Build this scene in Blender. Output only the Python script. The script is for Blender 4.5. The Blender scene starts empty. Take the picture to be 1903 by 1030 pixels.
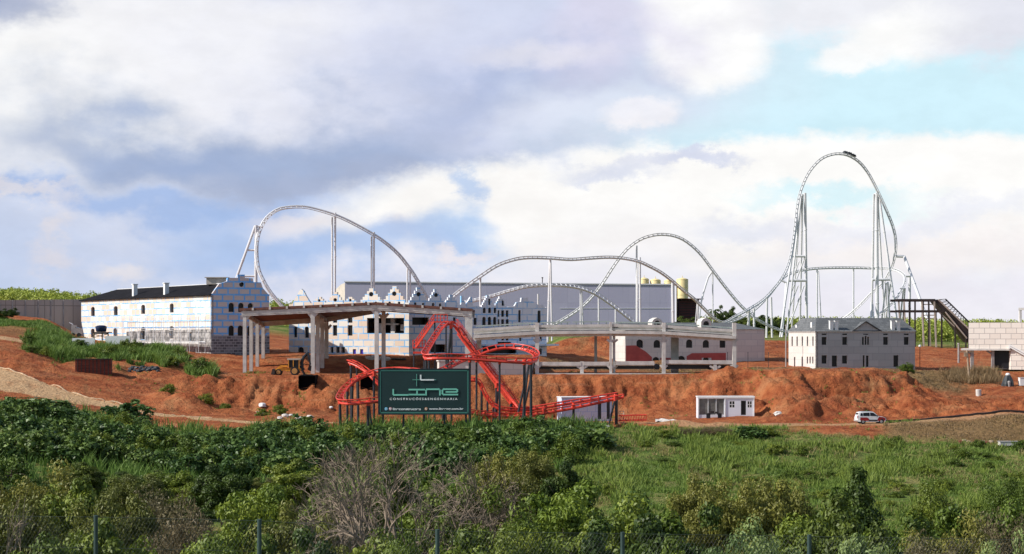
import bpy, math, random
import numpy as np
from mathutils import Vector, Matrix
from mathutils.geometry import tessellate_polygon

S = bpy.context.scene
COL = S.collection
R = math.radians
random.seed(5)
F, CX, HY = 3551.0, 951.5, 620.0      # focal length in photo pixels, centre column, eye level row


def P(px, py, D):
    """world point at distance D that the photograph shows at column px, row py"""
    return Vector(((px - CX) / F * D, D, (HY - py) / F * D))


# ------------------------------------------------------------------ names, labels
def tag(o, label=None, cat=None, group=None, kind=None):
    if label: o['label'] = label
    if cat: o['category'] = cat
    if group: o['group'] = group
    if kind: o['kind'] = kind
    return o


def thing(name, loc, label, cat, group=None):
    o = bpy.data.objects.new(name, None)
    o.empty_display_size = 0.5
    COL.objects.link(o)
    o.location = loc
    return tag(o, label, cat, group)


def origin_of(o):
    v = Vector((0, 0, 0))
    while o is not None:
        v = v + Vector(o.location)
        o = o.parent
    return v


# ------------------------------------------------------------------ mesh builder (world coordinates)
class MB:
    def __init__(s):
        s.v, s.f, s.uv, s.mi = [], [], [], []

    def face(s, pts, uv=None, mi=0):
        n = len(s.v)
        s.v += [tuple(p) for p in pts]
        s.f.append(tuple(range(n, n + len(pts))))
        if uv is None:
            a = Vector(pts[1]) - Vector(pts[0]); b = Vector(pts[2]) - Vector(pts[0])
            nn = a.cross(b)
            if nn.length > 1e-9: nn.normalize()
            if abs(nn.z) > 0.85:
                uv = [(p[0], p[1]) for p in pts]
            else:
                t = Vector((-nn.y, nn.x, 0))
                if t.length > 1e-6: t.normalize()
                uv = [(p[0] * t.x + p[1] * t.y, p[2]) for p in pts]
        s.uv.append(uv); s.mi.append(mi)

    def grid(s, rows, closed=False, uv=None, mi=0):
        """rows of points, shared vertices"""
        n0 = len(s.v); m = len(rows[0])
        for r in rows: s.v += [tuple(p) for p in r]
        for i in range(len(rows) - 1):
            for j in range(m if closed else m - 1):
                k = (j + 1) % m
                s.f.append((n0 + i * m + j, n0 + i * m + k, n0 + (i + 1) * m + k, n0 + (i + 1) * m + j))
                s.uv.append([(j, i), (j + 1, i), (j + 1, i + 1), (j, i + 1)]); s.mi.append(mi)

    def poly(s, idx_pts, mi=0):
        s.face(idx_pts, None, mi)

    def box(s, c, size, ax=None, mi=0):
        """box centred at c; ax = (x,y,z) unit vectors"""
        c = Vector(c); X, Y, Z = ax if ax else (Vector((1, 0, 0)), Vector((0, 1, 0)), Vector((0, 0, 1)))
        hx, hy, hz = X * size[0] / 2, Y * size[1] / 2, Z * size[2] / 2
        q = [c + sx * hx + sy * hy + sz * hz for sz in (-1, 1) for sy in (-1, 1) for sx in (-1, 1)]
        for a in ((0, 2, 3, 1), (4, 5, 7, 6), (0, 1, 5, 4), (2, 6, 7, 3), (0, 4, 6, 2), (1, 3, 7, 5)):
            s.face([q[i] for i in a], None, mi)

    def bar(s, a, b, w, h, up=Vector((0, 0, 1)), mi=0):
        """rectangular bar from a to b (w sideways, h along up)"""
        a, b = Vector(a), Vector(b); X = (b - a); L = X.length
        if L < 1e-6: return
        X.normalize(); Y = up.cross(X)
        if Y.length < 1e-4: Y = Vector((1, 0, 0)).cross(X)
        Y.normalize(); Z = X.cross(Y)
        s.box((a + b) / 2, (L, w, h), (X, Y, Z), mi)

    def tube(s, pts, r, n=6, cap=True, mi=0):
        pts = [Vector(p) for p in pts]; m = len(pts)
        rs = r if isinstance(r, (list, tuple)) else [r] * m
        rows = []; ref = None
        for i in range(m):
            t = pts[min(i + 1, m - 1)] - pts[max(i - 1, 0)]
            if t.length < 1e-9: t = Vector((0, 0, 1))
            t.normalize()
            if ref is None:
                ref = Vector((0, 0, 1)) if abs(t.z) < 0.9 else Vector((1, 0, 0))
            u = ref - t * ref.dot(t)
            if u.length < 1e-4: u = Vector((0, 1, 0)) - t * t.y
            u.normalize(); ref = u; w = t.cross(u)
            rows.append([pts[i] + (u * math.cos(k * 2 * math.pi / n) + w * math.sin(k * 2 * math.pi / n)) * rs[i] for k in range(n)])
        s.grid(rows, True, mi=mi)
        if cap:
            s.face(rows[0][::-1], None, mi); s.face(rows[-1], None, mi)

    def lathe(s, c, prof, n=16, mi=0):
        """profile of (radius, height) about the vertical through c"""
        c = Vector(c)
        rows = [[c + Vector((r * math.cos(k * 2 * math.pi / n), r * math.sin(k * 2 * math.pi / n), h)) for k in range(n)] for r, h in prof]
        s.grid(rows, True, mi=mi)
        s.face(rows[-1], None, mi); s.face(rows[0][::-1], None, mi)

    def build(s, name, mat, parent=None, smooth=False, tagof=None):
        me = bpy.data.meshes.new(name)
        org = origin_of(parent) if parent is not None else Vector((0, 0, 0))
        if parent is None and s.v:
            a = np.array(s.v); org = Vector(((a[:, 0].min() + a[:, 0].max()) / 2, (a[:, 1].min() + a[:, 1].max()) / 2, a[:, 2].min()))
        me.from_pydata([(x - org[0], y - org[1], z - org[2]) for x, y, z in s.v], [], s.f)
        ul = me.uv_layers.new(name='UVMap')
        flat = [c for face in s.uv for p in face for c in (p[0], p[1])]
        ul.data.foreach_set('uv', flat)
        for m in (mat if isinstance(mat, (list, tuple)) else [mat]): me.materials.append(m)
        me.polygons.foreach_set('material_index', s.mi)
        if smooth: me.polygons.foreach_set('use_smooth', [True] * len(s.f))
        me.update()
        o = bpy.data.objects.new(name, me); COL.objects.link(o)
        if parent is not None: o.parent = parent
        else: o.location = org
        return o


def catmull(pts, step):
    """smooth curve through points, resampled at about `step`"""
    p = [Vector(q) for q in pts]
    p = [p[0] * 2 - p[1]] + p + [p[-1] * 2 - p[-2]]
    out = []
    for i in range(1, len(p) - 2):
        a, b, c, d = p[i - 1], p[i], p[i + 1], p[i + 2]
        n = max(2, int((c - b).length / (step * 0.25)))
        for k in range(n):
            t = k / n
            out.append(0.5 * ((2 * b) + (c - a) * t + (2 * a - 5 * b + 4 * c - d) * t * t + (3 * b - a - 3 * c + d) * t ** 3))
    out.append(p[-2])
    res = [out[0]]; acc = 0.0
    for i in range(1, len(out)):
        acc += (out[i] - out[i - 1]).length
        if acc >= step: res.append(out[i]); acc = 0.0
    if (res[-1] - out[-1]).length > step * 0.3: res.append(out[-1])
    return res


# ------------------------------------------------------------------ materials
def new_mat(name):
    m = bpy.data.materials.new(name); m.use_nodes = True
    nt = m.node_tree; nt.nodes.clear()
    out = nt.nodes.new('ShaderNodeOutputMaterial')
    bs = nt.nodes.new('ShaderNodeBsdfPrincipled')
    nt.links.new(bs.outputs[0], out.inputs[0])
    return m, nt, bs


def N(nt, t, **kw):
    n = nt.nodes.new(t)
    for k, v in kw.items():
        if k.startswith('i_'):
            key = k[2:]
            n.inputs[int(key) if key.isdigit() else key].default_value = v
        else: setattr(n, k, v)
    return n


def mixc(nt, a, b, fac, mode='MIX'):
    n = nt.nodes.new('ShaderNodeMix'); n.data_type = 'RGBA'; n.blend_type = mode
    for sock, val in ((n.inputs[0], fac), (n.inputs[6], a), (n.inputs[7], b)):
        if hasattr(val, 'is_output') or isinstance(val, bpy.types.NodeSocket): nt.links.new(val, sock)
        elif isinstance(val, (int, float)): sock.default_value = val
        else: sock.default_value = (val[0], val[1], val[2], 1)
    return n.outputs[2]


def ramp(nt, val, a, b, lo=0.0, hi=1.0):
    n = nt.nodes.new('ShaderNodeMapRange'); n.interpolation_type = 'SMOOTHSTEP'
    nt.links.new(val, n.inputs[0])
    n.inputs[1].default_value = a; n.inputs[2].default_value = b
    n.inputs[3].default_value = lo; n.inputs[4].default_value = hi
    return n.outputs[0]


def plain(name, col, rough=0.6, var=0.2, scale=1.5, metal=0.0, spec=0.4, dirt=None, bump=0.0, stretch=None):
    """base colour broken up by two noises, with an optional stain colour"""
    m, nt, bs = new_mat(name)
    tc = N(nt, 'ShaderNodeTexCoord'); v = tc.outputs['Object']
    if stretch:
        mp = N(nt, 'ShaderNodeMapping'); mp.inputs['Scale'].default_value = stretch
        nt.links.new(v, mp.inputs[0]); v = mp.outputs[0]
    n1 = N(nt, 'ShaderNodeTexNoise', i_Scale=scale, i_Detail=6.0, i_Roughness=0.62); nt.links.new(v, n1.inputs['Vector'])
    lo = tuple(c * (1 - var) for c in col); hi = tuple(min(1, c * (1 + var)) for c in col)
    c = mixc(nt, lo, hi, ramp(nt, n1.outputs['Fac'], 0.3, 0.7))
    if dirt:
        n2 = N(nt, 'ShaderNodeTexNoise', i_Scale=scale * 0.33, i_Detail=8.0, i_Roughness=0.7); nt.links.new(v, n2.inputs['Vector'])
        c = mixc(nt, c, dirt[0], ramp(nt, n2.outputs['Fac'], dirt[1], dirt[1] + 0.16, 0, dirt[2]))
    nt.links.new(c, bs.inputs['Base Color'])
    bs.inputs['Roughness'].default_value = rough; bs.inputs['Metallic'].default_value = metal
    bs.inputs['Specular IOR Level'].default_value = spec
    if bump:
        b = N(nt, 'ShaderNodeBump', i_Strength=bump, i_Distance=0.1); nt.links.new(n1.outputs['Fac'], b.inputs['Height'])
        nt.links.new(b.outputs[0], bs.inputs['Normal'])
    return m


def panels(name, c1, c2, seam, w, h, mortar, seam2=None, off=0.5, rough=0.75, streak=0.25):
    """board cladding: panels with taped seams laid in metres along the wall"""
    m, nt, bs = new_mat(name)
    uv = N(nt, 'ShaderNodeUVMap')
    br = N(nt, 'ShaderNodeTexBrick', offset=off, i_Scale=1.0)
    br.inputs['Color1'].default_value = (0, 0, 0, 1); br.inputs['Color2'].default_value = (1, 1, 1, 1); br.inputs['Mortar'].default_value = (.5, .5, .5, 1)
    br.inputs['Mortar Size'].default_value = mortar; br.inputs['Mortar Smooth'].default_value = 0.35
    br.inputs['Brick Width'].default_value = w; br.inputs['Row Height'].default_value = h
    nt.links.new(uv.outputs[0], br.inputs['Vector'])
    nz = N(nt, 'ShaderNodeTexNoise', i_Scale=0.35, i_Detail=7.0, i_Roughness=0.65); nt.links.new(uv.outputs[0], nz.inputs['Vector'])
    nf = N(nt, 'ShaderNodeTexNoise', i_Scale=2.2, i_Detail=6.0, i_Roughness=0.7); nt.links.new(uv.outputs[0], nf.inputs['Vector'])
    board = mixc(nt, c1, c2, ramp(nt, br.outputs['Color'], 0.2, 0.8))
    board = mixc(nt, board, tuple(x * 0.82 for x in c1), ramp(nt, nf.outputs['Fac'], 0.5, 0.75, 0, streak))
    sm = mixc(nt, seam, seam2 or seam, ramp(nt, nz.outputs['Fac'], 0.45, 0.62))
    c = mixc(nt, board, sm, br.outputs['Fac'])
    mp = N(nt, 'ShaderNodeMapping'); mp.inputs['Scale'].default_value = (1.1, .13, 1); nt.links.new(uv.outputs[0], mp.inputs[0])
    ns = N(nt, 'ShaderNodeTexNoise', i_Scale=1.0, i_Detail=8.0, i_Roughness=.7); nt.links.new(mp.outputs[0], ns.inputs['Vector'])
    c = mixc(nt, c, tuple(x * .62 for x in c1), ramp(nt, ns.outputs['Fac'], .56, .74, 0, .5))
    c = mixc(nt, c, tuple(min(1, x * 1.12) for x in c1), ramp(nt, nf.outputs['Fac'], .42, .30, 0, .4))
    nt.links.new(c, bs.inputs['Base Color']); bs.inputs['Roughness'].default_value = rough
    bs.inputs['Specular IOR Level'].default_value = 0.25
    return m


def leafmat(name, c1, c2, trans=0.2, rough=0.55, spec=0.35, objvar=0.25):
    m, nt, bs = new_mat(name)
    at = N(nt, 'ShaderNodeAttribute', attribute_name='tone')
    oi = N(nt, 'ShaderNodeObjectInfo')
    c = mixc(nt, c1, c2, at.outputs['Fac'])
    hs = N(nt, 'ShaderNodeHueSaturation')
    nt.links.new(c, hs.inputs['Color'])
    hr = N(nt, 'ShaderNodeMapRange'); nt.links.new(oi.outputs['Random'], hr.inputs[0]); hr.inputs[3].default_value = 0.482; hr.inputs[4].default_value = 0.518
    nt.links.new(hr.outputs[0], hs.inputs['Hue'])
    vr = N(nt, 'ShaderNodeMapRange'); nt.links.new(oi.outputs['Random'], vr.inputs[0]); vr.inputs[3].default_value = 1 + objvar; vr.inputs[4].default_value = 1 - objvar
    nt.links.new(vr.outputs[0], hs.inputs['Value'])
    nt.links.new(hs.outputs[0], bs.inputs['Base Color'])
    bs.inputs['Roughness'].default_value = rough; bs.inputs['Specular IOR Level'].default_value = spec
    tr = N(nt, 'ShaderNodeBsdfTranslucent'); nt.links.new(hs.outputs[0], tr.inputs[0])
    mx = N(nt, 'ShaderNodeMixShader', i_0=trans)
    nt.links.new(bs.outputs[0], mx.inputs[1]); nt.links.new(tr.outputs[0], mx.inputs[2])
    out = [n for n in nt.nodes if n.type == 'OUTPUT_MATERIAL'][0]
    nt.links.new(mx.outputs[0], out.inputs[0])
    return m


M = {}
M['panel'] = panels('taped_board', (.72, .68, .62), (.66, .53, .43), (.17, .42, .74), 2.3, 1.22, .13, seam2=(.50, .64, .78))
M['panel_b'] = panels('taped_board_blue', (.62, .54, .51), (.57, .49, .47), (.16, .44, .86), 2.2, 1.2, .20, seam2=(.26, .52, .86))
M['panel_c'] = panels('taped_board_pale', (.80, .81, .85), (.75, .74, .77), (.24, .50, .80), 2.2, 1.2, .13, seam2=(.60, .66, .74))
M['panel_g'] = panels('grey_board', (.43, .425, .42), (.385, .38, .375), (.31, .31, .32), 2.4, 1.2, .05)  # darker board copy for the house front, its shade put into the colour
M['panel_w'] = panels('pale_board', (.66, .62, .57), (.60, .56, .52), (.48, .46, .45), 2.6, 1.2, .05)
M['block'] = panels('large_block', (.80, .73, .66), (.75, .67, .60), (.36, .32, .31), 1.9, 1.0, .05)
M['cladding'] = panels('lilac_cladding', (.37, .36, .475), (.35, .34, .455), (.29, .285, .385), 6.0, 9.0, .05, off=0.0, streak=.12)
M['precast'] = panels('precast_wall', (.40, .345, .31), (.36, .31, .28), (.20, .175, .16), 2.2, 6.0, .10, off=0.0)
M['concrete'] = plain('concrete', (.56, .53, .50), .8, .16, .8, dirt=((.30, .26, .23), .58, .5))
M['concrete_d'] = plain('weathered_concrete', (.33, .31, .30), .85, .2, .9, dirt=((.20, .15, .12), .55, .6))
M['roof_black'] = plain('black_roofing', (.012, .011, .013), .9, .35, .6, spec=.08)
M['roof_grey'] = panels('grey_shingle', (.15, .155, .16), (.11, .115, .12), (.08, .085, .09), .9, .35, .04)
M['tile_brown'] = plain('brown_underlay', (.16, .07, .05), .8, .3, .8)
M['beige'] = plain('beige_render', (.52, .46, .40), .8, .1, .5)
M['stone'] = plain('grey_stone', (.30, .28, .27), .9, .6, 1.1, dirt=((.06, .06, .065), .47, .9), bump=.6)
M['stone_d'] = panels('dark_stone', (.22, .225, .25), (.10, .10, .115), (.34, .34, .36), .9, .5, .07)
M['glass'] = plain('dark_opening', (.012, .012, .015), .35, .3, .5, spec=.3)  # near-black: real dark glass, and painted shade of rooms behind open holes
M['interior'] = plain('room_shell', (.11, .105, .095), .9, .4, .2)
M['white'] = plain('white_paint', (.78, .78, .77), .5, .06, .4)
M['steel_w'] = plain('white_steel', (.66, .66, .68), .42, .08, .15, dirt=((.58, .57, .58), .60, .4))
M['steel_r'] = plain('red_steel', (.60, .052, .030), .42, .22, .5, dirt=((.42, .05, .035), .58, .5))
M['steel_d'] = plain('dark_steel', (.022, .026, .034), .45, .3, .6)
M['steel_b'] = plain('brown_steel', (.034, .025, .022), .6, .4, .7)
M['steel_p'] = plain('primed_steel', (.46, .40, .33), .6, .2, .7)
M['rust'] = plain('rusty_sheet', (.15, .032, .018), .75, .45, .8, stretch=(.3, .3, 4))
M['clad_brown'] = plain('brown_cladding', (.115, .036, .030), .7, .25, .3, stretch=(.2, .2, 3))
M['lilac_trim'] = plain('grey_trim', (.60, .60, .66), .6, .06, .3)
M['red_paint'] = plain('red_primer', (.42, .085, .075), .8, .14, .6)
M['blue_door'] = plain('blue_plastic', (.03, .025, .30), .4, .2, .6)
M['tank_blue'] = plain('blue_tank', (.012, .025, .075), .4, .2, .6)
M['silo'] = plain('cream_silo', (.74, .60, .30), .5, .07, .25)
M['sign'] = plain('dark_green_vinyl', (.012, .036, .037), .5, .12, .3)
M['sign_t'] = plain('teal_print', (.20, .56, .44), .5, .04, .3)
M['sign_e'] = plain('teal_border', (.06, .21, .17), .5, .06, .3)
M['sign_w'] = plain('white_print', (.80, .82, .82), .5, .03, .3)
M['sign_p'] = plain('pink_print', (.60, .30, .33), .5, .1, .8)
M['sign_o'] = plain('orange_print', (.58, .25, .11), .5, .1, .8)
M['sign_l'] = plain('light_blue_print', (.20, .55, .80), .5, .1, .8)
M['cabin'] = plain('white_cabin', (.72, .75, .82), .45, .05, .4, dirt=((.52, .42, .36), .64, .5))
M['shed'] = panels('shed_boards', (.66, .72, .82), (.58, .66, .80), (.30, .44, .74), 1.3, 1.3, .03)
M['car_white'] = plain('car_white', (.76, .77, .78), .25, .03, .5, spec=.5)
M['car_red'] = plain('car_red', (.34, .012, .02), .3, .15, .8, spec=.5)
M['rubber'] = plain('tyre_rubber', (.02, .02, .021), .8, .3, 3)
M['chrome'] = plain('grey_alloy', (.42, .43, .45), .35, .1, 2, metal=.6)
M['yellow'] = plain('machine_orange', (.74, .30, .03), .5, .3, 1.2, dirt=((.20, .08, .04), .5, .8))
M['pole'] = plain('weathered_pole', (.34, .25, .17), .85, .25, 1.5)
M['bark'] = plain('bark', (.16, .12, .09), .9, .35, 2.5)
M['bark_pale'] = plain('pale_bark', (.215, .165, .122), .9, .3, 2.5)
M['post_teal'] = plain('teal_post', (.026, .052, .048), .6, .2, 2)
M['wire'] = plain('fence_wire', (.05, .065, .055), .5, .2, 2)
M['tarp'] = plain('dark_tarp', (.03, .035, .04), .6, .4, 1.2)
M['cloth'] = plain('pale_sheet', (.60, .55, .50), .8, .15, .7)
M['leaf_mid'] = leafmat('leaf_mid', (.055, .092, .010), (.195, .250, .028))
M['leaf_dark'] = leafmat('leaf_dark', (.030, .055, .008), (.115, .165, .022))
M['leaf_bright'] = leafmat('leaf_bright', (.060, .112, .010), (.215, .275, .028))
M['leaf_olive'] = leafmat('leaf_olive', (.080, .090, .016), (.220, .225, .042))
M['leaf_dry'] = leafmat('leaf_dry', (.085, .072, .034), (.19, .155, .075))
M['leaf_pale'] = leafmat('leaf_pale', (.14, .20, .055), (.30, .38, .13))
M['leaf_castor'] = leafmat('leaf_castor', (.036, .078, .014), (.155, .235, .055), rough=.5, spec=.35)
M['leaf_far'] = leafmat('leaf_far', (.18, .24, .03), (.46, .50, .09), objvar=0)
M['blade'] = leafmat('blade', (.055, .115, .018), (.215, .30, .055), objvar=.1)
M['blade_straw'] = leafmat('blade_straw', (.16, .15, .045), (.36, .32, .13), objvar=.1)
M['blade_dry'] = leafmat('blade_dry', (.13, .085, .04), (.34, .24, .12), objvar=.1)
# ================================================================== TERRAIN
NEAR = [(-60, -6.0), (10, -6.1), (31, -6.2), (40, -8.0), (60, -12.0), (110, -18.0), (150, -18.6)]     # (distance, height): motorway bank and valley
COLS = {   # column -> (distance, row) of the ground there
    -700: [(200, 870), (235, 780), (262, 735), (275, 722), (300, 680), (320, 630), (345, 605), (395, 585), (650, 555), (900, 570), (4200, 610)],
    0: [(200, 885), (235, 795), (262, 752), (275, 735), (300, 688), (318, 645), (330, 632), (345, 622), (375, 597), (390, 586), (650, 556), (900, 572), (4200, 610)],
    95: [(200, 890), (235, 800), (262, 764), (276, 748), (296, 703), (312, 676), (328, 652), (345, 634), (372, 606), (394, 588), (430, 600), (650, 560), (900, 574), (4200, 610)],
    150: [(200, 895), (235, 805), (262, 772), (276, 760), (293, 717), (308, 690), (325, 664), (345, 648), (375, 640), (412, 628), (430, 615), (650, 562), (900, 575), (4200, 610)],
    300: [(200, 905), (240, 828), (262, 790), (273, 778), (280, 767), (296, 742), (311, 702), (325, 672), (345, 654), (375, 646), (410, 642), (650, 568), (900, 580), (4200, 610)],
    450: [(200, 910), (240, 835), (262, 798), (273, 785), (279, 779), (302, 765), (306, 738), (313, 699), (336, 689), (350, 660), (375, 650), (420, 645), (650, 572), (900, 585), (4200, 611)],
    620: [(200, 915), (240, 838), (260, 798), (272, 787), (279, 782), (302, 770), (306, 738), (313, 699), (338, 691), (351, 659), (375, 653), (480, 642), (650, 585), (900, 595), (4200, 612)],
    800: [(200, 915), (240, 832), (255, 798), (280, 786), (302, 773), (306, 738), (313, 699), (340, 691), (352, 659), (375, 655), (480, 642), (650, 600), (900, 605), (4200, 613)],
    1000: [(200, 915), (240, 835), (255, 800), (280, 788), (302, 774), (307, 738), (313, 699), (345, 689), (358, 664), (375, 656), (480, 642), (650, 612), (900, 612), (4200, 615)],
    1050: [(200, 912), (240, 835), (255, 800), (280, 788), (302, 775), (307, 738), (313, 698), (345, 689), (360, 676), (379, 662), (386, 652), (392, 628), (400, 622), (480, 628), (650, 615), (4200, 615)],
    1150: [(190, 915), (230, 845), (258, 800), (280, 787), (302, 775), (308, 738), (314, 698), (345, 689), (360, 678), (379, 662), (386, 652), (392, 628), (400, 622), (480, 628), (650, 615), (4200, 615)],
    1240: [(185, 930), (205, 900), (230, 855), (258, 806), (267, 793), (275, 787), (302, 772), (309, 735), (315, 697), (345, 690), (365, 674), (400, 650), (480, 636), (650, 615), (4200, 616)],
    1370: [(180, 945), (205, 905), (230, 862), (256, 808), (266, 793), (274, 786), (298, 762), (306, 720), (315, 694), (345, 689), (366, 676), (400, 650), (420, 634), (480, 634), (650, 618), (4200, 617)],
    1480: [(180, 950), (205, 905), (230, 862), (256, 806), (265, 792), (274, 785), (290, 768), (302, 715), (313, 686), (325, 696), (338, 686), (352, 682), (380, 672), (420, 634), (480, 634), (650, 619), (4200, 617)],
    1560: [(180, 952), (205, 905), (230, 862), (256, 806), (265, 790), (274, 784), (290, 768), (302, 715), (312, 688), (325, 697), (337, 686), (352, 683), (380, 674), (430, 645), (480, 637), (650, 620), (4200, 618)],
    1640: [(180, 955), (205, 908), (230, 864), (254, 820), (265, 787), (274, 782), (292, 764), (304, 722), (313, 700), (325, 703), (337, 688), (354, 683), (380, 676), (430, 645), (480, 637), (650, 621), (4200, 618)],
    1730: [(180, 958), (205, 910), (230, 866), (252, 826), (266, 782), (276, 778), (294, 762), (306, 742), (314, 728), (324, 712), (336, 692), (360, 684), (385, 676), (430, 645), (480, 637), (650, 622), (4200, 618)],
    1800: [(180, 960), (205, 912), (230, 868), (252, 830), (266, 778), (277, 774), (294, 758), (308, 742), (318, 728), (328, 714), (340, 692), (362, 683), (385, 676), (430, 648), (480, 638), (650, 624), (4200, 618)],
    1903: [(180, 962), (205, 915), (230, 870), (252, 832), (266, 774), (278, 769), (296, 752), (310, 736), (322, 724), (332, 708), (344, 690), (366, 682), (385, 676), (430, 650), (480, 640), (650, 626), (4200, 618)],
    2600: [(180, 965), (205, 918), (230, 872), (252, 834), (266, 768), (278, 764), (300, 742), (312, 728), (332, 705), (344, 690), (366, 682), (430, 650), (480, 640), (650, 626), (4200, 618)],
}
_cp = np.array(sorted(COLS), float)
DG = np.concatenate([np.arange(-60, 60, 2.0), np.arange(60, 180, 1.5), np.arange(180, 420, .5), np.arange(420, 900, 4.0), np.arange(900, 4300, 60.0)])
_tab = []
for c in sorted(COLS):
    d = [a for a, _ in NEAR] + [a for a, _ in COLS[c]]
    z = [b for _, b in NEAR] + [(HY - b) / F * a for a, b in COLS[c]]
    _tab.append(np.interp(DG, d, z))
_tab = np.array(_tab)                                   # columns x distances
PXG = np.arange(-1500, 3501, 5.0)
ZT = np.empty((len(PXG), len(DG)))
for k in range(len(DG)):
    ZT[:, k] = np.interp(PXG, _cp, _tab[:, k])
ker = np.ones(9) / 9                                    # ease the joins between columns
for _ in range(2):
    pad = np.pad(ZT, ((4, 4), (0, 0)), mode='edge')
    ZT = sum(pad[i:i + len(PXG)] for i in range(9)) / 9
pad = np.pad(ZT, ((0, 0), (2, 2)), mode='edge')
ZT = sum(pad[:, i:i + len(DG)] * w for i, w in enumerate((.1, .2, .4, .2, .1)))

_rng = np.random.RandomState(11)
_HT = _rng.rand(512, 512)


def vnoise(x, y):
    xi = np.floor(x).astype(int); yi = np.floor(y).astype(int)
    fx = x - xi; fy = y - yi
    fx = fx * fx * (3 - 2 * fx); fy = fy * fy * (3 - 2 * fy)
    h = lambda a, b: _HT[a % 512, b % 512]
    return (h(xi, yi) * (1 - fx) + h(xi + 1, yi) * fx) * (1 - fy) + (h(xi, yi + 1) * (1 - fx) + h(xi + 1, yi + 1) * fx) * fy


def fbm(x, y, oct=4, gain=.5):
    s = 0; a = 1; t = 0
    for i in range(oct):
        s = s + a * vnoise(x * 2 ** i + 17 * i, y * 2 ** i + 31 * i); t += a; a *= gain
    return s / t


def scale_x(D): return np.maximum(np.asarray(D, float), 60.0)


def base_z(px, D):
    px = np.asarray(px, float); D = np.asarray(D, float)
    i = np.clip((px + 1500) / 5.0, 0, len(PXG) - 1.001); i0 = i.astype(int); fi = i - i0
    j = np.interp(D, DG, np.arange(len(DG))); j0 = np.minimum(j.astype(int), len(DG) - 2); fj = j - j0
    return (ZT[i0, j0] * (1 - fi) + ZT[i0 + 1, j0] * fi) * (1 - fj) + (ZT[i0, j0 + 1] * (1 - fi) + ZT[i0 + 1, j0 + 1] * fi) * fj


def sm(x, a, b):
    t = np.clip((x - a) / (b - a), 0, 1); return t * t * (3 - 2 * t)


def between(x, a, b, e): return sm(x, a - e, a + e) * (1 - sm(x, b - e, b + e))


ROAD_N = ([-1500, 0, 150, 270, 400, 600, 640], [282, 281, 279, 277, 273.5, 271.3, 271])
ROAD_F = ([-1500, 0, 75, 150, 270, 400, 600, 640], [303, 302, 293, 285, 280, 276.5, 273.5, 272])


def zones(px, D):
    """grass, sand, dry weights of the ground at (column, distance)"""
    px = np.asarray(px, float); D = np.asarray(D, float)
    w = fbm(px * .012, D * .05, 4) - .5
    w2 = fbm(px * .05 + 9, D * .16 + 4, 4) - .5
    Dn = D + w * 14 + w2 * 6
    edge = np.interp(px, [-700, 0, 200, 300, 620, 800, 1050, 1130, 1250, 1500, 1640, 1903], [258, 264, 264, 258, 262, 268, 270, 266, 258, 260, 256, 252])
    grass = 1 - sm(Dn, edge - 3, edge + 4)
    strip = between(px, 1150, 1480, 60) * between(D + w2 * 6, 258, 268, 2) * .7
    grass = np.maximum(grass, strip)
    tuft = between(px + w * 90, 40, 335, 25) * between(Dn + w2 * 18, 324, 352, 5)
    tuft = np.maximum(tuft, between(px + w * 40, 350, 400, 14) * between(D + w2 * 6, 314, 323, 2))
    grass = np.maximum(grass, tuft * .95)
    grass = np.maximum(grass, (1 - sm(px, 120, 190)) * between(Dn, 362, 384, 6) * .8)
    grass = np.maximum(grass, between(px, 1400, 2600, 30) * sm(D, 437, 452))
    grass = np.maximum(grass, between(px, 1015, 1175, 8) * sm(D, 394, 398))
    grass = np.maximum(grass, sm(D, 480, 520))
    grass = np.maximum(grass, between(px, 1640, 1720, 40) * between(D, 268, 274, 1.5) * .8)
    grass = np.maximum(grass, between(px, 1830, 1900, 20) * between(D + w2 * 8, 352, 366, 3) * .8)
    sand = (D > np.interp(px, *ROAD_N) - .6 + w2 * 2) * (D < np.interp(px, *ROAD_F) + w2 * 2) * (px < 640) * 1.0
    sand = np.maximum(sand, between(px, -900, 110, 25) * between(D + w2 * 4, 332, 343, 1.5) * .9)
    road2 = np.interp(px, [1150, 1300, 1480, 1640, 1903, 2600], [277, 269.5, 269.5, 269, 271, 272])
    sand = np.maximum(sand, between(px, 1180, 3500, 25) * between(D - road2 + w2 * 2, -3.2, 3.2, .8) * .62)
    dry = between(px, 1640, 3500, 30) * between(D + w * 8, 252, 268, 3) * .9
    dry = np.maximum(dry, between(px + w * 80, 1360, 1800, 40) * between(Dn, 318, 342, 5) * .9)
    dry = np.maximum(dry, between(px, 1010, 1350, 30) * between(Dn, 340, 366, 5) * .7)
    dry = np.maximum(dry, (1 - sm(px, 100, 180)) * between(Dn, 345, 366, 6) * .5)
    dry = np.maximum(dry, sm(w2, .16, .3) * .35 * (D > 262))
    edge_ = px - np.interp(D, [205, 232], [1062, 1172]) + w * 30
    cut = between(edge_, -9, 15, 5) * between(D, 206, 232, 2)
    dry = np.maximum(dry, cut * .95)
    grass = np.where(dry > .5, np.minimum(grass, 1 - dry * .6), grass)
    return grass, sand * (1 - .3 * (w2 > .2)), dry


HEAPS = [(345, 290, 45, 4.5, 1.9), (300, 296, 30, 4, 1.2), (1262, 272.5, 38, 1.6, .7), (1340, 271.0, 30, 1.2, .45), (1500, 281, 34, 3.6, 2.2), (1450, 286, 30, 4, 1.3), (1560, 287, 46, 5, 2.2), (1610, 293, 40, 5, 1.8), (1700, 290, 50, 5, 1.5), (1230, 300, 40, 5, 1.6), (960, 296, 60, 5, 1.3), (560, 293, 50, 5, 1.4)]      # loose spoil heaps


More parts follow.
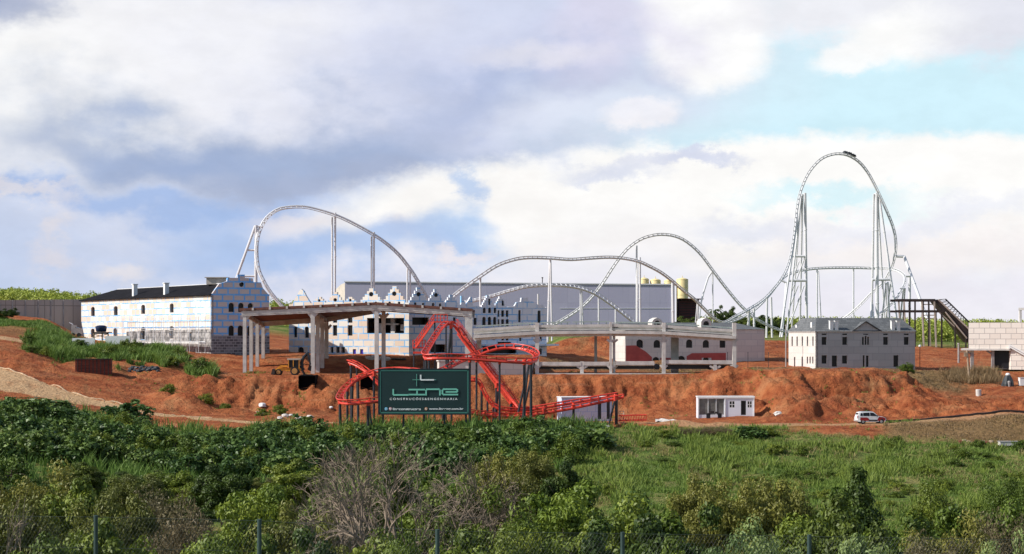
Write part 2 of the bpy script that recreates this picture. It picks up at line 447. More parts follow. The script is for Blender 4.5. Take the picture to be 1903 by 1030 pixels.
def height(px, D):
    """ground height with its bumps"""
    px = np.asarray(px, float); D = np.asarray(D, float)
    z = base_z(px, D)
    x = (px - CX) / F * scale_x(D)
    g, s, d = zones(px, D)
    rough = np.clip(1 - s * .85, 0, 1) * sm(D, 180, 235) * (1 - sm(D, 420, 520))
    bump = (fbm(x * .10, D * .10, 5, .55) - .5) * 1.5 * rough
    face = between(px, 380, 1420, 60) * between(D, 302, 314, 3)
    mound = between(px, 1340, 3500, 60) * between(D, 278, 336, 8) * (1 - .75 * sm(px, 1690, 1760) * sm(D, 300, 312))
    gully = (np.abs(fbm(x * .34 + 3, D * .05, 4) - .5) * 2)
    bump = bump - face * (.26 - gully) * 1.7 * (.5 + 1.3 * fbm(x * .05 + 60, D * .02, 2))
    calm = 1 - .8 * sm(px, 1680, 1750)
    big = np.abs(fbm(x * .055 + 40, D * .06 + 2, 3, .5) - .5) * 2
    bump = bump + between(px, 1330, 3500, 50) * between(D, 282, 330, 8) * (.22 - big) * 6.0 * calm
    rid = np.abs(fbm(x * .16 + 7, D * .13, 5, .55) - .5) * 2
    bump = bump + mound * ((.30 - rid) * 3.4)
    bump = bump + np.maximum(face, mound) * (.3 - np.abs(fbm(x * .75 + 5, D * .4, 4, .6) - .5) * 2) * 1.0
    left = (1 - sm(px, 520, 640)) * between(D, 283, 322, 5) * (1 - s)
    bump = bump + left * ((np.abs(fbm(x * .12 + 21, D * .11 + 5, 5, .55) - .5) * 2 - .25) * 1.3)
    flat = 1 - .9 * between(px, 380, 1400, 30) * between(D, 316, 336, 2)       # the levelled terrace
    flat = flat * (1 - .93 * between(px, 1280, 1416, 12) * between(D, 274, 290, 2))
    flat = flat * (1 - .9 * between(px, 125, 222, 12) * between(D, 290, 312, 3))
    zz = z + bump * flat
    cap = (HY - 685.5) / F * D - .25 + (fbm(x * .22, D * .22, 3) - .5) * 1.0       # spoil was tipped no higher than the terrace behind it
    lim = between(px, 1380, 3500, 30) * between(D, 280, 334, 1)
    over = np.maximum(0, zz - cap) * lim
    for hp, hd, rp, rd, hh in HEAPS:
        q = ((px - hp) / rp) ** 2 + ((D - hd) / rd) ** 2
        zz = zz + hh * np.exp(-q * 1.4) * (.75 + .5 * fbm(x * .5, D * .5, 3))
    return zz - over * .9


def gz(px, D): return float(height(np.array([px]), np.array([D]))[0])


def G(px, D):
    """point on the ground"""
    return Vector(((px - CX) / F * max(D, 60.0), D, gz(px, D)))


def build_ground():
    dr = np.concatenate([np.arange(-40, 60, 5.0), np.arange(60, 180, 2.5), np.arange(180, 255, 1.0), np.arange(255, 350, .55), np.arange(350, 420, 1.1), np.arange(420, 900, 9.0), np.linspace(900, 4200, 26)])
    pr = np.concatenate([np.arange(-1500, -100, 35.0), np.arange(-100, 2005, 4.2), np.arange(2005, 3500, 35.0)])
    PX, DD = np.meshgrid(pr, dr)
    Z = height(PX, DD); X = (PX - CX) / F * scale_x(DD)
    n, m = PX.shape
    co = np.stack([X, DD, Z], -1).reshape(-1, 3)
    ii = np.arange(n * m).reshape(n, m)
    q = np.stack([ii[:-1, :-1], ii[:-1, 1:], ii[1:, 1:], ii[1:, :-1]], -1).reshape(-1, 4)
    me = bpy.data.meshes.new('ground')
    me.vertices.add(len(co)); me.vertices.foreach_set('co', co.ravel())
    me.loops.add(q.size); me.loops.foreach_set('vertex_index', q.ravel())
    me.polygons.add(len(q)); me.polygons.foreach_set('loop_start', np.arange(0, q.size, 4)); me.polygons.foreach_set('loop_total', np.full(len(q), 4))
    me.polygons.foreach_set('use_smooth', np.ones(len(q), bool))
    g, s, d = zones(PX, DD)
    a = me.color_attributes.new('zone', 'FLOAT_COLOR', 'POINT')
    a.data.foreach_set('color', np.stack([g, s, d, np.ones_like(g)], -1).ravel())
    me.update(); me.validate()
    o = bpy.data.objects.new('ground', me); COL.objects.link(o); o['kind'] = 'structure'
    # --- material: red earth, sand, green and dry grass by zone
    m_, nt, bs = new_mat('earth_and_grass')
    tc = N(nt, 'ShaderNodeTexCoord')
    at = N(nt, 'ShaderNodeAttribute', attribute_name='zone')
    sep = N(nt, 'ShaderNodeSeparateColor'); nt.links.new(at.outputs['Color'], sep.inputs[0])
    def noise(sc, det=8.0, rg=.65):
        k = N(nt, 'ShaderNodeTexNoise', i_Scale=sc, i_Detail=det, i_Roughness=rg); nt.links.new(tc.outputs['Object'], k.inputs['Vector']); return k.outputs['Fac']
    n1, n2, n3, n4 = noise(.05), noise(.35), noise(1.6), noise(.13)
    e = mixc(nt, (.255, .064, .025), (.44, .150, .058), ramp(nt, n2, .32, .68))
    e = mixc(nt, e, (.46, .21, .095), ramp(nt, n4, .50, .70, 0, .75))
    e = mixc(nt, e, (.17, .046, .022), ramp(nt, n1, .52, .68, 0, .6))
    e = mixc(nt, e, (.13, .035, .016), ramp(nt, n3, .58, .74, 0, .55))
    mpg = N(nt, 'ShaderNodeMapping'); mpg.inputs['Scale'].default_value = (.05, .55, .9); mpg.inputs['Rotation'].default_value = (0, 0, R(9)); nt.links.new(tc.outputs['Object'], mpg.inputs[0])
    n5 = N(nt, 'ShaderNodeTexNoise', i_Scale=1.0, i_Detail=7.0, i_Roughness=.7, i_Distortion=.6); nt.links.new(mpg.outputs[0], n5.inputs['Vector'])
    e = mixc(nt, e, (.50, .25, .13), ramp(nt, n5.outputs['Fac'], .55, .72, 0, .4))
    e = mixc(nt, e, (.14, .034, .016), ramp(nt, n5.outputs['Fac'], .46, .30, 0, .5))
    n6 = noise(5.5, 4.0, .7)
    e = mixc(nt, e, (.10, .028, .014), ramp(nt, n6, .62, .72, 0, .5))
    sd = mixc(nt, (.50, .31, .165), (.58, .38, .21), ramp(nt, n2, .3, .7))
    sd = mixc(nt, sd, (.40, .20, .10), ramp(nt, n4, .5, .7, 0, .5))
    gr = mixc(nt, (.065, .11, .020), (.165, .225, .048), ramp(nt, n2, .3, .7))
    gr = mixc(nt, gr, (.27, .235, .085), ramp(nt, n4, .44, .60, 0, .85))
    gr = mixc(nt, gr, (.16, .075, .035), ramp(nt, n3, .62, .75, 0, .6))
    dy = mixc(nt, (.17, .115, .05), (.25, .17, .08), ramp(nt, n2, .3, .7))
    dy = mixc(nt, dy, (.09, .085, .03), ramp(nt, n3, .45, .7, 0, .6))
    c = mixc(nt, e, dy, sep.outputs[2])
    c = mixc(nt, c, gr, sep.outputs[0])
    c = mixc(nt, c, sd, sep.outputs[1])
    nt.links.new(c, bs.inputs['Base Color']); bs.inputs['Roughness'].default_value = .95; bs.inputs['Specular IOR Level'].default_value = .1
    ad = N(nt, 'ShaderNodeMath', operation='ADD'); nt.links.new(n2, ad.inputs[0]); nt.links.new(n3, ad.inputs[1])
    bp = N(nt, 'ShaderNodeBump', i_Strength=1.0, i_Distance=.8); nt.links.new(ad.outputs[0], bp.inputs['Height']); nt.links.new(bp.outputs[0], bs.inputs['Normal'])
    me.materials.append(m_)


build_ground()

# ================================================================== CAMERA, SUN, SKY
cam = bpy.data.objects.new('camera', bpy.data.cameras.new('camera')); COL.objects.link(cam)
cam.data.sensor_width = 36.0; cam.data.lens = 36.0 * F / 1903.0
cam.data.shift_y = (HY - 515.0) / 1903.0
cam.data.clip_start = 0.5; cam.data.clip_end = 9000
cam.rotation_euler = (R(90), 0, 0); S.camera = cam

SUN_EL = R(37); s_dir = Vector((-1.0, -0.21, 0)).normalized() * math.cos(SUN_EL) + Vector((0, 0, math.sin(SUN_EL)))
sun = bpy.data.objects.new('sun', bpy.data.lights.new('sun', 'SUN')); COL.objects.link(sun)
sun.data.energy = 4.7; sun.data.angle = R(.5); sun.data.color = (1.0, .95, .87)
sun.rotation_euler = s_dir.to_track_quat('Z', 'Y').to_euler()

SKY = .10; EXPO = .32
w = bpy.data.worlds.new('World'); S.world = w; w.use_nodes = True
nt = w.node_tree; nt.nodes.clear()
wo = N(nt, 'ShaderNodeOutputWorld'); bg = N(nt, 'ShaderNodeBackground', i_Strength=SKY); nt.links.new(bg.outputs[0], wo.inputs[0])
sky = N(nt, 'ShaderNodeTexSky', sky_type='NISHITA', sun_disc=False, sun_elevation=SUN_EL, sun_rotation=math.atan2(s_dir.x, s_dir.y))
sky.air_density = 1.0; sky.dust_density = 0.6; sky.ozone_density = 1.5
tcw = N(nt, 'ShaderNodeTexCoord'); sp = N(nt, 'ShaderNodeSeparateXYZ'); nt.links.new(tcw.outputs['Generated'], sp.inputs[0])


def math_(op, a, b=None, clamp=False):
    n = N(nt, 'ShaderNodeMath', operation=op); n.use_clamp = clamp
    for i, v in enumerate((a, b)):
        if v is None: continue
        if isinstance(v, (int, float)): n.inputs[i].default_value = v
        else: nt.links.new(v, n.inputs[i])
    return n.outputs[0]


# sky directions: bearing and elevation, both in thousandths of the focal length
az = math_('MULTIPLY', math_('ARCTAN2', sp.outputs[0], sp.outputs[1]), F / 1000)
el = math_('MULTIPLY', math_('ARCSINE', sp.outputs[2]), F / 1000)
cv = N(nt, 'ShaderNodeCombineXYZ'); nt.links.new(az, cv.inputs[0]); nt.links.new(el, cv.inputs[1])


def wnoise(scale, detail, rough, off, stretch=(1, 1.5, 1), color=False):
    mp = N(nt, 'ShaderNodeMapping'); mp.inputs['Location'].default_value = off; mp.inputs['Scale'].default_value = stretch
    nt.links.new(cv.outputs[0], mp.inputs[0])
    n = N(nt, 'ShaderNodeTexNoise', i_Scale=scale, i_Detail=detail, i_Roughness=rough); nt.links.new(mp.outputs[0], n.inputs['Vector'])
    return n.outputs['Color'] if color else n.outputs['Fac']


def warp(amount, scale, detail, rough, off):
    c = wnoise(scale, detail, rough, off, color=True)
    s = N(nt, 'ShaderNodeVectorMath', operation='SUBTRACT'); nt.links.new(c, s.inputs[0]); s.inputs[1].default_value = (.5, .5, .5)
    k = N(nt, 'ShaderNodeVectorMath', operation='SCALE'); nt.links.new(s.outputs[0], k.inputs[0]); k.inputs['Scale'].default_value = amount
    a = N(nt, 'ShaderNodeVectorMath', operation='ADD'); nt.links.new(cv.outputs[0], a.inputs[0]); nt.links.new(k.outputs[0], a.inputs[1])
    return a.outputs[0]


W_EDGE = warp(.085, 9.0, 10.0, .66, (5, 9, 0))
W_SOFT = warp(.42, 3.2, 6.0, .55, (3, 1, 0))         # soft, drawn-out banks
W_PUFF = warp(.20, 6.5, 10.0, .66, (7, 2, 0))         # crisp cumulus edges
state = {'c': None}


def srgb(r, g, b):
    f = lambda v: ((v / 255 + .055) / 1.055) ** 2.4 if v > 10 else v / 255 / 12.92
    return tuple(f(v) / SKY / 2 ** EXPO for v in (r, g, b))


def cloud(col, cx, cy, rx, ry, soft=.5, amt=1.0, vec=None, tilt=0.0):
    """one cloud mass centred on a bearing and an elevation"""
    mp = N(nt, 'ShaderNodeMapping', vector_type='TEXTURE')
    mp.inputs['Location'].default_value = ((cx - CX) / 1000, (HY - cy) / 1000, 0)
    mp.inputs['Rotation'].default_value = (0, 0, R(tilt)); mp.inputs['Scale'].default_value = (rx / 1000, ry / 1000, 1e3)
    nt.links.new(vec or W_SOFT, mp.inputs[0])
    ln = N(nt, 'ShaderNodeVectorMath', operation='LENGTH'); nt.links.new(mp.outputs[0], ln.inputs[0])
    m = ramp(nt, ln.outputs['Value'], 1 + soft, max(.0, 1 - soft), 0, amt)
    state['c'] = mixc(nt, state['c'], col, m)


# open sky, paled by thin high cloud over the part of the sky ahead and broken cloud everywhere else
amb = wnoise(1.1, 5.0, .55, (11, 5, 0), (.6, .9, 1))
state['c'] = mixc(nt, sky.outputs[0], srgb(180, 195, 222), ramp(nt, amb, .42, .62, .0, .7))
A = W_SOFT; B = W_PUFF
cloud(srgb(168, 196, 237), 300, 430, 1300, 400, .6, .92)               # hazy blue on the far left
cloud(srgb(211, 242, 253), 1500, 170, 960, 220, .45, 1.0)              # clear cyan opening
cloud(srgb(200, 210, 234), 130, 490, 520, 110, .7, .75)                 # pale veil low down
cloud(srgb(216, 222, 240), 420, 470, 420, 110, .8, .35)
# the great grey-lilac bank above
cloud(srgb(224, 226, 240), 420, 150, 880, 270, .42, .96)
cloud(srgb(206, 213, 238), 850, 95, 400, 180, .6, .9)
cloud(srgb(172, 186, 220), 930, 165, 240, 50, .7, .9, A, 6)
cloud(srgb(250, 250, 248), 90, 170, 380, 150, .8, .95)
cloud(srgb(246, 246, 250), 400, 80, 360, 74, .8, .75, A, 8)
cloud(srgb(232, 234, 246), 560, 160, 300, 60, .8, .5)
cloud(srgb(158, 176, 210), 500, 272, 440, 74, .8, .92, A, -4)
cloud(srgb(152, 172, 210), 270, 262, 150, 40, .9, .55, A)
cloud(srgb(170, 182, 210), 600, 320, 250, 40, .6, .85, A, -3)
cloud(srgb(118, 136, 174), -10, 4, 200, 66, .7, .95, A, 10)
cloud(srgb(196, 203, 224), 60, 20, 260, 40, .9, .6, A, 10)
cloud(srgb(160, 186, 230), 250, 366, 460, 32, .8, .85, A, -3)
# big cumulus wall on the right
cloud(srgb(255, 254, 252), 1580, 420, 980, 160, .10, 1.0, W_EDGE)
cloud(srgb(254, 253, 251), 1090, 385, 340, 92, .14, .97, W_EDGE, 9)
cloud(srgb(250, 248, 246), 880, 385, 170, 46, .4, .85, B, 6)
cloud(srgb(250, 246, 245), 1250, 470, 520, 60, .6, .8)
cloud(srgb(232, 234, 245), 1500, 525, 620, 56, .7, .7)
cloud(srgb(246, 240, 240), 1720, 470, 260, 44, .7, .7, B)
cloud(srgb(222, 226, 240), 1190, 308, 130, 16, .7, .8, B, 4)
cloud(srgb(212, 218, 238), 1310, 300, 70, 15, .6, .8, B)
cloud(srgb(214, 220, 238), 1130, 330, 80, 14, .7, .7, B)
cloud(srgb(206, 242, 252), 1540, 370, 150, 20, .8, .7, B)
cloud(srgb(226, 230, 245), 1700, 410, 220, 24, .8, .6, B, 8)
cloud(srgb(216, 222, 240), 1360, 440, 90, 26, .8, .6, B)
cloud(srgb(246, 244, 246), 1150, 450, 160, 60, .7, .5, B)
cloud(srgb(236, 234, 244), 1450, 585, 1100, 60, .7, .9)
cloud(srgb(240, 238, 246), 1650, 640, 1200, 60, .7, .9)
# bright towers and puffs
cloud(srgb(255, 255, 255), 1310, 40, 120, 128, .28, 1.0, W_EDGE)
cloud(srgb(255, 255, 255), 1330, 110, 85, 56, .4, 1.0, W_EDGE)
cloud(srgb(240, 240, 246), 1690, 40, 330, 66, .4, .95, B)
cloud(srgb(255, 255, 254), 1690, 80, 120, 46, .5, .95, W_EDGE, 12)
cloud(srgb(253, 253, 253), 1575, 122, 64, 26, .4, .9, W_EDGE, 6)
cloud(srgb(222, 224, 236), 1850, 60, 130, 60, .7, .7, B)
cloud(srgb(247, 245, 249), 1195, 216, 68, 32, .3, .97, W_EDGE, 4)
cloud(srgb(226, 232, 246), 1080, 215, 110, 60, .8, .6, A)
cloud(srgb(220, 218, 238), 1140, 60, 120, 80, .7, .8)
cloud(srgb(240, 237, 242), 1000, 105, 110, 20, .8, .5, W_EDGE)
# warm small cumulus under the bank
cloud(srgb(240, 231, 230), 545, 414, 84, 17, .7, .65, W_EDGE, 8)
cloud(srgb(226, 226, 236), 590, 440, 110, 24, .8, .6, B)
cloud(srgb(246, 236, 232), 752, 424, 30, 20, .6, .85, W_EDGE)
cloud(srgb(176, 206, 243), 860, 465, 105, 50, .7, .8, A)
cloud(srgb(164, 192, 235), 640, 500, 260, 46, .8, .8, A)
cloud(srgb(160, 190, 234), 400, 440, 90, 60, .9, .6, A)
cloud(srgb(164, 194, 236), 855, 345, 34, 26, .6, .7, B)
cloud(srgb(242, 234, 236), 860, 468, 44, 14, .7, .7, B)
cloud(srgb(238, 230, 228), 240, 512, 44, 15, .7, .6, W_EDGE)
cloud(srgb(236, 226, 224), 120, 420, 20, 28, .9, .5, B)
cloud(srgb(238, 230, 228), 50, 360, 90, 16, .7, .6, B, -8)
cloud(srgb(234, 224, 224), 110, 482, 40, 20, .9, .5, B)
fine = wnoise(9.0, 8.0, .6, (1, 4, 0), (1, 2, 1))
hs = N(nt, 'ShaderNodeHueSaturation'); nt.links.new(state['c'], hs.inputs['Color'])
nt.links.new(ramp(nt, fine, .3, .7, .965, 1.035), hs.inputs['Value'])
# the composed clouds ahead of us; elsewhere the open sky with broken cloud
front = ramp(nt, sp.outputs[1], .25, .7)
rest = mixc(nt, sky.outputs[0], srgb(190, 200, 222), ramp(nt, amb, .46, .62, .0, .55))
up = ramp(nt, el, 1.0, 2.2)
fin = mixc(nt, rest, hs.outputs[0], math_('MULTIPLY', front, math_('SUBTRACT', 1.0, up)))
nt.links.new(fin, bg.inputs['Color'])

S.view_settings.view_transform = 'Standard'; S.view_settings.look = 'None'; S.view_settings.gamma = 1.0; S.view_settings.exposure = EXPO
w.cycles.sampling_method = 'MANUAL'; w.cycles.sample_map_resolution = 512


# ================================================================== BUILDINGS
class Wall:
    """vertical wall plane through two ground points; outline and openings read as photo columns/rows on that plane"""
    def __init__(s, a, b):
        s.A = Vector((a[0], a[1])); s.B = Vector((b[0], b[1])); s.L = (s.B - s.A).length
        s.d = (s.B - s.A).normalized(); s.n = Vector((s.d.y, -s.d.x))

    def uv(s, px, py):
        kx = (px - CX) / F
        # A + d*u = t*(kx,1)
        den = s.d.x - kx * s.d.y
        u = (kx * s.A.y - s.A.x) / den
        t = s.A.y + s.d.y * u
        return (u, (HY - py) / F * t)

    def pt(s, u, v, w=0.0):
        q = s.A + s.d * u - s.n * w
        return Vector((q.x, q.y, v))

    def ax(s):
        return (Vector((s.d.x, s.d.y, 0)), Vector((-s.n.x, -s.n.y, 0)), Vector((0, 0, 1)))


def seg(start, direction, px_end):
    """end point of a wall that leaves start along direction until photo column px_end"""
    d = Vector(direction).normalized(); k = (px_end - CX) / F
    t = (k * start[1] - start[0]) / (d.x - k * d.y)
    return (start[0] + d.x * t, start[1] + d.y * t)


def rect(x0, y0, x1, y1): return [(x0, y0), (x1, y0), (x1, y1), (x0, y1)]


def arch(cx, y0, y1, wd, n=8):
    h = wd / 2 * 1.0
    top = [(cx + wd / 2 * math.cos(math.pi * k / n), y0 + h - h * math.sin(math.pi * k / n)) for k in range(n + 1)]
    return [(cx - wd / 2, y1), (cx + wd / 2, y1)] + top


def circ(cx, cy, r, n=14): return [(cx + r * math.cos(2 * math.pi * k / n), cy + r * math.sin(2 * math.pi * k / n)) for k in range(n)]


def stepped(cx, base, hw, peak, n=4):
    """stepped gable outline from left to right"""
    L = [(cx - hw, base)]
    for i in range(n):
        x = cx - hw * (1 - (i + .0) / n); x2 = cx - hw * (1 - (i + 1.0) / n) if i < n - 1 else cx - hw * .16
        y = base + (peak - base) * (i + 1) / n
        L += [(x, y), (x2, y)]
    Rr = [(2 * cx - x, y) for x, y in L[::-1]]
    return L + Rr


def facade(mb, wl, outline, holes, reveal=.35, thick=.4, mi=0, rmi=0, off=0.0, back=False):
    """wall face with real openings, their reveals and the thickness of its edge"""
    loops = [[(p[0], p[1], 0.0) for p in outline]] + [[(p[0], p[1], 0.0) for p in h] for h in holes]
    tris = tessellate_polygon([[Vector(p) for p in l] for l in loops])
    flat = [p for l in loops for p in l]
    for t in tris:
        q = [flat[i] for i in t]
        a, b, c = [Vector(p) for p in q]
        if (b - a).cross(c - a).z < 0: q = q[::-1]
        mb.face([wl.pt(p[0], p[1], off) for p in q], [(p[0], p[1]) for p in q], mi)
        if back: mb.face([wl.pt(p[0], p[1], off + thick) for p in q[::-1]], [(p[0], p[1]) for p in q[::-1]], mi)
    for li, l in enumerate(loops):
        d = thick if li == 0 else reveal
        for i in range(len(l)):
            p, q = l[i], l[(i + 1) % len(l)]
            mb.face([wl.pt(p[0], p[1], off), wl.pt(q[0], q[1], off), wl.pt(q[0], q[1], off + d), wl.pt(p[0], p[1], off + d)],
                    [(p[0], p[1]), (q[0], q[1]), (q[0], q[1] + d), (p[0], p[1] + d)], rmi if li else mi)


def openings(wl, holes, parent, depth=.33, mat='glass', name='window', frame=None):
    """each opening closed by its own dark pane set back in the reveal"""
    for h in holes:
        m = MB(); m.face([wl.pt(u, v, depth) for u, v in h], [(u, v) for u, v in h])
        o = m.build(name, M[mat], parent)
        if frame:
            f = MB(); us = [p[0] for p in h]; vs = [p[1] for p in h]; u0, u1, v0, v1 = min(us), max(us), min(vs), max(vs)
            for (a, b) in (((u0, v0), (u1, v0)), ((u0, (v0 + v1) / 2), (u1, (v0 + v1) / 2)), (((u0 + u1) / 2, v0), ((u0 + u1) / 2, v1)), ((u0, v0), (u0, v1)), ((u1, v0), (u1, v1))):
                f.bar(wl.pt(a[0], a[1], depth - .06), wl.pt(b[0], b[1], depth - .06), .09, .09, Vector((wl.n.x, wl.n.y, 0)))
            f.build('frame', M[frame], o)


def px2uv(wl, l): return [wl.uv(*p) for p in l]


def prism_poly(mb, pts, z0, z1, mi=0):
    """vertical prism over a ground polygon (list of xy)"""
    n = len(pts)
    mb.face([(p[0], p[1], z1) for p in pts], None, mi)
    for i in range(n):
        a, b = pts[i], pts[(i + 1) % n]
        mb.face([(a[0], a[1], z0), (b[0], b[1], z0), (b[0], b[1], z1), (a[0], a[1], z1)], None, mi)


# ------------------------------------------------------------------ long white barn on the left
def barn():
    C = P(393, 620, 352); Lf = P(151, 620, 412)
    wl = Wall((Lf.x, Lf.y), (C.x, C.y))
    ge = seg((C.x, C.y), (-wl.n.x, -wl.n.y), 500.5)
    wg = Wall((C.x, C.y), ge)
    zb = -4.6; ze = wg.uv(393, 548)[1]; L = wl.L; W = wg.L
    t = thing('barn', (C.x, C.y, zb), 'long two storey building of blue taped white boards with black roof and stepped gable end', 'building')
    a = MB()
    win = [arch(172.7, 570.5, 587.5, 6.8), arch(215, 569, 586, 7.2), arch(266, 566.5, 583.5, 7.2), arch(319, 564, 581, 7.2),
           arch(172.3, 611, 627, 6.8), arch(214.5, 610, 626, 7.2), arch(266, 608, 631, 7.6), arch(319, 606, 629, 7.6), rect(352, 618, 357, 634)]
    win = [px2uv(wl, h) for h in win]
    facade(a, wl, [(0, zb), (L, zb), (L, ze), (0, ze)], win)
    gw = [arch(430, 563, 580, 10.5), arch(448, 563, 580, 10.5), arch(465.5, 563.5, 580, 10), arch(430, 605, 628, 10.5), arch(447, 605, 628, 10.5), arch(464, 606, 628, 9), circ(449, 529, 4.6)]
    gw = [px2uv(wg, h) for h in gw]
    go = [(393, 548), (407, 528), (422, 523), (423, 516.5), (441.5, 516.5), (441.5, 510.5), (455, 510.5), (455, 516.5), (470, 517.5), (471, 524.5), (485, 525), (488.5, 535.5), (500.5, 548.5)]
    go = [(0, zb)] + px2uv(wg, go)[:1] + px2uv(wg, go)[1:]
    go[1] = (0, ze); go[-1] = (W, ze); go.append((W, zb))
    facade(a, wg, go[::-1], gw, mi=1, back=True, thick=.45)
    # far side and end
    bk = [wl.pt(0, 0), wl.pt(0, 0, W), wl.pt(L, 0, W)]
    for p, q in ((bk[0], bk[1]), (bk[1], bk[2])):
        a.face([(p.x, p.y, zb), (q.x, q.y, zb), (q.x, q.y, ze), (p.x, p.y, ze)])
    a.build('wall', [M['panel'], M['panel_b']], t)
    r = MB(); zr = wl.uv(393, 548)[1] + 2.35; ov = .35
    e0, e1 = wl.pt(-ov, ze + .03, -ov), wl.pt(L - .02, ze + .03, -ov); h0 = wl.pt(6.5, zr, W / 2); h1 = wl.pt(L - .02, zr, W / 2)
    f0, f1 = wl.pt(-ov, ze + .03, W + ov), wl.pt(L - .02, ze + .03, W + ov)
    r.face([e0, e1, h1, h0]); r.face([f1, f0, h0, h1]); r.face([f0, e0, h0])
    for s_ in ((e0, e1),): r.bar(s_[0] + Vector((0, 0, -.1)), s_[1] + Vector((0, 0, -.1)), .12, .18)
    ro = r.build('roof', M['roof_black'], t)
    rc = MB(); rc.bar(h0, h1, .28, .16); rc.build('ridge_cap', M['steel_w'], ro)
    for px, y0, y1 in ((240, 533, 552), (298, 531, 550)):
        u, v0 = wl.uv(px, y1); v1 = wl.uv(px, y0)[1]
        c = MB(); c.box(wl.pt(u, (v0 + v1) / 2 + .3, 1.2), (.85, .85, v1 - v0 + .3), wl.ax()); c.box(wl.pt(u, v1 + .5, 1.2), (1.1, 1.1, .16), wl.ax())
        c.build('chimney', M['white'], t)
    # box stair head behind the gable
    p = P(404, 523, 366); m = MB(); m.box(p, (3.7, 3.4, 1.25)); m.box(p + Vector((0, 0, .7)), (4.3, 4.0, .14)); m.build('stair_head', M['beige'], t)
    openings(wl, win, t); openings(wg, gw, t)
    # stone facing round the foot
    st = MB(); ul, vt = wl.uv(236, 614); ur, vt2 = L, wl.uv(392, 612)[1]
    st.box(wl.pt((ul + L) / 2, zb + (vt - zb) / 2, -.04), (L - ul - .1, .16, vt - zb), wl.ax())
    # keep the lower openings clear of the facing
    st.v = []; st.f = []; st.uv = []; st.mi = []
    ho = [px2uv(wl, h) for h in (rect(262, 609, 270, 632), rect(315, 609, 323, 631), rect(352, 617.5, 357.2, 634.5))]
    top = wl.uv(236, 616.5)[1]
    facade(st, wl, [(ul, zb), (L - .01, zb), (L - .01, vt2), (ul + 9, vt2 - .15), (ul, top)], [[(u, min(v, vt2 - .25)) for u, v in h] for h in ho], reveal=.12, thick=.12, off=-.12)
    st.build('stone_base', M['stone'], t)
    s2 = MB(); vt = wg.uv(393, 624)[1]; s2.box(wg.pt(W / 2, (zb + vt) / 2, -.04), (W - .02, .16, vt - zb), wg.ax()); s2.build('stone_plinth', M['stone_d'], t)
    # --- scaffold against the long side: a thing of its own
    sc = MB(); sb = MB(); u0 = wl.uv(236, 620)[0]
    n = 11
    for i in range(n):
        u = u0 + (L - u0 - .6) * i / (n - 1)
        for wv in (-1.0, -2.3): sc.tube([wl.pt(u, zb - .2, wv), wl.pt(u, 3.1, wv)], .045, 5)
        sc.tube([wl.pt(u, 1.0, -1.0), wl.pt(u, 1.0, -2.3)], .04, 5)
    for v in (-1.5, .9, 3.0):
        for wv in (-1.0, -2.3): sc.tube([wl.pt(u0, v, wv), wl.pt(L - .6, v, wv)], .04, 5)
    s_ = thing('scaffold', tuple(wl.pt(u0, zb, -1.5)), 'thin steel scaffolding with a plank deck along the long side of the black roofed building', 'scaffold')
    sc.build('frame', M['steel_w'], s_)
    sb.bar(wl.pt(u0 + 2, -1.75, -1.6), wl.pt(L - .6, -1.75, -1.6), 1.2, .14); sb.build('deck', M['white'], s_)
    return wl, wg


BW, BG = barn()


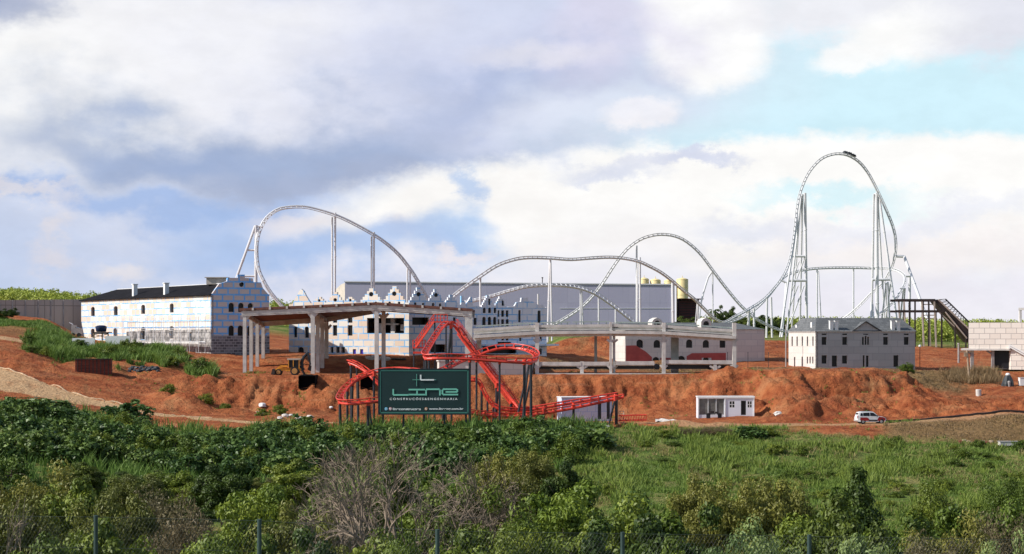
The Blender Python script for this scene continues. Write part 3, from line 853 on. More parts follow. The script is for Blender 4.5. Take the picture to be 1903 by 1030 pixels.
# ------------------------------------------------------------------ big themed building in the middle
def castle():
    C = P(760, 620, 353); Cx = (C.x, C.y)
    l_end = seg(Cx, (-.87, .5), 537); r_end = seg(Cx, (.87, .5), 1016)
    a = Wall(l_end, Cx); b = Wall(Cx, r_end); zb = -4.6
    t = thing('castle_building', (C.x, C.y, zb), 'large unfinished building with stepped gables, pale boards and blue taped seams behind the concrete pergola', 'building')
    g = MB()
    # left, sunlit front
    top = [(537, 566), (543, 565), (551, 551), (556, 541), (560, 537), (564, 541), (569, 551), (577.5, 564)]
    for args in ((593, 562.5, 11, 552, 3), (623, 562.5, 14, 543, 4), (651, 562.5, 11, 552, 3), (690, 562.5, 20, 536, 5), (733, 562.5, 20, 532, 5)): top += stepped(*args)
    top += [(759.9, 562.5)]
    ol = px2uv(a, top); ol[-1] = (a.L, ol[-1][1]); ol = [(0, zb)] + ol + [(a.L, zb)]; ol[1] = (0, ol[1][1])
    wn = [circ(593, 558.6, 2.6), circ(622.7, 557.5, 3.4), circ(650.7, 558, 2.6), circ(689.5, 547, 4.4), circ(732.5, 546, 4.4),
          arch(680, 560.5, 568, 5), arch(698.5, 560.5, 568, 5), arch(724, 560.5, 568, 5), arch(741.5, 560.5, 568, 5),
          rect(618.5, 589, 626.5, 600), rect(646, 588, 655, 600), rect(618.5, 604.5, 626.5, 624), rect(646, 604.5, 655, 624),
          arch(570, 607, 628, 8), arch(549, 607, 627, 6), rect(546, 594, 551, 602), rect(566.5, 594, 574, 602)]
    dr = [rect(614, 645, 619.5, 656), rect(624.5, 645, 631, 656), rect(634, 645, 641, 656), arch(559, 645, 656, 11)]
    bd = [rect(655.5, 649, 661.5, 659), rect(669, 649, 675, 659)]
    big = [rect(682, 591, 751, 619.5)]
    cv = lambda w_, hs: [px2uv(w_, h) for h in hs]
    wn, dr, bd, big = cv(a, wn), cv(a, dr), cv(a, bd), cv(a, big)
    facade(g, a, ol[::-1], wn + dr + bd + big, reveal=.4, back=True)
    # right, shaded front
    top = [(760.1, 562.5)] + stepped(778, 564, 17, 534.5, 5) + stepped(810, 565, 15, 537.5, 5) + stepped(839, 567, 13, 548, 4)
    top += [(857, 566), (857, 550), (862, 550), (863, 560), (866, 566), (870, 560), (874, 552), (877, 552), (879, 568), (893, 570)]
    top += stepped(907, 571, 12, 549, 5) + stepped(930, 572, 11, 551, 5) + [(946, 570), (956, 569), (960, 562), (968, 561), (969, 553.5), (981.5, 553.5), (982, 560), (990, 561), (999, 566), (1010, 567), (1011, 571), (1016, 572)]
    orr = px2uv(b, top); orr[0] = (0, ol[-2][1]); orr[-1] = (b.L, orr[-1][1]); orr = [(0, zb)] + orr + [(b.L, zb)]
    w2 = [circ(778, 547, 4.2), circ(810.5, 548.5, 3.8), arch(772, 562, 570, 4.5), arch(786.5, 563, 571, 4.5), arch(805, 563, 571, 4.5), arch(818, 564, 572, 4.5),
          arch(900, 571.8, 582, 5.5), arch(910, 571.8, 582, 5.5), arch(920, 571.8, 582, 5), arch(899.5, 589, 604.5, 6.5), arch(909.8, 589, 604.5, 6.5), arch(919.5, 589, 604.5, 6),
          rect(924.8, 577, 928.2, 589), rect(931.5, 577, 937, 589), rect(940, 577, 945, 589), rect(924.8, 593.5, 928.2, 606.5), rect(931.5, 593.5, 937, 606.5), rect(940, 593.5, 945.5, 606.5),
          arch(965.5, 576, 599, 4.5), arch(1002, 577, 600, 6), rect(907.5, 555.5, 911.5, 567), rect(932.5, 557, 937, 568.5),
          rect(896, 629, 901, 632), rect(905, 629, 911, 632), rect(915, 629, 921, 632), rect(932, 628, 937, 633), rect(940, 628, 945, 633),
          rect(965, 624, 969, 634), rect(1003, 624, 1007, 634), rect(842, 590, 847, 602), rect(880, 591, 886, 604)]
    d2 = [rect(766, 590, 797, 604), rect(800, 640, 828, 655), rect(897, 643.5, 960, 657), rect(925, 635.5, 950, 641), rect(1002, 648, 1007, 659)]
    w2, d2 = cv(b, w2), cv(b, d2)
    facade(g, b, orr[::-1], w2 + d2, mi=1, reveal=.4, back=True)
    # the body behind
    dp = 13.0; zt = a.uv(760, 566)[1]
    l2 = a.pt(0, 0, dp); r2 = b.pt(b.L, 0, dp); c2 = Vector((C.x, C.y + dp * 1.1, 0))
    fp = [a.pt(0, 0, .2), c2 * 0 + Vector((C.x, C.y + .25, 0)), b.pt(b.L, 0, .2), r2, c2, l2]
    g.face([(p.x, p.y, zt - .5) for p in fp])
    for p, q in ((fp[0], l2), (l2, c2), (c2, r2), (r2, fp[2])): g.face([(p.x, p.y, zb), (q.x, q.y, zb), (q.x, q.y, zt - .3), (p.x, p.y, zt - .3)])
    g.build('wall', [M['panel'], M['panel_c']], t)
    openings(a, wn, t); openings(b, w2, t); openings(a, dr, t, name='door', depth=.38); openings(a, bd, t, name='door', mat='blue_door', depth=.2)
    openings(b, d2, t, name='opening', depth=1.6)
    m = MB(); m.face([a.pt(u, v, 3.2) for u, v in big[0]]); m.face([a.pt(u, v + .0, .39) if i in (0, 1) else a.pt(u, v, 3.2) for i, (u, v) in enumerate([big[0][0], big[0][1], big[0][1], big[0][0]])])
    o = m.build('opening', M['glass'], t)
    m = MB(); u0, u1 = big[0][0][0], big[0][1][0]; v0, v1 = min(v for u, v in big[0]), max(v for u, v in big[0])
    m.box(a.pt(u0 + (u1 - u0) * .22, (v0 + v1) / 2 - .5, 2.2), (1.5, .5, v1 - v0 - 1), a.ax()); m.box(a.pt(u0 + (u1 - u0) * .52, (v0 + v1) / 2, 2.4), (.9, .4, v1 - v0), a.ax())
    m.box(a.pt(u0 + (u1 - u0) * .45, v0 + 1.7, 2.1), ((u1 - u0) * .5, .3, .3), a.ax()); m.box(a.pt(u0 + (u1 - u0) * .8, v0 + 1.1, 2.3), (.9, .6, 1.1), a.ax())
    m.build('inner_frame', M['concrete'], o)
    # pale entrance slabs and string courses
    m = MB(); u0, v0 = b.uv(897, 641.5); u1, _ = b.uv(1016, 641.5); m.box(b.pt((u0 + u1) / 2 + .9, v0, -.6), (u1 - u0 + 2.2, 1.3, .36), b.ax()); m.build('canopy', M['panel_c'], t)
    m = MB()
    for y in (623.5,): 
        u0, v0 = b.uv(895, y); m.box(b.pt((u0 + b.L) / 2, v0, -.05), (b.L - u0, .12, .25), b.ax())
    m.build('string_course', M['white'], t)
    return a, b


CA, CB = castle()


# ------------------------------------------------------------------ grey two storey house (right)
def grey_house():
    A_ = P(1516.5, 620, 344); d = Vector((.98, .2)).normalized()
    e = seg((A_.x, A_.y), d, 1700.5); f = Wall((A_.x, A_.y), e)
    s_end = seg((A_.x, A_.y), (-f.n.x, -f.n.y), 1465.5); s_ = Wall(s_end, (A_.x, A_.y)); zb = -6.9
    t = thing('grey_house', (A_.x, A_.y, zb), 'grey two storey house with hipped shingle roof and paired white chimneys on the dirt terrace', 'building')
    ze = f.uv(1517, 616)[1]; L, D = f.L, s_.L
    fw = [rect(x - 4.6, 626.5, x + 4.6, 641) for x in (1531.7, 1570, 1646, 1684.5)] + [rect(x - 4.6, 620.2, x + 4.6, 622.8) for x in (1531.7, 1570, 1646, 1684.5)]
    fw += [arch(1604, 626, 641, 4), arch(1609, 624, 641, 3.6), arch(1613.6, 626, 641, 3.6), rect(1604, 620.5, 1614, 622.3)]
    fw += [rect(1527, 660.5, 1536.6, 676), rect(1565, 661, 1574.6, 676)]
    fd = [rect(1546, 661, 1556, 681.5), rect(1603.5, 660.5, 1607, 682), rect(1609.5, 661, 1614.5, 682), rect(1660.5, 660.5, 1670, 682)]
    sw = [rect(x - 1.2, 625.5, x + 1.2, 643.5) for x in (1472.2, 1481.4, 1491, 1500.5, 1510.8)] + [rect(x - 1.2, 663, x + 1.2, 676) for x in (1500.5, 1505.5, 1510.5)]
    sd = [rect(1475.5, 663.5, 1478, 682), rect(1489.5, 663, 1492, 682)]
    fw, fd = [px2uv(f, h) for h in fw], [px2uv(f, h) for h in fd]; sw, sd = [px2uv(s_, h) for h in sw], [px2uv(s_, h) for h in sd]
    a = MB()
    pk = f.uv(1608.5, 598.5); gl = f.uv(1585, 613.6); gr = f.uv(1636, 616)
    facade(a, f, [(0, zb), (L, zb), (L, ze), (gr[0], ze), pk, (gl[0], ze), (0, ze)], fw + fd, mi=1)
    facade(a, s_, [(0, zb), (D, zb), (D, ze), (0, ze)], sw + sd)
    p, q, r_ = f.pt(L, 0), f.pt(L, 0, D), f.pt(0, 0, D)
    for i, j in ((p, q), (q, r_)): a.face([(i.x, i.y, zb), (j.x, j.y, zb), (j.x, j.y, ze), (i.x, i.y, ze)])
    a.build('wall', [M['panel_w'], M['panel_g']], t)
    rf = MB(); zr = ze + 2.45; i1, i2 = 1.3, 3.6; o = .22
    e0, e1, e2, e3 = f.pt(-o, ze + .02, -o), f.pt(L + o, ze + .02, -o), f.pt(L + o, ze + .02, D + o), f.pt(-o, ze + .02, D + o)
    k0, k1, k2, k3 = f.pt(i1, zr, i2), f.pt(L - i1, zr, i2), f.pt(L - i1, zr, D - i2), f.pt(i1, zr, D - i2)
    for q in ([e0, e1, k1, k0], [e1, e2, k2, k1], [e2, e3, k3, k2], [e3, e0, k0, k3], [k0, k1, k2, k3]): rf.face(q)
    ro = rf.build('roof', M['roof_grey'], t)
    m = MB(); pkb = f.pt(pk[0], pk[1], 2.8); ga, gb = f.pt(gl[0] - .2, ze + .05, -.25), f.pt(gr[0] + .2, ze + .05, -.25); pf = f.pt(pk[0], pk[1] + .12, -.25)
    m.face([ga, pf, pkb]); m.face([pf, gb, pkb]); m.bar(ga, pf, .1, .16); m.bar(pf, gb, .1, .16); m.build('gable_roof', M['roof_grey'], ro)
    m = MB()
    for u_a, u_b, wv in ((0, L, -.06),): m.bar(f.pt(u_a, ze - .06, wv), f.pt(u_b, ze - .06, wv), .16, .14)
    m.bar(s_.pt(0, ze - .06, -.06), s_.pt(D, ze - .06, -.06), .16, .14); m.build('eaves_board', M['concrete'], t)
    for cx in (1546, 1555.5, 1660.5, 1670.5):
        u, v0 = f.uv(cx, 616.5); v1 = f.uv(cx, 597)[1]; c = MB(); c.box(f.pt(u, (v0 + v1) / 2, .42), (.62, .62, v1 - v0), f.ax()); c.box(f.pt(u, v1 + .05, .42), (.74, .74, .1), f.ax()); c.build('chimney', M['white'], t)
    for cx, y0, y1 in ((1477.5, 604, 616), (1505.5, 599, 615)):
        u, v0 = s_.uv(cx, y1); v1 = s_.uv(cx, y0)[1]; c = MB(); c.box(s_.pt(u, (v0 + v1) / 2, .5), (.7, .6, v1 - v0), s_.ax()); c.build('chimney', M['white'], t)
    openings(f, fw, t, depth=.3); openings(s_, sw, t, depth=.3); openings(f, fd, t, name='door', depth=.32); openings(s_, sd, t, name='door', depth=.32)
    return f


GH = grey_house()


# ------------------------------------------------------------------ low house with red primer behind the deck
def low_house():
    a0 = P(1162.5, 620, 366); b0 = P(1372, 620, 369); e = P(1421, 620, 374)
    f = Wall((a0.x, a0.y), (e.x, e.y)); L = f.L; zb = -6.3; D = 9.0
    t = thing('low_house', (a0.x, a0.y, zb), 'low pale house with dark roof, round dormers and red primed patches behind the concrete deck', 'building')
    ze = f.uv(1300, 612.5)[1]
    wn = [arch(1189, 631, 646.5, 12.5, 10), arch(1221, 632, 646.5, 12.5, 10), arch(1281, 631, 646.5, 12, 10), arch(1312, 632, 646.5, 12, 10), rect(1337.5, 633, 1348.5, 646.5), circ(1219, 670, 6.4), arch(1266, 661.5, 671, 15), arch(1312, 663.5, 671, 11)]
    wn = [px2uv(f, h) for h in wn]
    a = MB(); facade(a, f, [(0, zb), (L, zb), (L, ze), (0, ze)], wn)
    p, q, r_ = f.pt(L, 0), f.pt(L, 0, D), f.pt(0, 0, D)
    for i, j in ((p, q), (q, r_), (r_, f.pt(0, 0))): a.face([(i.x, i.y, zb), (j.x, j.y, zb), (j.x, j.y, ze), (i.x, i.y, ze)])
    a.build('wall', M['panel_w'], t)
    zr = ze + 1.35; rf = MB(); o = .25
    e0, e1, e2, e3 = f.pt(-o, ze + .02, -o), f.pt(L + o, ze + .02, -o), f.pt(L + o, ze + .02, D + o), f.pt(-o, ze + .02, D + o)
    k0, k1 = f.pt(0, zr, D / 2), f.pt(L - 4.5, zr, D / 2)
    for q in ([e0, e1, k1, k0], [e1, e2, k1], [e2, e3, k0, k1], [e3, e0, k0]): rf.face(q)
    ro = rf.build('roof', M['roof_grey'], t)
    for cx, cy in ((1221, 601.5), (1312, 602.5)):
        m = MB(); h = [(cx - 9.5, 613), (cx - 9.5, 598), (cx - 6.5, 593.5), (cx, 590.5), (cx + 6.5, 593.5), (cx + 9.5, 598), (cx + 9.5, 613)]
        hole = px2uv(f, circ(cx, cy, 5.6, 18)); facade(m, f, px2uv(f, h), [hole], reveal=.4, thick=2.4, off=-.15)
        d = m.build('dormer', M['panel_w'], ro)
        g = MB(); g.face([f.pt(u, v, .24) for u, v in hole]); g.build('window', M['glass'], d)
    m = MB()
    for pl in ([(1163.2, 642.5), (1181, 642), (1200, 653.5), (1211.5, 664), (1211, 676), (1163.2, 676)], [(1276, 662), (1286, 656.5), (1349, 656), (1349, 674), (1322, 675), (1322, 665), (1304, 665), (1304, 674), (1276, 673)], [(1227, 665), (1255, 665), (1255, 669), (1227, 669)]):
        facade(m, f, px2uv(f, pl)[::-1], [], thick=.03, off=-.03)
    m.build('red_primer', M['red_paint'], t)
    openings(f, wn, t, depth=.36)


low_house()


# ------------------------------------------------------------------ warehouse, tanks, clad block, far away
def warehouse():
    A_ = P(641, 620, 566); B_ = P(1253, 620, 560); f = Wall((A_.x, A_.y), (B_.x, B_.y)); zb = -5.0
    t = thing('warehouse', (A_.x, A_.y, zb), 'huge windowless lilac grey warehouse behind the white roller coaster', 'building')
    zt0, zt1 = f.uv(641, 524)[1], f.uv(1253, 529.5)[1]
    L = f.L; a = MB(); facade(a, f, [(0, zb), (L, zb), (L, zt1), (0, zt0)], [], thick=.5)
    dp = 60; q = [f.pt(0, 0, .5), f.pt(0, 0, dp), f.pt(L, 0, dp), f.pt(L, 0, .5)]
    a.face([(q[0].x, q[0].y, zt0 - .4), (q[3].x, q[3].y, zt1 - .4), (q[2].x, q[2].y, zt1 - .4), (q[1].x, q[1].y, zt0 - .4)])
    for i, j, z in ((1, 2, zt0), (2, 3, zt1)): a.face([(q[i].x, q[i].y, zb), (q[j].x, q[j].y, zb), (q[j].x, q[j].y, z - .4), (q[i].x, q[i].y, z - .4)])
    a.build('wall', M['cladding'], t)
    # the gabled sunlit end
    e = seg((A_.x, A_.y), (-.35, 1), 623); g = Wall(e, (A_.x, A_.y)); m = MB()
    facade(m, g, [(0, zb), (g.L, zb), (g.L, zt0 - .3), (g.L * .55, zt0 - .7), (0, zt0 - 2.2)], [], thick=.3); m.build('end_wall', M['beige'], t)
    m = MB(); m.bar(f.pt(-.2, zt0 + .1, -.1), f.pt(L, zt1 + .1, -.1), .35, .3)
    m.bar(f.pt(L - .4, zb, -.12), f.pt(L - .4, zt1, -.12), .22, 1.1, Vector((1, 0, 0)))
    m.build('trim', M['lilac_trim'], t)
    m = MB(); u, v = f.uv(1165, 581.5); u0 = f.uv(640, 590)[0]; m.bar(f.pt(f.uv(1040, 590)[0], f.uv(1040, 573)[1], -.08), f.pt(L - .9, f.uv(1250, 573)[1], -.08), .06, .18); m.build('rail', M['lilac_trim'], t)
    p = P(1008, 527, 565); m = MB(); m.tube([p, p + Vector((0, 0, 1.6))], .12, 6); m.box(p + Vector((0, 0, 1.7)), (.5, .4, .3)); m.build('roof_vent', M['steel_b'], t)


warehouse()
TANKS = ((1197, 517, 9, 'first of the cream tanks above the warehouse, half hidden by the white columns'), (1218, 519, 10, 'short cream tank above the warehouse roof, just right of the tall white columns'), (1243, 520, 9, 'cream tank crossed by the falling white track above the warehouse corner'), (1268, 517.5, 11, 'tallest looking cream storage tank beside the end of the warehouse'))
for cx, y, hw, lab in TANKS:
    D = 645.0; p = P(cx, y, D); r = hw / F * D; zb = -4.0; c = MB(); h = p.z - zb
    t = thing('storage_tank', (p.x, p.y, zb), lab, 'tank', 'cream storage tanks behind the warehouse')
    c.lathe((p.x, p.y, zb), [(r, 0), (r, h - .5), (r * .9, h - .2), (r * .3, h + .15), (.05, h + .2)], 24); c.build('shell', M['silo'], t, smooth=True)
    k = MB()
    for i in range(4):
        z = zb + h - .5 - 2.6 * i; k.lathe((p.x, p.y, z), [(r + .04, 0), (r + .04, .12)], 24)
    k.tube([(p.x, p.y, zb + h), (p.x, p.y, zb + h + .9)], .1, 6); k.build('hoop', M['silo'], t)
c0 = P(1262, 556, 585); c1 = P(1299, 589, 585); t = thing('clad_shed', (c0.x, 585, -4), 'dark brown ribbed shed at the end of the lilac warehouse', 'building')
m = MB(); m.box(((c0.x + c1.x) / 2, 589, (c0.z - 4) / 2), (c1.x - c0.x, 8, c0.z + 4)); m.build('wall', M['clad_brown'], t)
m = MB()
for i in range(7): m.bar((c0.x - .1, 584.93, c0.z - .5 - i * .8), (c1.x + .05, 584.93, c0.z - .5 - i * .8), .16, .22)
m.build('rib', M['steel_b'], t)
m = MB(); m.bar((c0.x - .2, 587, c0.z + .1), (c1.x + 1.2, 587, c0.z + .02), 9, .2); m.build('roof', M['clad_brown'], t)


# ------------------------------------------------------------------ block building at the right edge
def block_building():
    a0 = P(1800, 620, 352); e = seg((a0.x, a0.y), (1, -.32), 2010); f = Wall((a0.x, a0.y), e); L = f.L; zb = -6.6
    t = thing('block_building', (a0.x, a0.y, zb), 'pale large block building on columns with an open dark ground floor at the photo edge', 'building')
    zt = f.uv(1805, 599.5)[1]; zs = f.uv(1805, 648)[1]; u_r = f.uv(1878.5, 650)[0]
    a = MB(); facade(a, f, [(0, zs), (L, zs), (L, zt), (0, zt)], [])
    facade(a, f, [(u_r, zb), (L, zb), (L, zs), (u_r, zs)], [])
    q = [f.pt(0, 0), f.pt(0, 0, 14) + Vector((4.1, 0, 0)), f.pt(L, 0, 14), f.pt(L, 0)]
    for i, j, z in ((0, 1, zs), (1, 2, zs), (2, 3, zb)): a.face([(q[i].x, q[i].y, z), (q[j].x, q[j].y, z), (q[j].x, q[j].y, zt), (q[i].x, q[i].y, zt)])
    a.face([(p.x, p.y, zt - .25) for p in q])
    ur = f.pt(u_r, 0); a.face([(ur.x, ur.y, zb), (ur.x, ur.y + 8, zb), (ur.x, ur.y + 8, zs), (ur.x, ur.y, zs)])
    a.build('wall', M['block'], t)
    m = MB(); u0 = f.uv(1786, 648)[0]; m.box(f.pt((u0 + u_r) / 2, zs - .16, 3.4), (u_r - u0, 7.6, .34), f.ax()); m.build('floor_slab', M['concrete'], t)
    for px, w_ in ((1806, .55), (1844.5, .5)):
        u, _ = f.uv(px, 660); m = MB(); p, q2 = f.pt(u, zb, .6), f.pt(u, zs - .33, .6); m.bar(p, q2, .5, w_, Vector((1, 0, 0)))
        m.bar(f.pt(u, zs - 1.0, .6), f.pt(u - 1.1, zs - .42, .6), .35, .35); m.build('column', M['concrete_d'], t)
    m = MB(); ua, ub = f.uv(1846.5, 650)[0], u_r - .02; m.box(f.pt((ua + ub) / 2, (zb + zs) / 2, 1.3), (ub - ua, .3, zs - zb - .4), f.ax()); m.build('inner_wall', M['glass'], t)  # near-black sheet painting the shade inside the open ground floor
    m = MB(); 
    for (x0, y0, x1, y1) in ((1877, 645, 1906, 661), (1877, 641.5, 1906, 657)):
        ua, va = f.uv(x0, y0); ub, vb = f.uv(x1, y1); m.bar(f.pt(ua, va, -.5), f.pt(ub, vb, -.5), .16, .22)
    m.box(f.pt(f.uv(1876, 645)[0], f.uv(1876, 645)[1], -.3), (.28, .5, .7), f.ax()); m.build('stair_rail', M['white'], t)
    m = MB()
    for px, ww in ((1894, 5),):
        u, v0 = f.uv(px, 599); v1 = f.uv(px, 576)[1]; m.bar(f.pt(u, v0 - .3, 4), f.pt(u, v1, 4), .5, .45, Vector((1, 0, 0)))
        m.bar(f.pt(u - .3, v1 + .2, 4), f.pt(L, v1 + .25, 4), .6, .45)
    m.build('roof_frame', M['concrete'], t)
    return f


BB = block_building()
# ------------------------------------------------------------------ concrete pergola with brown sloping roof
def pergola():
    t = thing('concrete_pergola', tuple(G(700, 322)), 'open concrete frame with brown sloping roof on tall columns before the gabled building', 'pergola')
    xs = {455: 578, 581.5: 570, 700: 565.5, 871: 576}
    X = lambda px: (px - CX) / F * 325.0
    Zf = lambda py: (HY - py) / F * 325.0
    ztop = {455: 577, 581.5: 571, 700: 565.5, 871: 577.5}      # top of the front beam at each column
    rows = [(0, 0), (8, -.55), (16, -1.1), (24, -1.65)]        # the left bay falls to the back
    fall = {455: 1.0, 581.5: .85, 700: .0, 871: .0}
    keys = [455, 581.5, 700, 871]
    for px in keys:
        for dy, dz in rows:
            if px == 871 and dy > 0 or px == 700 and dy > 8: continue
            dz = dz * fall[px]
            x = X(px) if px != 700 or dy == 0 else X(px) + dy * .08
            D = 325 + dy; gzv = gz(CX + F * x / D, D) - .3
            top = Zf(ztop[px]) + dz - (0.05 if dy == 0 else .75)
            m = MB(); wd = 1.0 if px == 871 else .62
            wid = 1.25 if px == 871 else (.58 if px == 455 else .68)
            m.bar((x, D, gzv), (x, D, top), .7, wid, Vector((1, 0, 0)))
            # haunch under the beam
            m.bar((x, D, top - 1.7), (x - .02 + (.85 if px != 871 else -.85), D, top - .75), .5, .45)
            if px == 581.5 or px == 700: m.bar((x, D, top - 1.9), (x - .75, D, top - .9), .5, .45)
            m.build('column', M['concrete'], t)
    for dy, dz in rows[:1] + rows[-1:]:
        m = MB()
        for k in range(3):
            p = Vector((X(keys[k]) - (.5 if k == 0 else 0), 325 + dy - (.06 if dy == 0 else 0), Zf(ztop[keys[k]]) - .45 + dz * fall[keys[k]])); q = Vector((X(keys[k + 1]) + (.55 if k == 2 else 0), p.y, Zf(ztop[keys[k + 1]]) - .45 + dz * fall[keys[k + 1]]))
            m.bar(p, q, .78, .62); m.bar(p + Vector((0, -.1, -.42)), q + Vector((0, -.1, -.42)), .5, .28)
        m.build('beam', M['concrete'], t)
    m = MB()
    for k in range(4):
        for j in range(3):
            x = X(keys[k]); fl = fall[keys[k]]; a_, b_ = [(r_[0], r_[1] * fl) for r_ in (rows[j], rows[j + 1])]
            m.bar((x, 325 + a_[0] + .4, Zf(ztop[keys[k]]) - .7 + a_[1]), (x, 325 + b_[0], Zf(ztop[keys[k]]) - .7 + b_[1]), .45, .55)
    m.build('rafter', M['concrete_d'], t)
    # roof sheet with its own thickness
    r = MB()
    for k in range(3):
        a_, b_ = keys[k], keys[k + 1]
        x0, x1 = X(a_) - (.9 if k == 0 else 0), X(b_) + (.6 if k == 2 else 0); z0, z1 = Zf(ztop[a_]) - .08, Zf(ztop[b_]) - .08
        f0, f1, g0, g1 = Vector((x0, 324.4, z0)), Vector((x1, 324.4, z1)), Vector((x0, 350, z0 - 1.7 * fall[a_])), Vector((x1, 350, z1 - 1.7 * fall[b_])); up = Vector((0, 0, .42))
        r.face([f0, f1, f1 + up, f0 + up]); r.face([f0 + up, f1 + up, g1 + up, g0 + up]); r.face([g0, g1, f1, f0]); r.face([g1, g0, g0 + up, g1 + up])
        if k == 0: r.face([g0, f0, f0 + up, g0 + up])
        if k == 2: r.face([f1, g1, g1 + up, f1 + up])
    ro = r.build('roof', M['tile_brown'], t)
    m = MB()
    for k in range(3):
        a_, b_ = keys[k], keys[k + 1]; n = int((X(b_) - X(a_)) / 2.7)
        for i in range(n):
            f_ = (i + .5) / n; x = X(a_) + (X(b_) - X(a_)) * f_; z = Zf(ztop[a_]) + (Zf(ztop[b_]) - Zf(ztop[a_])) * f_
            m.box((x, 324.36, z + .15), (.34, .22, .46))
    m.build('bracket', M['concrete'], ro)


pergola()


# ------------------------------------------------------------------ two storey concrete deck on the right
def deck():
    D0 = 322.0; X = lambda px: (px - CX) / F * D0; Z = lambda py: (HY - py) / F * D0
    t = thing('concrete_deck', (X(1130), D0, Z(697)), 'long two level precast concrete deck on columns above the dirt bank', 'deck')
    # upper deck: two parallel edge beams and slab
    tops = [(880, 610.5), (998, 603.5), (1138, 602), (1233, 603.5), (1367, 612)]
    for dy, nm in ((0, 'upper_beam'), (9.0, 'upper_beam')):
        m = MB()
        for (p0, y0), (p1, y1) in zip(tops[:-1], tops[1:]):
            k = 1.0 if dy == 0 else (D0 + dy) / D0
            a_ = Vector((X(p0) * k, D0 + dy, Z(y0 + 3) * 1)); b_ = Vector((X(p1) * k, D0 + dy, Z(y1 + 3)))
            m.bar(a_, b_, .42, .42); dn = Vector((0, .5, -.50)); m.bar(a_ + dn, b_ + dn, .2, .62); dn = Vector((0, -.05, -.62)); m.bar(a_ + dn, b_ + dn, .3, .14)
            dn = Vector((0, -.30, -1.12)); m.bar(a_ + dn, b_ + dn, .75, .5); dn = Vector((0, .35, -1.58)); m.bar(a_ + dn, b_ + dn, .45, .42)
        m.build(nm, M['concrete'], t)
    m = MB()
    for (p0, y0), (p1, y1) in zip(tops[:-1], tops[1:]):
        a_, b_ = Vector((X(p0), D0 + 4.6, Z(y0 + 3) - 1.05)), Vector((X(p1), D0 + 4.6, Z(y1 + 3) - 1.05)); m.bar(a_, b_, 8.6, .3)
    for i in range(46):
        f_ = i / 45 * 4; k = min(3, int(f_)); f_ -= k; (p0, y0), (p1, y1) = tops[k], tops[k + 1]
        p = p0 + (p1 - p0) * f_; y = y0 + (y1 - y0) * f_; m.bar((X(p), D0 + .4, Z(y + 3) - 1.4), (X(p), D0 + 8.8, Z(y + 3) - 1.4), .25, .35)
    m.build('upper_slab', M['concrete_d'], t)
    m = MB()
    for p0, y0, p1, y1 in ((884, 606.5, 995, 600.5), (1004, 599.8, 1060, 598.4), (1064, 598.6, 1134, 597.8), (1146, 598.8, 1228, 600.2), (1240, 602, 1300, 605), (1303, 605.5, 1360, 609.5)):
        m.bar((X(p0), D0 + .5, Z(y0)), (X(p1), D0 + .5, Z(y1)), .5, .2)
        for i in range(5):
            f_ = (i + .5) / 5; m.box((X(p0 + (p1 - p0) * f_), D0 + .5, Z(y0 + (y1 - y0) * f_) - .28), (.16, .2, .45))
    m.build('cable_tray', plain('grey_green_steel', (.33, .38, .36), .5, .15, .6), t)
    # columns
    for px, w_, y0, dy in ((998, 7, 600, 0), (1135, 4.5, 599, 0), (1141, 5, 599, .9), (1233.5, 6.5, 600, 0), (1364.5, 7, 600, 0), (1254, 14, 622, 8.6), (1107, 5, 622, 8.6), (890, 9, 628, 8.6)):
        x = X(px) * (D0 + dy) / D0; D = D0 + dy; zt = Z(y0) if dy < 5 else Z(y0); gb = gz(px, D) - .5
        m = MB(); wd = w_ / F * D; m.bar((x, D, gb), (x, D, zt), .6, wd, Vector((1, 0, 0)))
        for s_ in (-1, 1):
            if dy < 5: m.bar((x, D, Z(634) - .25), (x + s_ * .62, D, Z(631)), .42, .34); m.bar((x, D, Z(684) - .15), (x + s_ * .6, D, Z(679)), .42, .32)
        m.build('column', M['concrete'], t)
    # lower level
    for p0, y0, p1, y1 in ((1001, 676, 1080, 676.5), (1084, 676, 1132, 676), (1144, 675, 1216, 675), (1236, 672.5, 1361, 673.5)):
        m = MB(); m.bar((X(p0), D0 + .1, Z(y0)), (X(p1), D0 + .1, Z(y1)), .55, .62); m.bar((X(p0), D0 + 3.2, Z(y0) - .32), (X(p1), D0 + 3.2, Z(y1) - .32), 5.6, .3); m.build('lower_beam', M['concrete'], t)
    for px in (1081.5, 1329):
        m = MB(); x = X(px); gb = gz(px, D0) - .5; m.bar((x, D0 + .12, gb), (x, D0 + .12, Z(672)), .5, .58, Vector((1, 0, 0)))
        for s_ in (-1, 1): m.bar((x, D0 + .12, Z(686)), (x + s_ * .9, D0 + .12, Z(680)), .4, .36)
        m.build('short_column', M['concrete'], t)
    m = MB(); m.bar((X(997), D0 - .25, Z(696)), (X(1369), D0 - .25, Z(696.3)), .9, .42); m.build('ground_beam', M['concrete'], t)
    for p0, p1 in ((1003, 1079), (1085, 1130), (1146, 1216), (1240, 1326), (1333, 1359)):
        m = MB(); m.bar((X(p0), D0 + 1.6, Z(682)), (X(p1), D0 + 1.6, Z(682)), .5, .75); m.build('dark_girder', M['steel_d'], t)  # dark bars added to stand for the deep shade under the lower deck
    for px in (1031, 1131, 1222, 1243, 1321, 1355):
        c = Vector((X(px), D0 + 2.2, Z(682))); m = MB(); m.tube([c + Vector((0, -.9, 0)), c + Vector((0, .9, 0))], .5, 12); m.build('drain_pipe', M['steel_d'], t)
    # low block wall of the left end
    a_ = P(816, 672, 318); b_ = P(985, 672, 321); tt = thing('plinth_wall', tuple(G(900, 318)), 'plain pale concrete plinth wall behind the dark green sign and red track', 'wall')
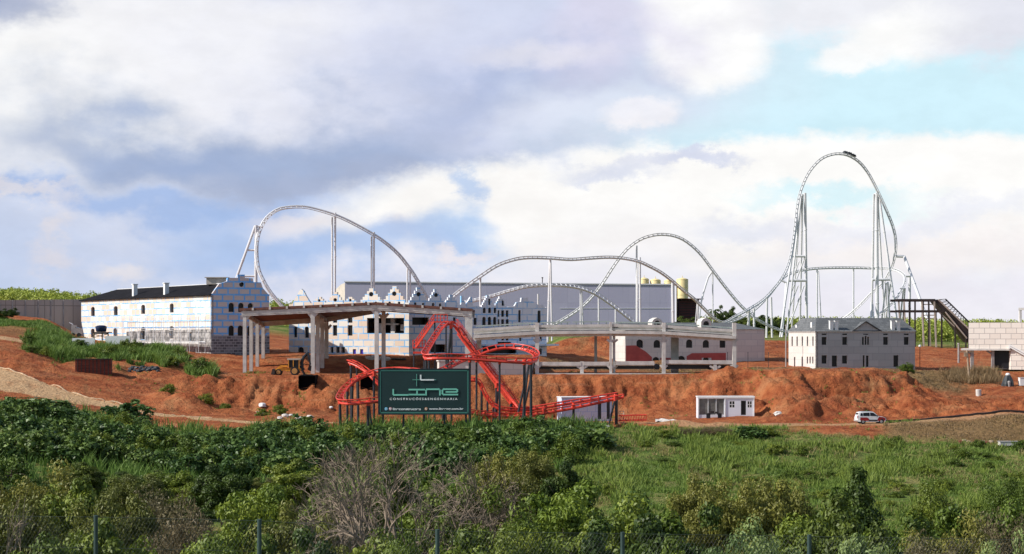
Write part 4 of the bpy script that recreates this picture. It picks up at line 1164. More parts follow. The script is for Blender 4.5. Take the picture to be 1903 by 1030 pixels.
    f = Wall((a_.x, a_.y), (b_.x, b_.y)); m = MB(); zt = f.uv(900, 671.5)[1]; m.box(f.pt(f.L / 2, zt - 1.6, 1.0), (f.L, 2.0, 3.2), f.ax()); m.build('wall', M['panel_w'], tt)
    m = MB(); m.box(f.pt(f.L / 2, zt + .08, .9), (f.L + .3, 2.3, .2), f.ax()); m.build('coping', M['concrete'], tt)
    p = P(870, 690, 317.4); m = MB(); m.box(P(870, 683, 317.3), (.9, .3, .5))
    m.build('bracket', M['concrete'], tt)


deck()


# ------------------------------------------------------------------ retaining wall far left
def retaining_wall():
    a_ = P(-160, 620, 392); b_ = P(152, 620, 415); f = Wall((a_.x, a_.y), (b_.x, b_.y))
    t = thing('retaining_wall', (a_.x, a_.y, 3), 'grey precast retaining wall at the foot of the green hill', 'wall')
    m = MB(); z0 = f.uv(0, 592)[1]; z1 = f.uv(0, 561)[1]; facade(m, f, [(0, z0 - 4), (f.L, z0 - 6), (f.L, f.uv(150, 556.5)[1]), (0, z1)], [], thick=.5); m.build('panel', M['precast'], t)
    m = MB(); n = int(f.L / 2.9)
    for i in range(n):
        u = 1 + i * 2.9; v = z1 + (f.uv(150, 556.5)[1] - z1) * u / f.L; m.bar(f.pt(u, z0 - 4, -.08), f.pt(u, v - .04, -.08), .16, .26, Vector((1, 0, 0)))
    m.build('pilaster', M['concrete_d'], t)


retaining_wall()
pts = [P(140, 575, 396), P(150, 590, 396)]
t = thing('site_trailer', tuple(G(141, 396)), 'small grey site machine parked by the left end of the black roofed building', 'machine')
m = MB(); c = G(143, 396); m.box(c + Vector((0, 0, 1.2)), (2.0, 1.6, 1.2)); m.box(c + Vector((-.6, 0, 2.1)), (.8, 1.4, .7)); m.build('body', M['concrete_d'], t)
m = MB(); m.bar(c + Vector((-.8, 0, 2.4)), c + Vector((.9, 0, 1.6)), .2, .2); m.bar(c + Vector((-.8, 0, 2.6)), c + Vector((-1.6, 0, 3.0)), .15, .15); m.build('boom', M['steel_w'], t)
for dx in (-.6, .6):
    m = MB(); m.tube([c + Vector((dx, -.95, .4)), c + Vector((dx, -.6, .4))], .45, 10); m.build('wheel', M['rubber'], t)


# ------------------------------------------------------------------ brown steel gantry with sloping chute
def gantry():
    D = 440.0
    t = thing('steel_gantry', tuple(G(1735, D)), 'dark brown steel gantry with a sloping covered chute right of the tall white loop', 'gantry')
    m = MB()
    for dy in (0, 6):
        for y, x0, x1, h in ((558, 1664, 1738, .55), (578.5, 1664, 1756, .5)): m.bar(P(x0, y, D) + Vector((0, dy, 0)), P(x1, y, D) + Vector((0, dy, 0)), .35, h)
    m.build('beam', M['steel_b'], t)
    for px, y0, mt in ((1700.5, 557, 'steel_b'), (1726, 557, 'steel_b'), (1736, 556, 'steel_p'), (1713, 557, 'steel_p'), (1680, 557, 'steel_p'), (1690, 557, 'steel_b'), (1750, 580, 'steel_b')):
        for dy in (0, 6):
            if px == 1713 and dy: continue
            b = P(px + (4 if mt == 'steel_p' else 0), 630, D); b.z = gz(px, D) - .3; c = MB(); c.bar(b + Vector((0, dy, 0)), P(px, y0, D) + Vector((0, dy, 0)), .3, .34, Vector((1, 0, 0))); c.build('column', M[mt], t)
    m = MB()
    for y in (566, 586, 592): m.bar(P(1712, y, D + 6), P(1738, y, D + 6), .2, .22)
    m.bar(P(1756, 580, D), P(1782, 612, D), .2, .22); m.bar(P(1745, 580, D), P(1775, 608, D), .2, .2)
    m.build('brace', M['steel_p'], t)
    # chute: dark trough with light edge beams and lattice
    a0, a1 = P(1735, 557.5, D), P(1801, 634, D); b0, b1 = P(1757, 556, D), P(1803, 604, D)
    c = MB(); dv = Vector((0, 5.5, 0))
    l0, l1 = P(1737, 559, D), P(1801, 637, D); u0, u1 = P(1745, 556.5, D), P(1803, 613, D)
    c.face([l0, l1, l1 + dv, l0 + dv]); c.face([l0, u0, u1, l1]); c.face([l0 + dv, l1 + dv, u1 + dv, u0 + dv]); c.face([u0, u0 + dv, u1 + dv, u1])
    c.build('chute', M['steel_b'], t)
    e = MB(); e.bar(P(1744, 557, D - .2), P(1803, 614, D - .2), .28, .34); e.bar(P(1757, 580, D - .25), P(1797, 629, D - .25), .2, .24); e.build('edge_beam', M['steel_p'], t)
    r = MB(); r.bar(P(1757, 556, D + 3), P(1803, 601, D + 3), .2, .3)
    for i in range(13):
        f_ = i / 12; p = P(1745 + 58 * f_, 557 + 57 * f_, D); q = P(1757 + 46 * f_, 556 + 45 * f_, D + 3); r.bar(p, q, .1, .12)
        if i < 12:
            f2 = (i + 1) / 12; r.bar(p, P(1757 + 46 * f2, 556 + 45 * f2, D + 3), .07, .08)
    r.build('lattice', M['steel_b'], t)
    for px in (1775, 1795, 1800):
        c = MB(); b = P(px, 640, D); b.z = gz(px, D) - .3; c.bar(b, P(px, 560 + (px - 1735) * 1.05, D), .28, .3, Vector((1, 0, 0))); c.build('column', M['steel_b'], t)


gantry()


# ================================================================== ROLLER COASTERS
def track(name, ctrl, parent, mat, step, gauge, r_rail, r_spine, drop, tie, lat=None, bank=None):
    """two rails, a spine tube and the cross ties; lat = sideways direction kept level with the track, else worked out from the path"""
    pts = catmull(ctrl, step); n = len(pts); rl, rr, sp_ = [], [], []; m = MB(); last = None
    for i in range(n):
        t_ = (pts[min(i + 1, n - 1)] - pts[max(i - 1, 0)]).normalized()
        if lat is not None: s_ = Vector(lat) - t_ * Vector(lat).dot(t_)
        else:
            s_ = t_.cross(Vector((0, 0, 1)))
            if s_.length < .05 and last: s_ = last.copy()
        s_.normalize(); up = s_.cross(t_)
        if lat is not None and i and up.dot(last_up) < 0: up = -up
        if lat is not None and i == 0 and up.z < 0: up = -up
        last_up = up
        if bank:
            b_ = R(np.interp(i / (n - 1), *bank)); s_, up = s_ * math.cos(b_) + up * math.sin(b_), up * math.cos(b_) - s_ * math.sin(b_)
        last = s_
        rl.append(pts[i] - s_ * gauge / 2); rr.append(pts[i] + s_ * gauge / 2); sp_.append(pts[i] - up * drop)
        if i % tie == 0:
            m.tube([rl[-1], sp_[-1], rr[-1]], r_rail * .8, 4, False); m.bar(rl[-1], rr[-1], r_rail * 1.5, r_rail * 1.3, up)
    m.tube(rl, r_rail, 6); m.tube(rr, r_rail, 6); m.tube(sp_, r_spine, 8)
    return m.build(name, M[mat], parent), pts


def column(parent, top, foot, r, mat, name='support_column', n=8, collar=True):
    m = MB(); top, foot = Vector(top), Vector(foot); m.tube([foot, top], r, n)
    if collar:
        L = (top - foot).length; k = max(1, int(L / 12))
        for i in range(1, k + 1):
            p = foot + (top - foot) * i / (k + 1); d = (top - foot).normalized() * .14; m.tube([p - d, p + d], r * 1.22, n)
        d = (top - foot).normalized() * .2; m.tube([foot, foot + d], r * 1.7, n)
    return m.build(name, M[mat], parent, smooth=False)


def Pz(px, py, D): return P(px, py, D)


def foot(px, D): 
    g = G(px, D); return g - Vector((0, 0, .2))


WC = thing('white_roller_coaster', tuple(G(1230, 500)), 'very tall white steel roller coaster with a high loop and arched hills behind the buildings', 'roller coaster')
LATW = (.16, 1, .02)
kw = dict(parent=WC, mat='steel_w', step=1.3, gauge=1.15, r_rail=.105, r_spine=.235, drop=.50, tie=1, lat=LATW)
_, w1 = track('track', [P(541, 585, 474), P(522, 564, 474), P(503, 541, 474), P(491, 521, 474), P(482.5, 502, 475), P(479, 481, 476), P(478.5, 458, 477), P(481.5, 437, 478), P(488, 420, 479), P(499, 404, 480), P(517, 391.5, 481), P(536, 387.5, 482), P(559, 386.6, 483), P(583, 390.5, 484), P(620, 401.5, 485), P(651, 415, 486), P(693, 438, 487), P(719, 456, 488), P(740, 475, 489), P(756, 495, 490), P(768, 512, 490), P(779, 531, 490), P(796, 561, 490), P(812, 590, 490)], **kw)
_, w2 = track('track', [P(800, 580, 440), P(825, 563, 441), P(852, 540, 443), P(892.5, 511, 446), P(924, 491, 449), P(956, 480, 452), P(984, 476.5, 455), P(1022, 477.4, 459), P(1060, 480, 463), P(1097, 477.6, 467), P(1129, 476, 471), P(1156, 477.5, 474), P(1186, 483.5, 478), P(1208, 493, 482), P(1230, 505, 486), P(1250, 520, 490), P(1271, 538, 495), P(1293, 555.6, 500), P(1312, 574.5, 505), P(1328, 590, 510), P(1345, 597, 515), P(1364, 587, 520), P(1388, 574.5, 526), P(1412, 559.5, 533), P(1427, 546, 538), P(1448, 521, 545), P(1461, 497, 550), P(1468.5, 470, 553), P(1473, 439, 555), P(1477, 406, 556), P(1482, 370, 557), P(1491, 341, 558), P(1503, 317.6, 559), P(1520, 298, 560), P(1537, 288, 561), P(1557, 284, 562), P(1577.5, 287.5, 563), P(1598, 300, 564), P(1615, 321, 565), P(1632, 353, 566), P(1649, 390, 567), P(1661, 420, 568), P(1666, 443, 569), P(1666.5, 466, 570), P(1661, 491, 572), P(1651, 513, 574), P(1640, 530, 576), P(1621, 546, 578), P(1598, 570, 580), P(1574, 590.5, 582), P(1545, 606, 584)], **kw)
_, w3 = track('track', [P(1010, 607, 520), P(1028, 601, 520), P(1053, 587.5, 520), P(1082, 567, 520), P(1104, 544, 520), P(1122.5, 518.5, 520), P(1138, 494.5, 520), P(1154, 472.5, 520), P(1170, 456, 520), P(1192, 441.8, 520), P(1214, 435.2, 520), P(1233, 433.8, 521), P(1255, 437, 522), P(1277, 447.5, 523), P(1302, 469.5, 524), P(1325, 500, 525), P(1350, 533, 527), P(1373, 561, 529), P(1388, 576, 531), P(1404, 590, 533), P(1427, 602.5, 535), P(1445, 610, 537), P(1465, 616, 540)], **kw)
_, w4 = track('track', [P(866, 560, 476), P(888, 555, 478), P(915, 548, 480), P(946, 538.5, 482), P(978, 531, 484), P(1009, 528.7, 486), P(1041, 529, 488), P(1066, 531.6, 490), P(1088, 537, 492), P(1110, 546.5, 494), P(1135, 563.4, 496), P(1154, 578, 498), P(1179, 598, 500)], **{**kw, 'lat': (.5, .86, .25)})
_, w5 = track('track', [P(1325, 607, 560), P(1344, 600, 562), P(1372, 591, 566), P(1400, 575, 572), P(1425, 551, 578), P(1447, 523, 584), P(1463, 509, 588), P(1485.5, 501.8, 592), P(1501, 499, 595), P(1520, 497, 598), P(1555, 495.8, 602), P(1594, 496, 606), P(1623, 496.8, 606), P(1645, 497, 603), P(1662, 499.5, 598), P(1674, 504.5, 592), P(1682, 512, 586), P(1684, 522, 580), P(1679.6, 535, 576), P(1668, 554, 572), P(1648.5, 575, 570), P(1629, 590, 568), P(1600, 604, 566)], **kw)

for x0, y0, D, x1, r in ((617, 402, 485.8, 617.5, .34), (623, 394, 485.0, 622, .36), (690.5, 438, 487.8, 690.5, .32), (695, 430, 487, 694.5, .34), (757.3, 497, 490.6, 756.5, .34), (762, 500, 490, 763.5, .3),
                         (892.5, 512, 446.5, 893, .34), (1022, 478, 459.5, 1017.5, .34), (1023, 478, 459, 1026, .3), (1183.2, 455, 520.5, 1183.2, .33), (1189, 477, 478.8, 1190, .36), (1185, 485, 479.2, 1184, .26), (1250, 520, 490.6, 1251.5, .5),
                         (1297, 560, 502, 1299, .36), (1296, 560, 502, 1290, .22), (1324.5, 501, 525.8, 1324.5, .26), (1000, 545, 486, 1000, .3), (1079, 536, 491, 1079, .3), (1081, 536, 491.5, 1084, .26), (1112.5, 548, 494.5, 1113, .3), (1144, 572, 497, 1144, .3),
                         (1392, 575, 526.8, 1390, .5), (1401, 572, 530.6, 1402, .4), (1425.5, 550, 538, 1424.5, .4), (1433, 551, 540, 1435, .4),
                         (1518.5, 499, 597.6, 1518.5, .34), (1521, 503, 598.2, 1527.5, .24), (1586, 497, 605.8, 1586, .36)):
    column(WC, P(x0, y0 + 1.5, D), foot(x1, D), r * .74, 'steel_w')
# curved head of the strut under the second hill
m = MB(); m.tube(catmull([P(1324.5, 503, 525.8), P(1319, 507, 525.8), P(1316, 516, 525.8), P(1303, 563, 524), foot(1297, 523)], 2), .24, 8); m.build('support_column', M['steel_w'], WC)
D = 478.5     # A frame of the left hill
column(WC, P(476, 419, D), foot(475, D), .42, 'steel_w'); column(WC, P(474.5, 420, D), P(428, 548, D), .34, 'steel_w')
for a_, b_ in (((461, 465), (475, 465)), ((453, 513.5), (476, 513.5)), ((476, 421), (488, 421)), ((476.5, 424), (482, 434))):
    m = MB(); m.tube([P(*a_, D), P(*b_, D)], .26, 8); m.build('cross_beam', M['steel_w'], WC)
# tower of the rising side
D = 560.0
for x0, y0, x1, y1, r, dd in ((1496, 359, 1499.5, 604, .52, 2), (1491, 361, 1486, 604, .40, 10), (1489, 364, 1461, 604, .36, -4), (1484, 392, 1449, 608, .38, -10), (1488, 368, 1470, 604, .30, 12), (1461, 527, 1453, 606, .36, -8)):
    f_ = foot(x1, D + dd); column(WC, P(x0, y0, D), P(x1, 632, D + dd), r * .78, 'steel_w')
for a_, b_, r in (((1471, 476.5), (1496.5, 476.5), .42), ((1465, 483), (1472, 483), .34), ((1463, 521.5), (1498, 521.5), .5), ((1449, 519), (1464, 527.5), .38), ((1483, 531), (1466, 575), .26), ((1494, 531), (1468, 602), .26), ((1496, 478), (1470, 545), .26), ((1485, 486), (1472, 520), .22), ((1476, 406), (1489, 366), .22)):
    m = MB(); m.tube([P(*a_, D), P(*b_, D)], r * .8, 8); m.build('cross_beam', M['steel_w'], WC)
# tower of the falling side
D = 567.0
for x0, y0, x1, y1, r, dd in ((1624, 361, 1619.5, 604, .40, 8), (1629, 360, 1630.5, 604, .66, 0), (1631, 368, 1646, 530, .34, 6), (1634, 366, 1672, 610, .42, -6), (1647, 526, 1634, 600, .28, 4), (1650, 524, 1655, 600, .34, 2), (1655, 528, 1641, 600, .28, 8), (1646, 526, 1649, 600, .3, 10), (1619, 562, 1618.5, 600, .34, -6), (1622, 566, 1625, 600, .3, -6), (1679, 537, 1669, 600, .3, 8), (1682, 536, 1675, 600, .26, 10)):
    column(WC, P(x0, y0, D), P(x1, max(632, y1), D + dd), r * .78, 'steel_w')
for a_, b_, r in (((1621, 520), (1656, 519.5), .5), ((1624, 362), (1634, 356), .3), ((1666, 476.5), (1680.5, 477), .5), ((1683, 513.5), (1693.5, 513.5), .4), ((1672, 536), (1683, 536), .3)):
    m = MB(); m.tube([P(*a_, D + 3), P(*b_, D + 3)], r * .8, 8); m.build('cross_beam', M['steel_w'], WC)
column(WC, P(1680.5, 477, 570), P(1738, 634, 548), .44, 'steel_w'); column(WC, P(1690.5, 514, 578), P(1690, 632, 578), .4, 'steel_w')

# train on top of the loop
tr = thing('coaster_train', tuple(P(1577, 286, 563)), 'dark roller coaster train stopped just past the top of the high white loop', 'coaster train')
for i, (px, py, px2, py2) in enumerate(((1567.5, 284.2, 1574.5, 285.4), (1575.5, 285.7, 1582, 288), (1583, 288.6, 1589, 292))):
    a_, b_ = P(px, py, 562.7), P(px2, py2, 563.2); up = Vector((0, 0, 1)); d = (b_ - a_).normalized(); u = Vector((0, 1, 0)).cross(d); u = u if u.z > 0 else -u
    m = MB(); m.bar(a_ + u * .2, b_ + u * .2, 1.1, .3, u)
    for k in (.25, .75): 
        c = a_ + (b_ - a_) * k; m.bar(c + u * .3, c + u * .68, 1.0, .16, d)
    o = m.build('car', M['steel_d'], tr)

# ------------------------------------------------------------------ red coaster
RC = thing('red_roller_coaster', tuple(G(860, 272)), 'red family roller coaster with chain lift, twisting turns and dark supports around the green sign', 'roller coaster')
kr = dict(parent=RC, mat='steel_r', step=.62, gauge=.95, r_rail=.085, r_spine=.20, drop=.42, tie=2)
_, r1 = track('track', [P(966, 754, 279), P(950, 735, 280), P(905, 677, 282), P(870, 633, 283), P(852, 607, 284), P(842, 598.5, 284), P(832, 597.5, 283), P(822, 605, 281), P(808, 625, 276), P(795, 646, 270), P(789.5, 656, 266), P(795, 661.5, 262), P(812, 661.5, 261), P(850, 661.5, 261), P(900, 664.5, 261), P(950, 668, 261), P(980, 669, 262.5), P(994, 665, 266), P(996, 657, 271), P(983, 649, 275), P(960, 644, 277), P(932, 643.5, 277.5), P(905, 650, 277), P(880, 660, 276), P(850, 672, 273), P(826, 685, 270), P(806, 690, 268), P(786, 688, 268), P(766, 685, 269), P(735, 683, 270), P(705, 685.5, 270), P(685, 691, 270), P(662, 702, 268), P(643, 718, 265), P(632.5, 734, 261), P(633, 742, 258), P(646, 745, 256), P(668, 744.5, 256), P(703, 742, 257), P(760, 744, 260), P(830, 756, 264), P(880, 764, 267), P(930, 769, 269), P(985, 766.5, 270), P(1040, 758, 271), P(1095, 747, 272), P(1158, 733, 273)],
               bank=([0, .10, .16, .20, .27, .38, .42, .50, .56, .60, .70, .74, .80, .84, 1], [0, 0, 0, 0, 32, 22, 46, 34, 6, 0, 0, 30, 36, 16, 0]), **kr)
_, r2 = track('track', [P(649, 669, 277), P(662, 674, 276), P(681, 686, 275), P(700, 704, 274), P(722, 722, 274), P(760, 730, 276), P(820, 716, 278), P(862, 704, 279), P(880, 702, 279), P(893, 707, 279), P(903, 728, 279), P(917, 748, 279), P(938, 757, 279), P(975, 757, 280), P(1020, 751, 280), P(1080, 741, 281), P(1146, 730, 282)], **kr)
# lift: dark red lattice and walkway with handrail beside the chain track
m = MB(); p0, p1 = P(964, 757, 281.2), P(850, 606, 285.2); sd_ = Vector((-.2, .97, 0)).normalized()
for k in (0.0, 1.0): m.bar(p0 + sd_ * k + Vector((0, 0, -.3)), p1 + sd_ * k + Vector((0, 0, -.3)), .16, .5)
n = 26
for i in range(n):
    a_ = p0 + (p1 - p0) * i / n; b_ = p0 + (p1 - p0) * (i + 1) / n
    m.bar(a_ + Vector((0, 0, -.3)), b_ + sd_ + Vector((0, 0, -.3)), .1, .1); m.bar(a_ + sd_ * .5, a_ + sd_ * .5 + Vector((0, 0, .05)), 1.1, .35)
    q = a_ + Vector((0, 0, -1.2)); m.bar(a_ + Vector((0, 0, -.5)), (b_ + Vector((0, 0, -1.15))), .08, .08); m.bar(a_ + Vector((0, 0, -.5)), q, .08, .08)
m.bar(p0 + Vector((0, 0, -1.2)), p1 + Vector((0, 0, -1.2)), .14, .2)
m.build('lift_walkway', M['steel_r'], RC)
m = MB()
for off in (-.1, 1.1):
    for h in (.55, 1.05): m.tube([p0 + sd_ * off + Vector((0, 0, h)), p1 + sd_ * off + Vector((0, 0, h))], .04, 5)
    for i in range(0, n + 1, 2): a_ = p0 + (p1 - p0) * i / n + sd_ * off; m.tube([a_, a_ + Vector((0, 0, 1.05))], .035, 5)
m.build('handrail', M['steel_r'], RC)
# access stair on the left with platforms
ST = thing('access_stair', tuple(G(790, 290)), 'red steel access stair climbing to the top of the red lift hill', 'staircase')
s0, s1 = P(772, 646, 289), P(806, 598, 288)
m = MB()
for dy in (0, 1.1): m.bar(s0 + Vector((0, dy, 0)), s1 + Vector((0, dy, 0)), .1, .26)
for i in range(18): a_ = s0 + (s1 - s0) * i / 18; m.box(a_ + Vector((0, .55, .05)), (.30, 1.1, .05))
m.build('flight', M['steel_r'], ST)
m = MB()
for dy in (0, 1.1):
    for h in (.55, 1.1): m.tube([s0 + Vector((0, dy, h)), s1 + Vector((0, dy, h))], .045, 5)
    for i in range(0, 19, 2): a_ = s0 + (s1 - s0) * i / 18 + Vector((0, dy, 0)); m.tube([a_, a_ + Vector((0, 0, 1.1))], .04, 5)
for x0, x1, yb, dd in ((806, 831, 598, 288), (767, 790, 646, 289)):
    for dy in (0, 1.4):
        for h in (.55, 1.1): m.tube([P(x0, yb, dd) + Vector((0, dy, h)), P(x1, yb, dd) + Vector((0, dy, h))], .05, 5)
        for k in range(5): a_ = P(x0 + (x1 - x0) * k / 4, yb, dd) + Vector((0, dy, 0)); m.tube([a_, a_ + Vector((0, 0, 1.1))], .045, 5)
m.build('handrail', M['steel_r'], ST)
m = MB()
for x0, x1, yb, dd in ((806, 831, 598.5, 288), (767, 790, 646.5, 289)): m.bar(P(x0, yb, dd) + Vector((0, .7, 0)), P(x1, yb, dd) + Vector((0, .7, 0)), 1.5, .22)
m.bar(P(768, 655.5, 289) , P(790, 655.5, 289), 1.2, .3); m.build('landing', M['steel_r'], ST)
for x, y in ((769, 647), (788, 647), (808, 599), (829, 599)):
    m = MB(); a_ = P(x, y, 289.2); m.tube([Vector((a_.x, 289.2, gz(x, 289) - .2)), a_], .11, 6); m.build('leg', M['steel_d'], ST)
# supports
for x0, y0, x1, D, r in ((839, 604, 839, 283, .17), (838, 606, 822, 283, .17), (791.5, 664, 791, 264, .17), (797, 665, 797, 266, .15), (873, 668, 873, 261.5, .17), (885.5, 668, 885.5, 277, .15), (928.5, 672, 928.5, 261, .14), (974.5, 673, 974.5, 262, .2), (986.5, 672, 987, 264, .2), (984, 672, 957, 272, .16), (994, 666, 966, 274, .15), (983, 672, 969, 268, .13),
                         (652, 674, 653, 276.8, .17), (663, 679, 665, 276, .14), (631.5, 746, 633, 259, .2), (645.5, 722, 645.5, 266, .17), (655, 712, 654, 267, .17), (665.5, 703, 666, 268.5, .16), (684, 749, 684, 256.4, .2), (686, 749, 692, 258, .13), (695, 694, 695, 270, .17),
                         (895, 716, 895, 279, .17), (906, 738, 906, 279, .15), (917, 752, 916, 279, .14), (923, 716, 922, 281, .2), (926, 722, 918, 281, .2), (1066, 753, 1066, 271.6, .18), (1145.5, 738, 1145.5, 272.8, .22), (1143, 740, 1131, 272, .15), (1010, 764, 1010, 270, .16), (950, 745, 950, 281, .2)):
    f_ = foot(x1, D); column(RC, P(x0, y0 + 2.5, D), f_, r, 'steel_d', collar=False)
    m = MB(); c = P(x0, y0 + 2, D); m.tube([c + Vector((0, 0, -.25)), c + Vector((0, 0, .5))], r * 1.35, 8); m.build('saddle', M['steel_r'], RC)
# low station rails at the foot of the lift
SR = thing('station_platform', tuple(G(910, 283)), 'low red railed loading platform behind the foot of the red lift hill', 'platform')
m = MB()
for y in (765, 771, 776): m.bar(P(878, y, 284), P(1010, y - 8, 284), .12, .16)
for k in range(16): a_ = P(880 + k * 8.5, 764 - k * .5, 284); m.bar(a_, Vector((a_.x, 284, gz(880, 284) - .2)), .12, .12, Vector((1, 0, 0)))
m.build('railing', M['steel_r'], SR)
m = MB(); m.bar(P(878, 778, 285.2), P(1010, 770, 285.2), 2.2, .3); m.build('floor', M['steel_r'], SR)
# ================================================================== SIGN
def text_mesh(name, body, width, height, mat, parent, origin, X, Zv, align='CENTER', spacing=1.0, bold=0.0):
    cu = bpy.data.curves.new(name, 'FONT'); cu.body = body; cu.align_x = align; cu.space_character = spacing; cu.offset = bold
    ob = bpy.data.objects.new(name, cu); COL.objects.link(ob)
    me = bpy.data.meshes.new_from_object(ob.evaluated_get(bpy.context.evaluated_depsgraph_get()))
    bpy.data.objects.remove(ob); me.name = name
    xs = [v.co.x for v in me.vertices]; ys = [v.co.y for v in me.vertices]
    sx = width / (max(xs) - min(xs)); sy = height / (max(ys) - min(ys)); cx0, cy0 = (max(xs) + min(xs)) / 2, (max(ys) + min(ys)) / 2
    org = origin_of(parent)
    for v in me.vertices: v.co = Vector(origin) + X * ((v.co.x - cx0) * sx) + Zv * ((v.co.y - cy0) * sy) - org
    me.materials.append(M[mat]); o = bpy.data.objects.new(name, me); COL.objects.link(o); o.parent = parent
    return o


def billboard():
    D = 256.0; k = D / F
    t = thing('billboard', tuple(G(788, D)), 'large dark green billboard with teal LINE lettering on posts above the shrubs', 'billboard')
    q = lambda px, py, off=0.0: P(px, py, D) + Vector((0, -off, 0))
    c = (q(704, 686.5) + q(872, 769.5)) / 2
    m = MB(); m.box(c + Vector((0, .12, 0)), (168 * k, .16, 83 * k)); m.build('panel', M['sign'], t)
    m = MB()
    for a_, b_ in (((704, 686), (873, 686)), ((704, 770), (873, 770))): m.bar(q(*a_) + Vector((0, .1, 0)), q(*b_) + Vector((0, .1, 0)), .26, .14)
    for x in (703.6, 873): m.bar(q(x, 685.2) + Vector((0, .1, 0)), q(x, 770.8) + Vector((0, .1, 0)), .26, .16, Vector((1, 0, 0)))
    m.build('frame', M['steel_d'], t)
    m = MB()
    for (a_, b_) in (((706.6, 688.9), (869.6, 688.9)), ((706.6, 767.2), (869.6, 767.2)), ((706.6, 688.4), (706.6, 767.7)), ((869.6, 688.4), (869.6, 767.7))): m.bar(q(*a_, -.02), q(*b_, -.02), .03, .15, Vector((0, 0, 1)) if abs(a_[1] - b_[1]) < 1 else Vector((1, 0, 0)))
    m.build('border_line', M['sign_e'], t)

    def strokes(name, lines, w_, mat, off):
        m = MB()
        cnt = 0
        for ln in lines:
            for (x0, y0), (x1, y1) in zip(ln[:-1], ln[1:]):
                cnt += 1; a_, b_ = q(x0, y0, off + .006 * (cnt % 5)), q(x1, y1, off + .006 * (cnt % 5)); d = (b_ - a_).normalized() * w_ * .5
                m.bar(a_ - d, b_ + d, .05, w_, Vector((0, 0, 1)) if abs(d.x) > abs(d.z) else Vector((1, 0, 0)))
        return m.build(name, M[mat], t)
    # emblem: white L over thin teal cross lines
    strokes('emblem_lines', [[(767, 706), (810, 706)], [(774.3, 695.5), (774.3, 717.5)]], .05, 'sign_t', 0.0)
    strokes('emblem', [[(781.8, 698), (781.8, 704.5), (783, 706.1), (805.5, 706.1)]], .18, 'sign_w', .03)
    # the word LINE in wide square letters
    strokes('logo_lettering', [[(730.8, 724.5), (730.8, 732.5), (732.3, 734.2), (758, 734.2)],
                               [(760.8, 724.2), (788.5, 724.2)], [(761, 733.6), (788.5, 733.6)], [(775, 724.2), (775, 733.6)],
                               [(791.8, 733.8), (791.8, 726), (793.5, 723.6), (815.5, 723.6), (817.6, 725.5), (817.6, 733.8)],
                               [(850, 733.5), (824.5, 733.5), (822.2, 731.5), (822.2, 726), (824.5, 723.5), (847.5, 723.5), (849.8, 725), (849.8, 727.5), (848.5, 728.5), (829.5, 728.5)]], .205, 'sign_t', 0.0)
    X, Zv = Vector((1, 0, 0)), Vector((0, 0, 1))
    text_mesh('tagline', 'CONSTRUÇÕES&ENGENHARIA', 126 * k, 6.0 * k, 'sign_w', t, q(787.2, 741.6, -.025), X, Zv, spacing=1.45, bold=.02)
    text_mesh('web_address', 'www.lineeng.com.br', 64 * k, 4.9 * k, 'sign_w', t, q(829.2, 760.4, -.025), X, Zv, bold=.03)
    text_mesh('account_name', 'lineconstrucoes', 52 * k, 4.4 * k, 'sign_w', t, q(756, 760.2, -.025), X, Zv, bold=.03)
    for x, mt, nm in ((717.5, 'sign_l', 'icon'), (725.5, 'sign_p', 'icon'), (791.8, 'sign_o', 'icon')):
        m = MB(); a_ = q(x, 760, -.03); h = 2.9 * k
        prof = [a_ + Vector((h * math.cos(r_) * 1.05, 0, h * math.sin(r_) * 1.05)) for r_ in [R(22.5 + 45 * i) for i in range(8)]]
        m.face(prof[::1]); o = m.build(nm, M[mt], t)
        m = MB()
        if mt == 'sign_l': m.bar(a_ + Vector((0, -.012, h * .55)), a_ + Vector((0, -.012, -h * .7)), .01, .07, X); m.bar(a_ + Vector((-.07, -.012, .03)), a_ + Vector((.09, -.012, .03)), .01, .05)
        else: m.tube([a_ + Vector((math.cos(r_) * h * .48, -.012, math.sin(r_) * h * .48)) for r_ in [R(30 * i) for i in range(13)]], .022, 4)
        m.build('icon_mark', M['sign_w'], o)
    for x in (712, 750, 788, 826, 866):
        m = MB(); g = G(x, D + .5); m.bar(Vector((g.x, D + .45, g.z - .4)), Vector((g.x, D + .45, q(x, 690).z)), .25, .25, X); m.build('post', M['steel_d'], t)
    m = MB()
    for y in (695, 728, 760): m.bar(q(704, y) + Vector((0, .27, 0)), q(872, y) + Vector((0, .27, 0)), .12, .16)
    m.build('rail', M['steel_d'], t)


billboard()


# ------------------------------------------------------------------ site cabins
def box_building(name, label, px0, px1, y0, y1, D, depth, mat, parts, cat='cabin', sink=.5, turn=0.0):
    a_, b_ = P(px0, 620, D), P(px1, 620, D + turn); f = Wall((a_.x, a_.y), (b_.x, b_.y)); zt = f.uv((px0 + px1) / 2, y0)[1]; zb = f.uv((px0 + px1) / 2, y1)[1] - sink
    t = thing(name, (a_.x, a_.y, zb), label, cat); hs = [(k, px2uv(f, rect(*r_)), mt) for k, r_, mt in parts]
    m = MB(); facade(m, f, [(0, zb), (f.L, zb), (f.L, zt), (0, zt)], [h for _, h, _ in hs], reveal=.12, thick=.1)
    q = [f.pt(0, 0), f.pt(0, 0, depth), f.pt(f.L, 0, depth), f.pt(f.L, 0)]
    for i in range(3): m.face([(q[i].x, q[i].y, zb), (q[i + 1].x, q[i + 1].y, zb), (q[i + 1].x, q[i + 1].y, zt), (q[i].x, q[i].y, zt)])
    m.build('wall', M[mat], t)
    for k, h, mt in hs: openings(f, [h], t, depth=.11, mat=mt, name=k, frame='white' if k == 'window' else None)
    m = MB(); m.box(f.pt(f.L / 2, zt + .07, depth / 2), (f.L + .16, depth + .16, .14), f.ax()); m.build('roof', M['white'], t)
    return t, f, zb, zt


